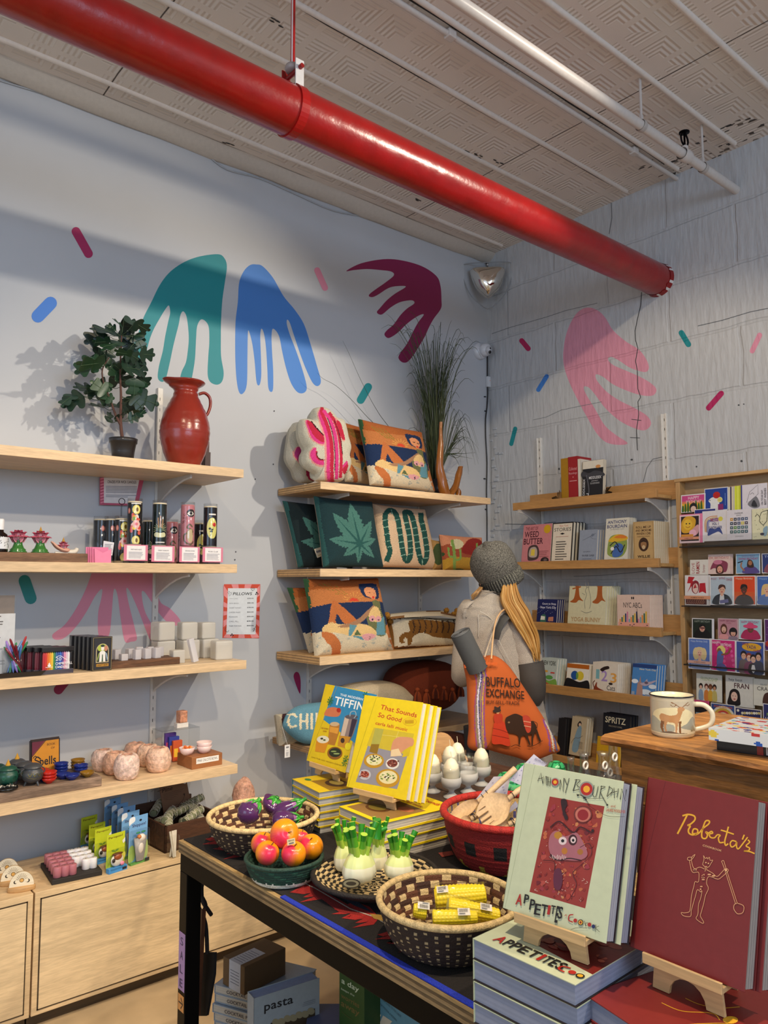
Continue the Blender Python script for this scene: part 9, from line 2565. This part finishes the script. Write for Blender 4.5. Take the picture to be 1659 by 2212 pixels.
for k,(x_,y_,h_,lab)in enumerate(((1455,340,.115,'tall clear glass tube piece with a white ring at the right of the glassware'),(1395,330,.05,'low clear glass piece with two white rings in the middle'),(1280,325,.045,'clear glass piece with a dark opening and a white ring'),(1200,325,.03,'small clear glass cup at the left of the glassware'))):
 p=onz(800+x_/2.765,1550+y_/2.765,TZ);p=onz(800+x_/2.765,1550+(y_+40)/2.765,TZ)
 g=thing('glass_piece',lab,'glassware',p)
 mb=MB();r=(.022,.026,.022,.016)[k]
 mb.lathe([(0,.002),(r,.002),(r*1.1,.02),(r*.8,h_*.5+.02),(r*.75,h_+.035),(r*.95,h_+.05),(r*.85,h_+.05),(r*.65,h_+.03),(r*.7,.03)],'#eef0f0',24);mb.obj('glass_body',g,'clear',.03)
 if k<3:
  for q_ in range((1,2,1)[k]):
   mb=MB();mb.tube([(-.02+q_*.03+.013*math.cos(a_*.42),-.02,h_*.55+.03-q_*.03+.013*math.sin(a_*.42))for a_ in range(16)],.004,'#ecebe8',8,False);mb.obj('ring',g,'plastic',.2)
# beige arched ornament behind the eggs
p=onz(950,1655,TZ)
p=atd(955,1640,3.0)
g=thing('arched_block','beige arched wooden ornament behind the egg candles','ornament',(p.x,p.y,TZ),YAW-math.pi/2)
hh=atd(950,1588,3.0).z-TZ
mb=MB();mb.prism([(-.055,0),(.055,0)]+[(.055*math.cos(a_*math.pi/12),hh-.06+.06*math.sin(a_*math.pi/12))for a_ in range(13)],0,.05,'#c49a6a');mb.obj('arch',g,'wood_x',.45)
mb=MB();mb.box(.03,-.01,0,.10,.05,.055,'#c9a478',.006);mb.obj('foot',g,'wood_x',.5)
# OLD COUNTER
CX,CH=1.93,1.108
g=thing('old_counter','worn old wooden counter at the right edge holding the stag mug','counter',(0,0,0))
mb=MB();rows=[]
Y_=[1.335-.035*k for k in range(42)]
for dx,dz in((.62,0),(.02,0),(.004,-.004),(-.002,-.014),(.004,-.026),(.02,-.03)):
 rows.append([(CX+dx+(.005*noise.noise(Vector((y_*22,dz*90,0)))if dx<.1 else 0),y_,CH+dz+(.003*noise.noise(Vector((y_*15,3,dz*50)))if dx<.1 else 0))for y_ in Y_])
mb.grid(rows,lambda i,j:'#b07c44' if i<2 else '#8a5a2c',smooth=False)
mb.add([rows[i][0]for i in range(6)]+[(CX+.62,Y_[0],CH-.03)],[tuple(range(7))],'#8a5a2c');mb.obj('countertop',g,'wood_rustic_y',.5)
mb=MB();mb.box(CX+.03,-.1,.93,CX+.60,1.29,CH-.028,'#7a5226',.003);mb.box(CX+.024,-.1,.92,CX+.6,1.16,1.0,'#8f6636',.003);mb.obj('apron',g,'wood_rustic_y',.5)
for y_ in(1.22,-.05):
 for x_ in(CX+.06,CX+.54):
  mb=MB();mb.box(x_-.03,y_-.03,0,x_+.03,y_+.03,.93,'#4a3018',.003);mb.obj('leg',g,'wood_rustic_z',.5)
mb=MB();mb.box(CX+.05,-.05,.30,CX+.58,1.2,.33,'#3a2412');mb.obj('lower_board',g,'wood_rustic_y',.6)
# mug
mp0=onz(1454,1588,CH);mr=45*depth(mp0)/FPX
g=thing('stag_mug','cream enamel mug with a stag picture filled with cream wax on the old counter','mug',mp0,-1.0)
zt=atd(1454,1503,depth(mp0)).z-CH
mb=MB();pr=[(0,0),(mr*.9,0),(mr*.98,.006),(mr,.014),(mr,zt),(mr*1.02,zt+.003),(mr*.97,zt+.003),(mr*.97,zt-.012)]
mb.lathe(pr,lambda i,j:'#d8cfb4',48);mb.obj('mug_body',g,'plastic',.2)
n,m=200,90
A_,Z_=np.meshgrid((np.arange(n)+.5)/n*2*math.pi,.012+(np.arange(m)+.5)/m*(zt-.022))
X_=((A_+math.pi/2+math.pi)%(2*math.pi)-math.pi)*57;Z1=(Z_-.012)/(zt-.022)*100
SG,SD='#b98a5c','#7a5230'
ms_=[('R',-95,30,95,100,'#b9b09a'),('E',0,52,62,30,'#ddd3aa'),('S',[(-95,30),(-60,52),(-30,34),(0,28),(-10,6),(-95,6)],'#a3a698'),('S',[(95,20),(60,52),(36,34),(20,20),(95,6)],'#9c9e90')]+[('P',[(48+k*6,8),(51+k*6,24+(k*7)%18),(54+k*6,8)],'#8d8468')for k in range(8)]+[('S',[(-34,60),(-38,50),(-34,40),(-32,30),(-26,38),(0,36),(12,38),(20,60),(24,74),(12,76),(8,62),(-10,58),(-26,62)],SG),('P',[(-34,40),(-36,20),(-30,4),(-26,4),(-28,20),(-24,38)],SD),('P',[(-24,38),(-26,22),(-22,8),(-18,8),(-20,24),(-16,38)],SG),('P',[(2,38),(4,20),(2,2),(6,2),(9,20),(12,38)],SG),('P',[(12,40),(12,20),(14,2),(18,2),(17,22),(20,42)],SD),('S',[(10,72),(14,84),(26,84),(30,76),(20,70)],SG),('C',[(16,84),(6,92),(-4,98)],2.2,SD),('C',[(8,90),(0,86),(-6,90)],1.8,SD),('C',[(24,84),(34,92),(42,98)],2.2,SD),('C',[(32,90),(40,88),(46,92)],1.8,SD),('S',[(-46,-2),(-30,6),(-10,10),(10,6),(36,4),(50,-2)],'#6a5848'),('R',-100,0,100,3,'#cfc6a8')]
cc=np.full(X_.shape,'#d6cdb2',dtype=object)
for q in ms_:cc[inside(q,X_,Z1)]=shape_geo(q)[2]
mb=MB();mb.lathe([(mr+.0004,.012+(zt-.022)*i/m)for i in range(m+1)],lambda i,j:cc[i,j],n);mb.obj('stag_print',g,'plastic',.2)
mb=MB();mb.tube([((mr*1.01)*math.cos(a_*.15),(mr*1.01)*math.sin(a_*.15),zt+.002)for a_ in range(43)],.0022,'#17171e',8,False);mb.obj('dark_rim',g,'plastic',.2)
mb=MB();mb.lathe([(mr*.96,zt-.008),(0,zt-.006)],'#e9dfb8',32);mb.obj('wax_fill',g,'wax',.5)
mb=MB();mb.tube(smooth3([(mr*.96,0,zt*.80),(mr*1.45,0,zt*.78),(mr*1.78,0,zt*.58),(mr*1.66,0,zt*.30),(mr*.97,0,zt*.16)],6),.0055,'#dcd3b8',12,flat=1.3);mb.obj('handle',g,'plastic',.2)
# speckled box on a dark box
zb4=zm(1280,1560,4.377)
a=onz(*zb4(1175,260),CH);
g=thing('dark_box','dark boxed set under the speckled tray at the right edge','box',(a.x,a.y,CH),-math.pi/2+.12)
mb=MB();mb.box(0,0,0,.26,.20,.030,'#16181a',.001);mb.box(.10,-.001,.002,.115,.0,.028,'#9c2a24');mb.box(.118,-.001,.002,.26,.0,.028,'#101012')
for k in range(6):mb.box(.122+k*.012,-.0016,.004,.126+k*.012,-.001,.026,'#d8d8d8')
mb.obj('box',g,'plastic',.3)
a2=onz(*zb4(1100,165),CH+.032)
g=thing('speckled_tray','white resin tray speckled in red, blue and yellow at the right edge','tray',(a2.x,a2.y,CH+.032),-math.pi/2+.12)
random.seed(9)
mb=MB();nx_,ny_=60,44;W_,D_,H_=.30,.22,.030
cl=['#dcdfe0']*5+['#d8502c','#2456b0','#e0c84a','#6ab8cc','#c03a3a','#8ac4d0','#1c3a8a']
blobs=[(random.uniform(0,W_),random.uniform(0,D_+H_),random.uniform(.004,.014),random.choice(cl[5:]))for _ in range(150)]
def bc(x,y):
 for bx,by,br,c in blobs:
  if(x-bx)**2+((y-by)*1.4)**2<br*br:return c
 return '#d6dcdf'
mb.box(0,.001,0,W_,D_,H_-.001,'#d6dcdf',.002)
mb.grid([[(W_*i/nx_,D_*j/ny_,H_)for i in range(nx_+1)]for j in range(ny_+1)],lambda j,i:bc(W_*i/nx_,D_*j/ny_),False)
mb.grid([[(W_*i/nx_,0,H_*j/8)for i in range(nx_+1)]for j in range(9)],lambda j,i:bc(W_*i/nx_,D_+H_*j/8),False)
mb.grid([[(0,D_*i/ny_,H_*j/8)for i in range(ny_+1)]for j in range(9)],lambda j,i:bc(D_*i/ny_,H_*j/8),False,flip=True)
mb.obj('resin_body',g,'gloss',.15)
# UNDER THE TABLE
zu=zm(440,2000,5.53)
# flat stack of pale books
for k in range(6):
 zt=.27-k*.028
 a=onz(*zu(120,700),.27)
 g=thing('cookbook',('top' if k==0 else ORD[k]+' down')+' pale blue-grey book in the stack under the brown carton','book',(a.x+random.uniform(-.004,.004),a.y,zt),(-math.pi/2,0,-1.13+random.uniform(-.03,.03)),'pale books under the table')
 book_geo(g,.25,.22,.026,'#8fa0b2','#b8b4a8')
 mb=MB();art(mb,lambda x,y:Vector((.03+x*.0018,y*.00026,-.0004)),[t('COCKTAIL PARTY',10,70,80,30,'#2b3040',1)],(0,0,-1));mb.obj('spine_print',g,'paper',.5)
c0=onz(*zu(485,800),.28);c1=onz(*zu(228,660),.28)
yaw=math.atan2(c0.y-c1.y,c0.x-c1.x);w_=(c0-c1).length
zt=.28+.085
g=thing('carton','brown cardboard carton with a white label folded over its edge under the table','box',(c1.x,c1.y,.271),yaw)
mb=MB();mb.box(0,0,0,w_,.17,.085,'#5e4a30',.002);mb.obj('box',g,'paper',.8)
mb=MB();mb.box(w_*.30,-.0006,.0,w_*.82,0,.0856,'#aab4c4');mb.box(w_*.30,-.0006,.085,w_*.82,.10,.0858,'#aab4c4')
for k in range(5):mb.box(w_*.36,-.0009,.02+k*.009,w_*.76,-.0006,.022+k*.009,'#5a6478')
for k in range(7):mb.box(w_*.36,.012+k*.011,.0858,w_*.76,.015+k*.011,.086,'#6a7488')
mb.obj('label',g,'paper',.6)
tl=(600,870)
bt=.30
a=onz(*zu(600,870),.40);b=onz(*zu(1385,620),.40)
yaw=math.atan2(b.y-a.y,b.x-a.x);w_=(b-a).length
g=thing('pasta_book','thick pale grey-blue book titled pasta standing under the table','book',(a.x,a.y,SZ+.002),(0,0,yaw))
M=mxo(g);h_=.298
book_geo(g,w_,h_,.045,'#8e9aa2','#7f8fb0')
mb=MB();art(mb,pmap(M,zu),[('T','pasta',(722,1055),(1068,955),(724,935),'#15161a',1),('P',[(800,1160),(1330,985),(1335,1200),(790,1250)],'#3a3020')]+[('E',860+k*70,1150-k*22+(k%2)*14,44,42,'#8a8468')for k in range(7)]+[('L',[(1180+k*6,960-k*22),(1330,915-k*20)],4,'#6a7480')for k in range(3)]);mb.obj('cover_art',g,'paper',.5)
zv=zm(700,2050,4.608)
def under(lab,tl,tr,bl,zt,th,cov,shapes,name='gift_box',cat='box',ybk=0,lean=0):
 a=onz(*zv(*tl),zt);b=onz(*zv(*tr),zt)
 yaw=math.atan2(b.y-a.y,b.x-a.x);w_=(b-a).length
 g=thing(name,lab,cat,(a.x,a.y,SZ+.002),(-lean,0,yaw));M=mxo(g)
 h_=zt-SZ-.002
 mb=MB();mb.box(0,0,0,w_,th,h_,cov,.001);mb.obj('box',g,'paper',.5)
 mb=MB();art(mb,pmap(M,zv),shapes);mb.obj('printed_front',g,'paper',.5)
WG='#b8c4a8'
under('green box lettered in white script under the table',(152,120),(400,260),None,.47,.07,'#2c4a18',[('T','a pineapple',(172,232),(368,340),(178,196),WG,1),('T','a day',(172,352),(345,450),(176,282),WG,1),('T','keeps the',(170,408),(300,480),(174,382),WG),('T','worries',(168,480),(350,590),(172,436),'#6a5a2c',1),('T','away',(168,580),(350,690),(172,520),'#6a5a2c',1),('C',[(180,620),(220,660),(280,700)],6,'#4a4a24')])
under('pale blue tarot box with cards pictured on it under the table',(530,355),(985,640),None,.42,.05,'#5a8a9c',[('P',[(530,355),(580,385),(400,747),(340,747)],'#7a9a78'),('T','TAROT',(650,500),(770,610),(690,420),'#22343c',1),('T','YOUR GUIDE TO THE CARDS',(570,500),(760,680),(580,484),'#2c4450'),('T','THE MYSTICAL & MODERN',(552,550),(720,720),(560,536),'#2c4450'),('P',[(470,615),(570,655),(520,760),(410,760)],'#d0c8b0'),('P',[(482,640),(556,670),(510,760),(440,760)],'#5a3a20'),('P',[(590,660),(680,720),(640,770),(540,770)],'#c8c0ac')]+[('E',400+k*28,700-k*50,12,20,['#4a7a5a','#8aa070','#3a5a8a'][k%3])for k in range(6)]+[('E',880+k*16,620+k*20,12,14,'#8aa070')for k in range(4)])
# red basket and loose book under the table
p=onz(820,2180,.2)
g=thing('woven_basket','dark red basket in the shade under the table between the books and the green box','basket',(p.x+.06,p.y+.06,SZ))
mb=MB();mb.lathe([(0,0),(.08,0),(.10,.03),(.12,.12),(.116,.12),(.09,.03),(0,.01)],lambda i,j:'#5a1410' if j%4 else '#7a3020',40);mb.obj('bowl',g,'weave',.7)
a=onz(*zu(1200,1170),.33)
mb=MB();mb.box(0,0,0,.13,.16,.02,'#4a5478',.001)
T(mb.obj('blue_book',kind='paper',loc=(a.x,a.y,.28),rot=(0,0,-.7)),'dark blue book corner poking up in front of the pasta book','book')
mb=MB();mb.box(.01,.01,-.178,.12,.15,-.002,'#3a3a48');T(mb.obj('grey_carton',kind='paper',loc=(a.x,a.y,.28),rot=(0,0,-.7)),'grey carton beneath the dark blue book under the table','box')
# hanging board and dark straps by the leg
zh=zm(0,1560,2.86)
hp=lambda x,y,d=.0:onx(*zh(x,y),X0+.075+d)
mb=MB();P1_=[hp(1205,1160),hp(1250,1160),hp(1215,1820),hp(1180,1820)]
mb.add(P1_+[p+Vector((.012,0,0))for p in P1_],[(0,1,2,3),(7,6,5,4),(0,4,5,1),(1,5,6,2),(2,6,7,3),(3,7,4,0)],'#5a3218')
T(mb.obj('wood_board',kind='wood_rustic_z',rough=.6),'narrow brown wooden board hanging beside the black table leg','board')
g=thing('black_apron','black apron and dark straps hanging from the table frame beside the leg','apron')
mb=MB();P2_=[hp(1255,1425,.03),hp(1325,1425,.03),hp(1320,1560,.03),hp(1275,1815,.03),hp(1215,1815,.03)]
mb.add(P2_+[p+Vector((.008,0,0))for p in P2_],[(0,1,2,3,4),(9,8,7,6,5)]+[(k,(k+1)%5,(k+1)%5+5,k+5)for k in range(5)],'#0e0d0e');mb.obj('cloth',g,'matte',.9)
mb=MB()
for pts in([(1222,940),(1225,1000),(1210,1080),(1225,1160)],[(1240,930),(1245,1000),(1250,1100),(1285,1160),(1305,1190)],[(1230,1150),(1270,1250),(1280,1430)],[(1210,1010),(1250,1010)],[(1235,1060),(1270,1130),(1250,1180)]):
 mb.tube(smooth3([hp(x_,y_,.02)for x_,y_ in pts],4),.006,'#141014',7)
mb.obj('straps',g,'matte',.8)
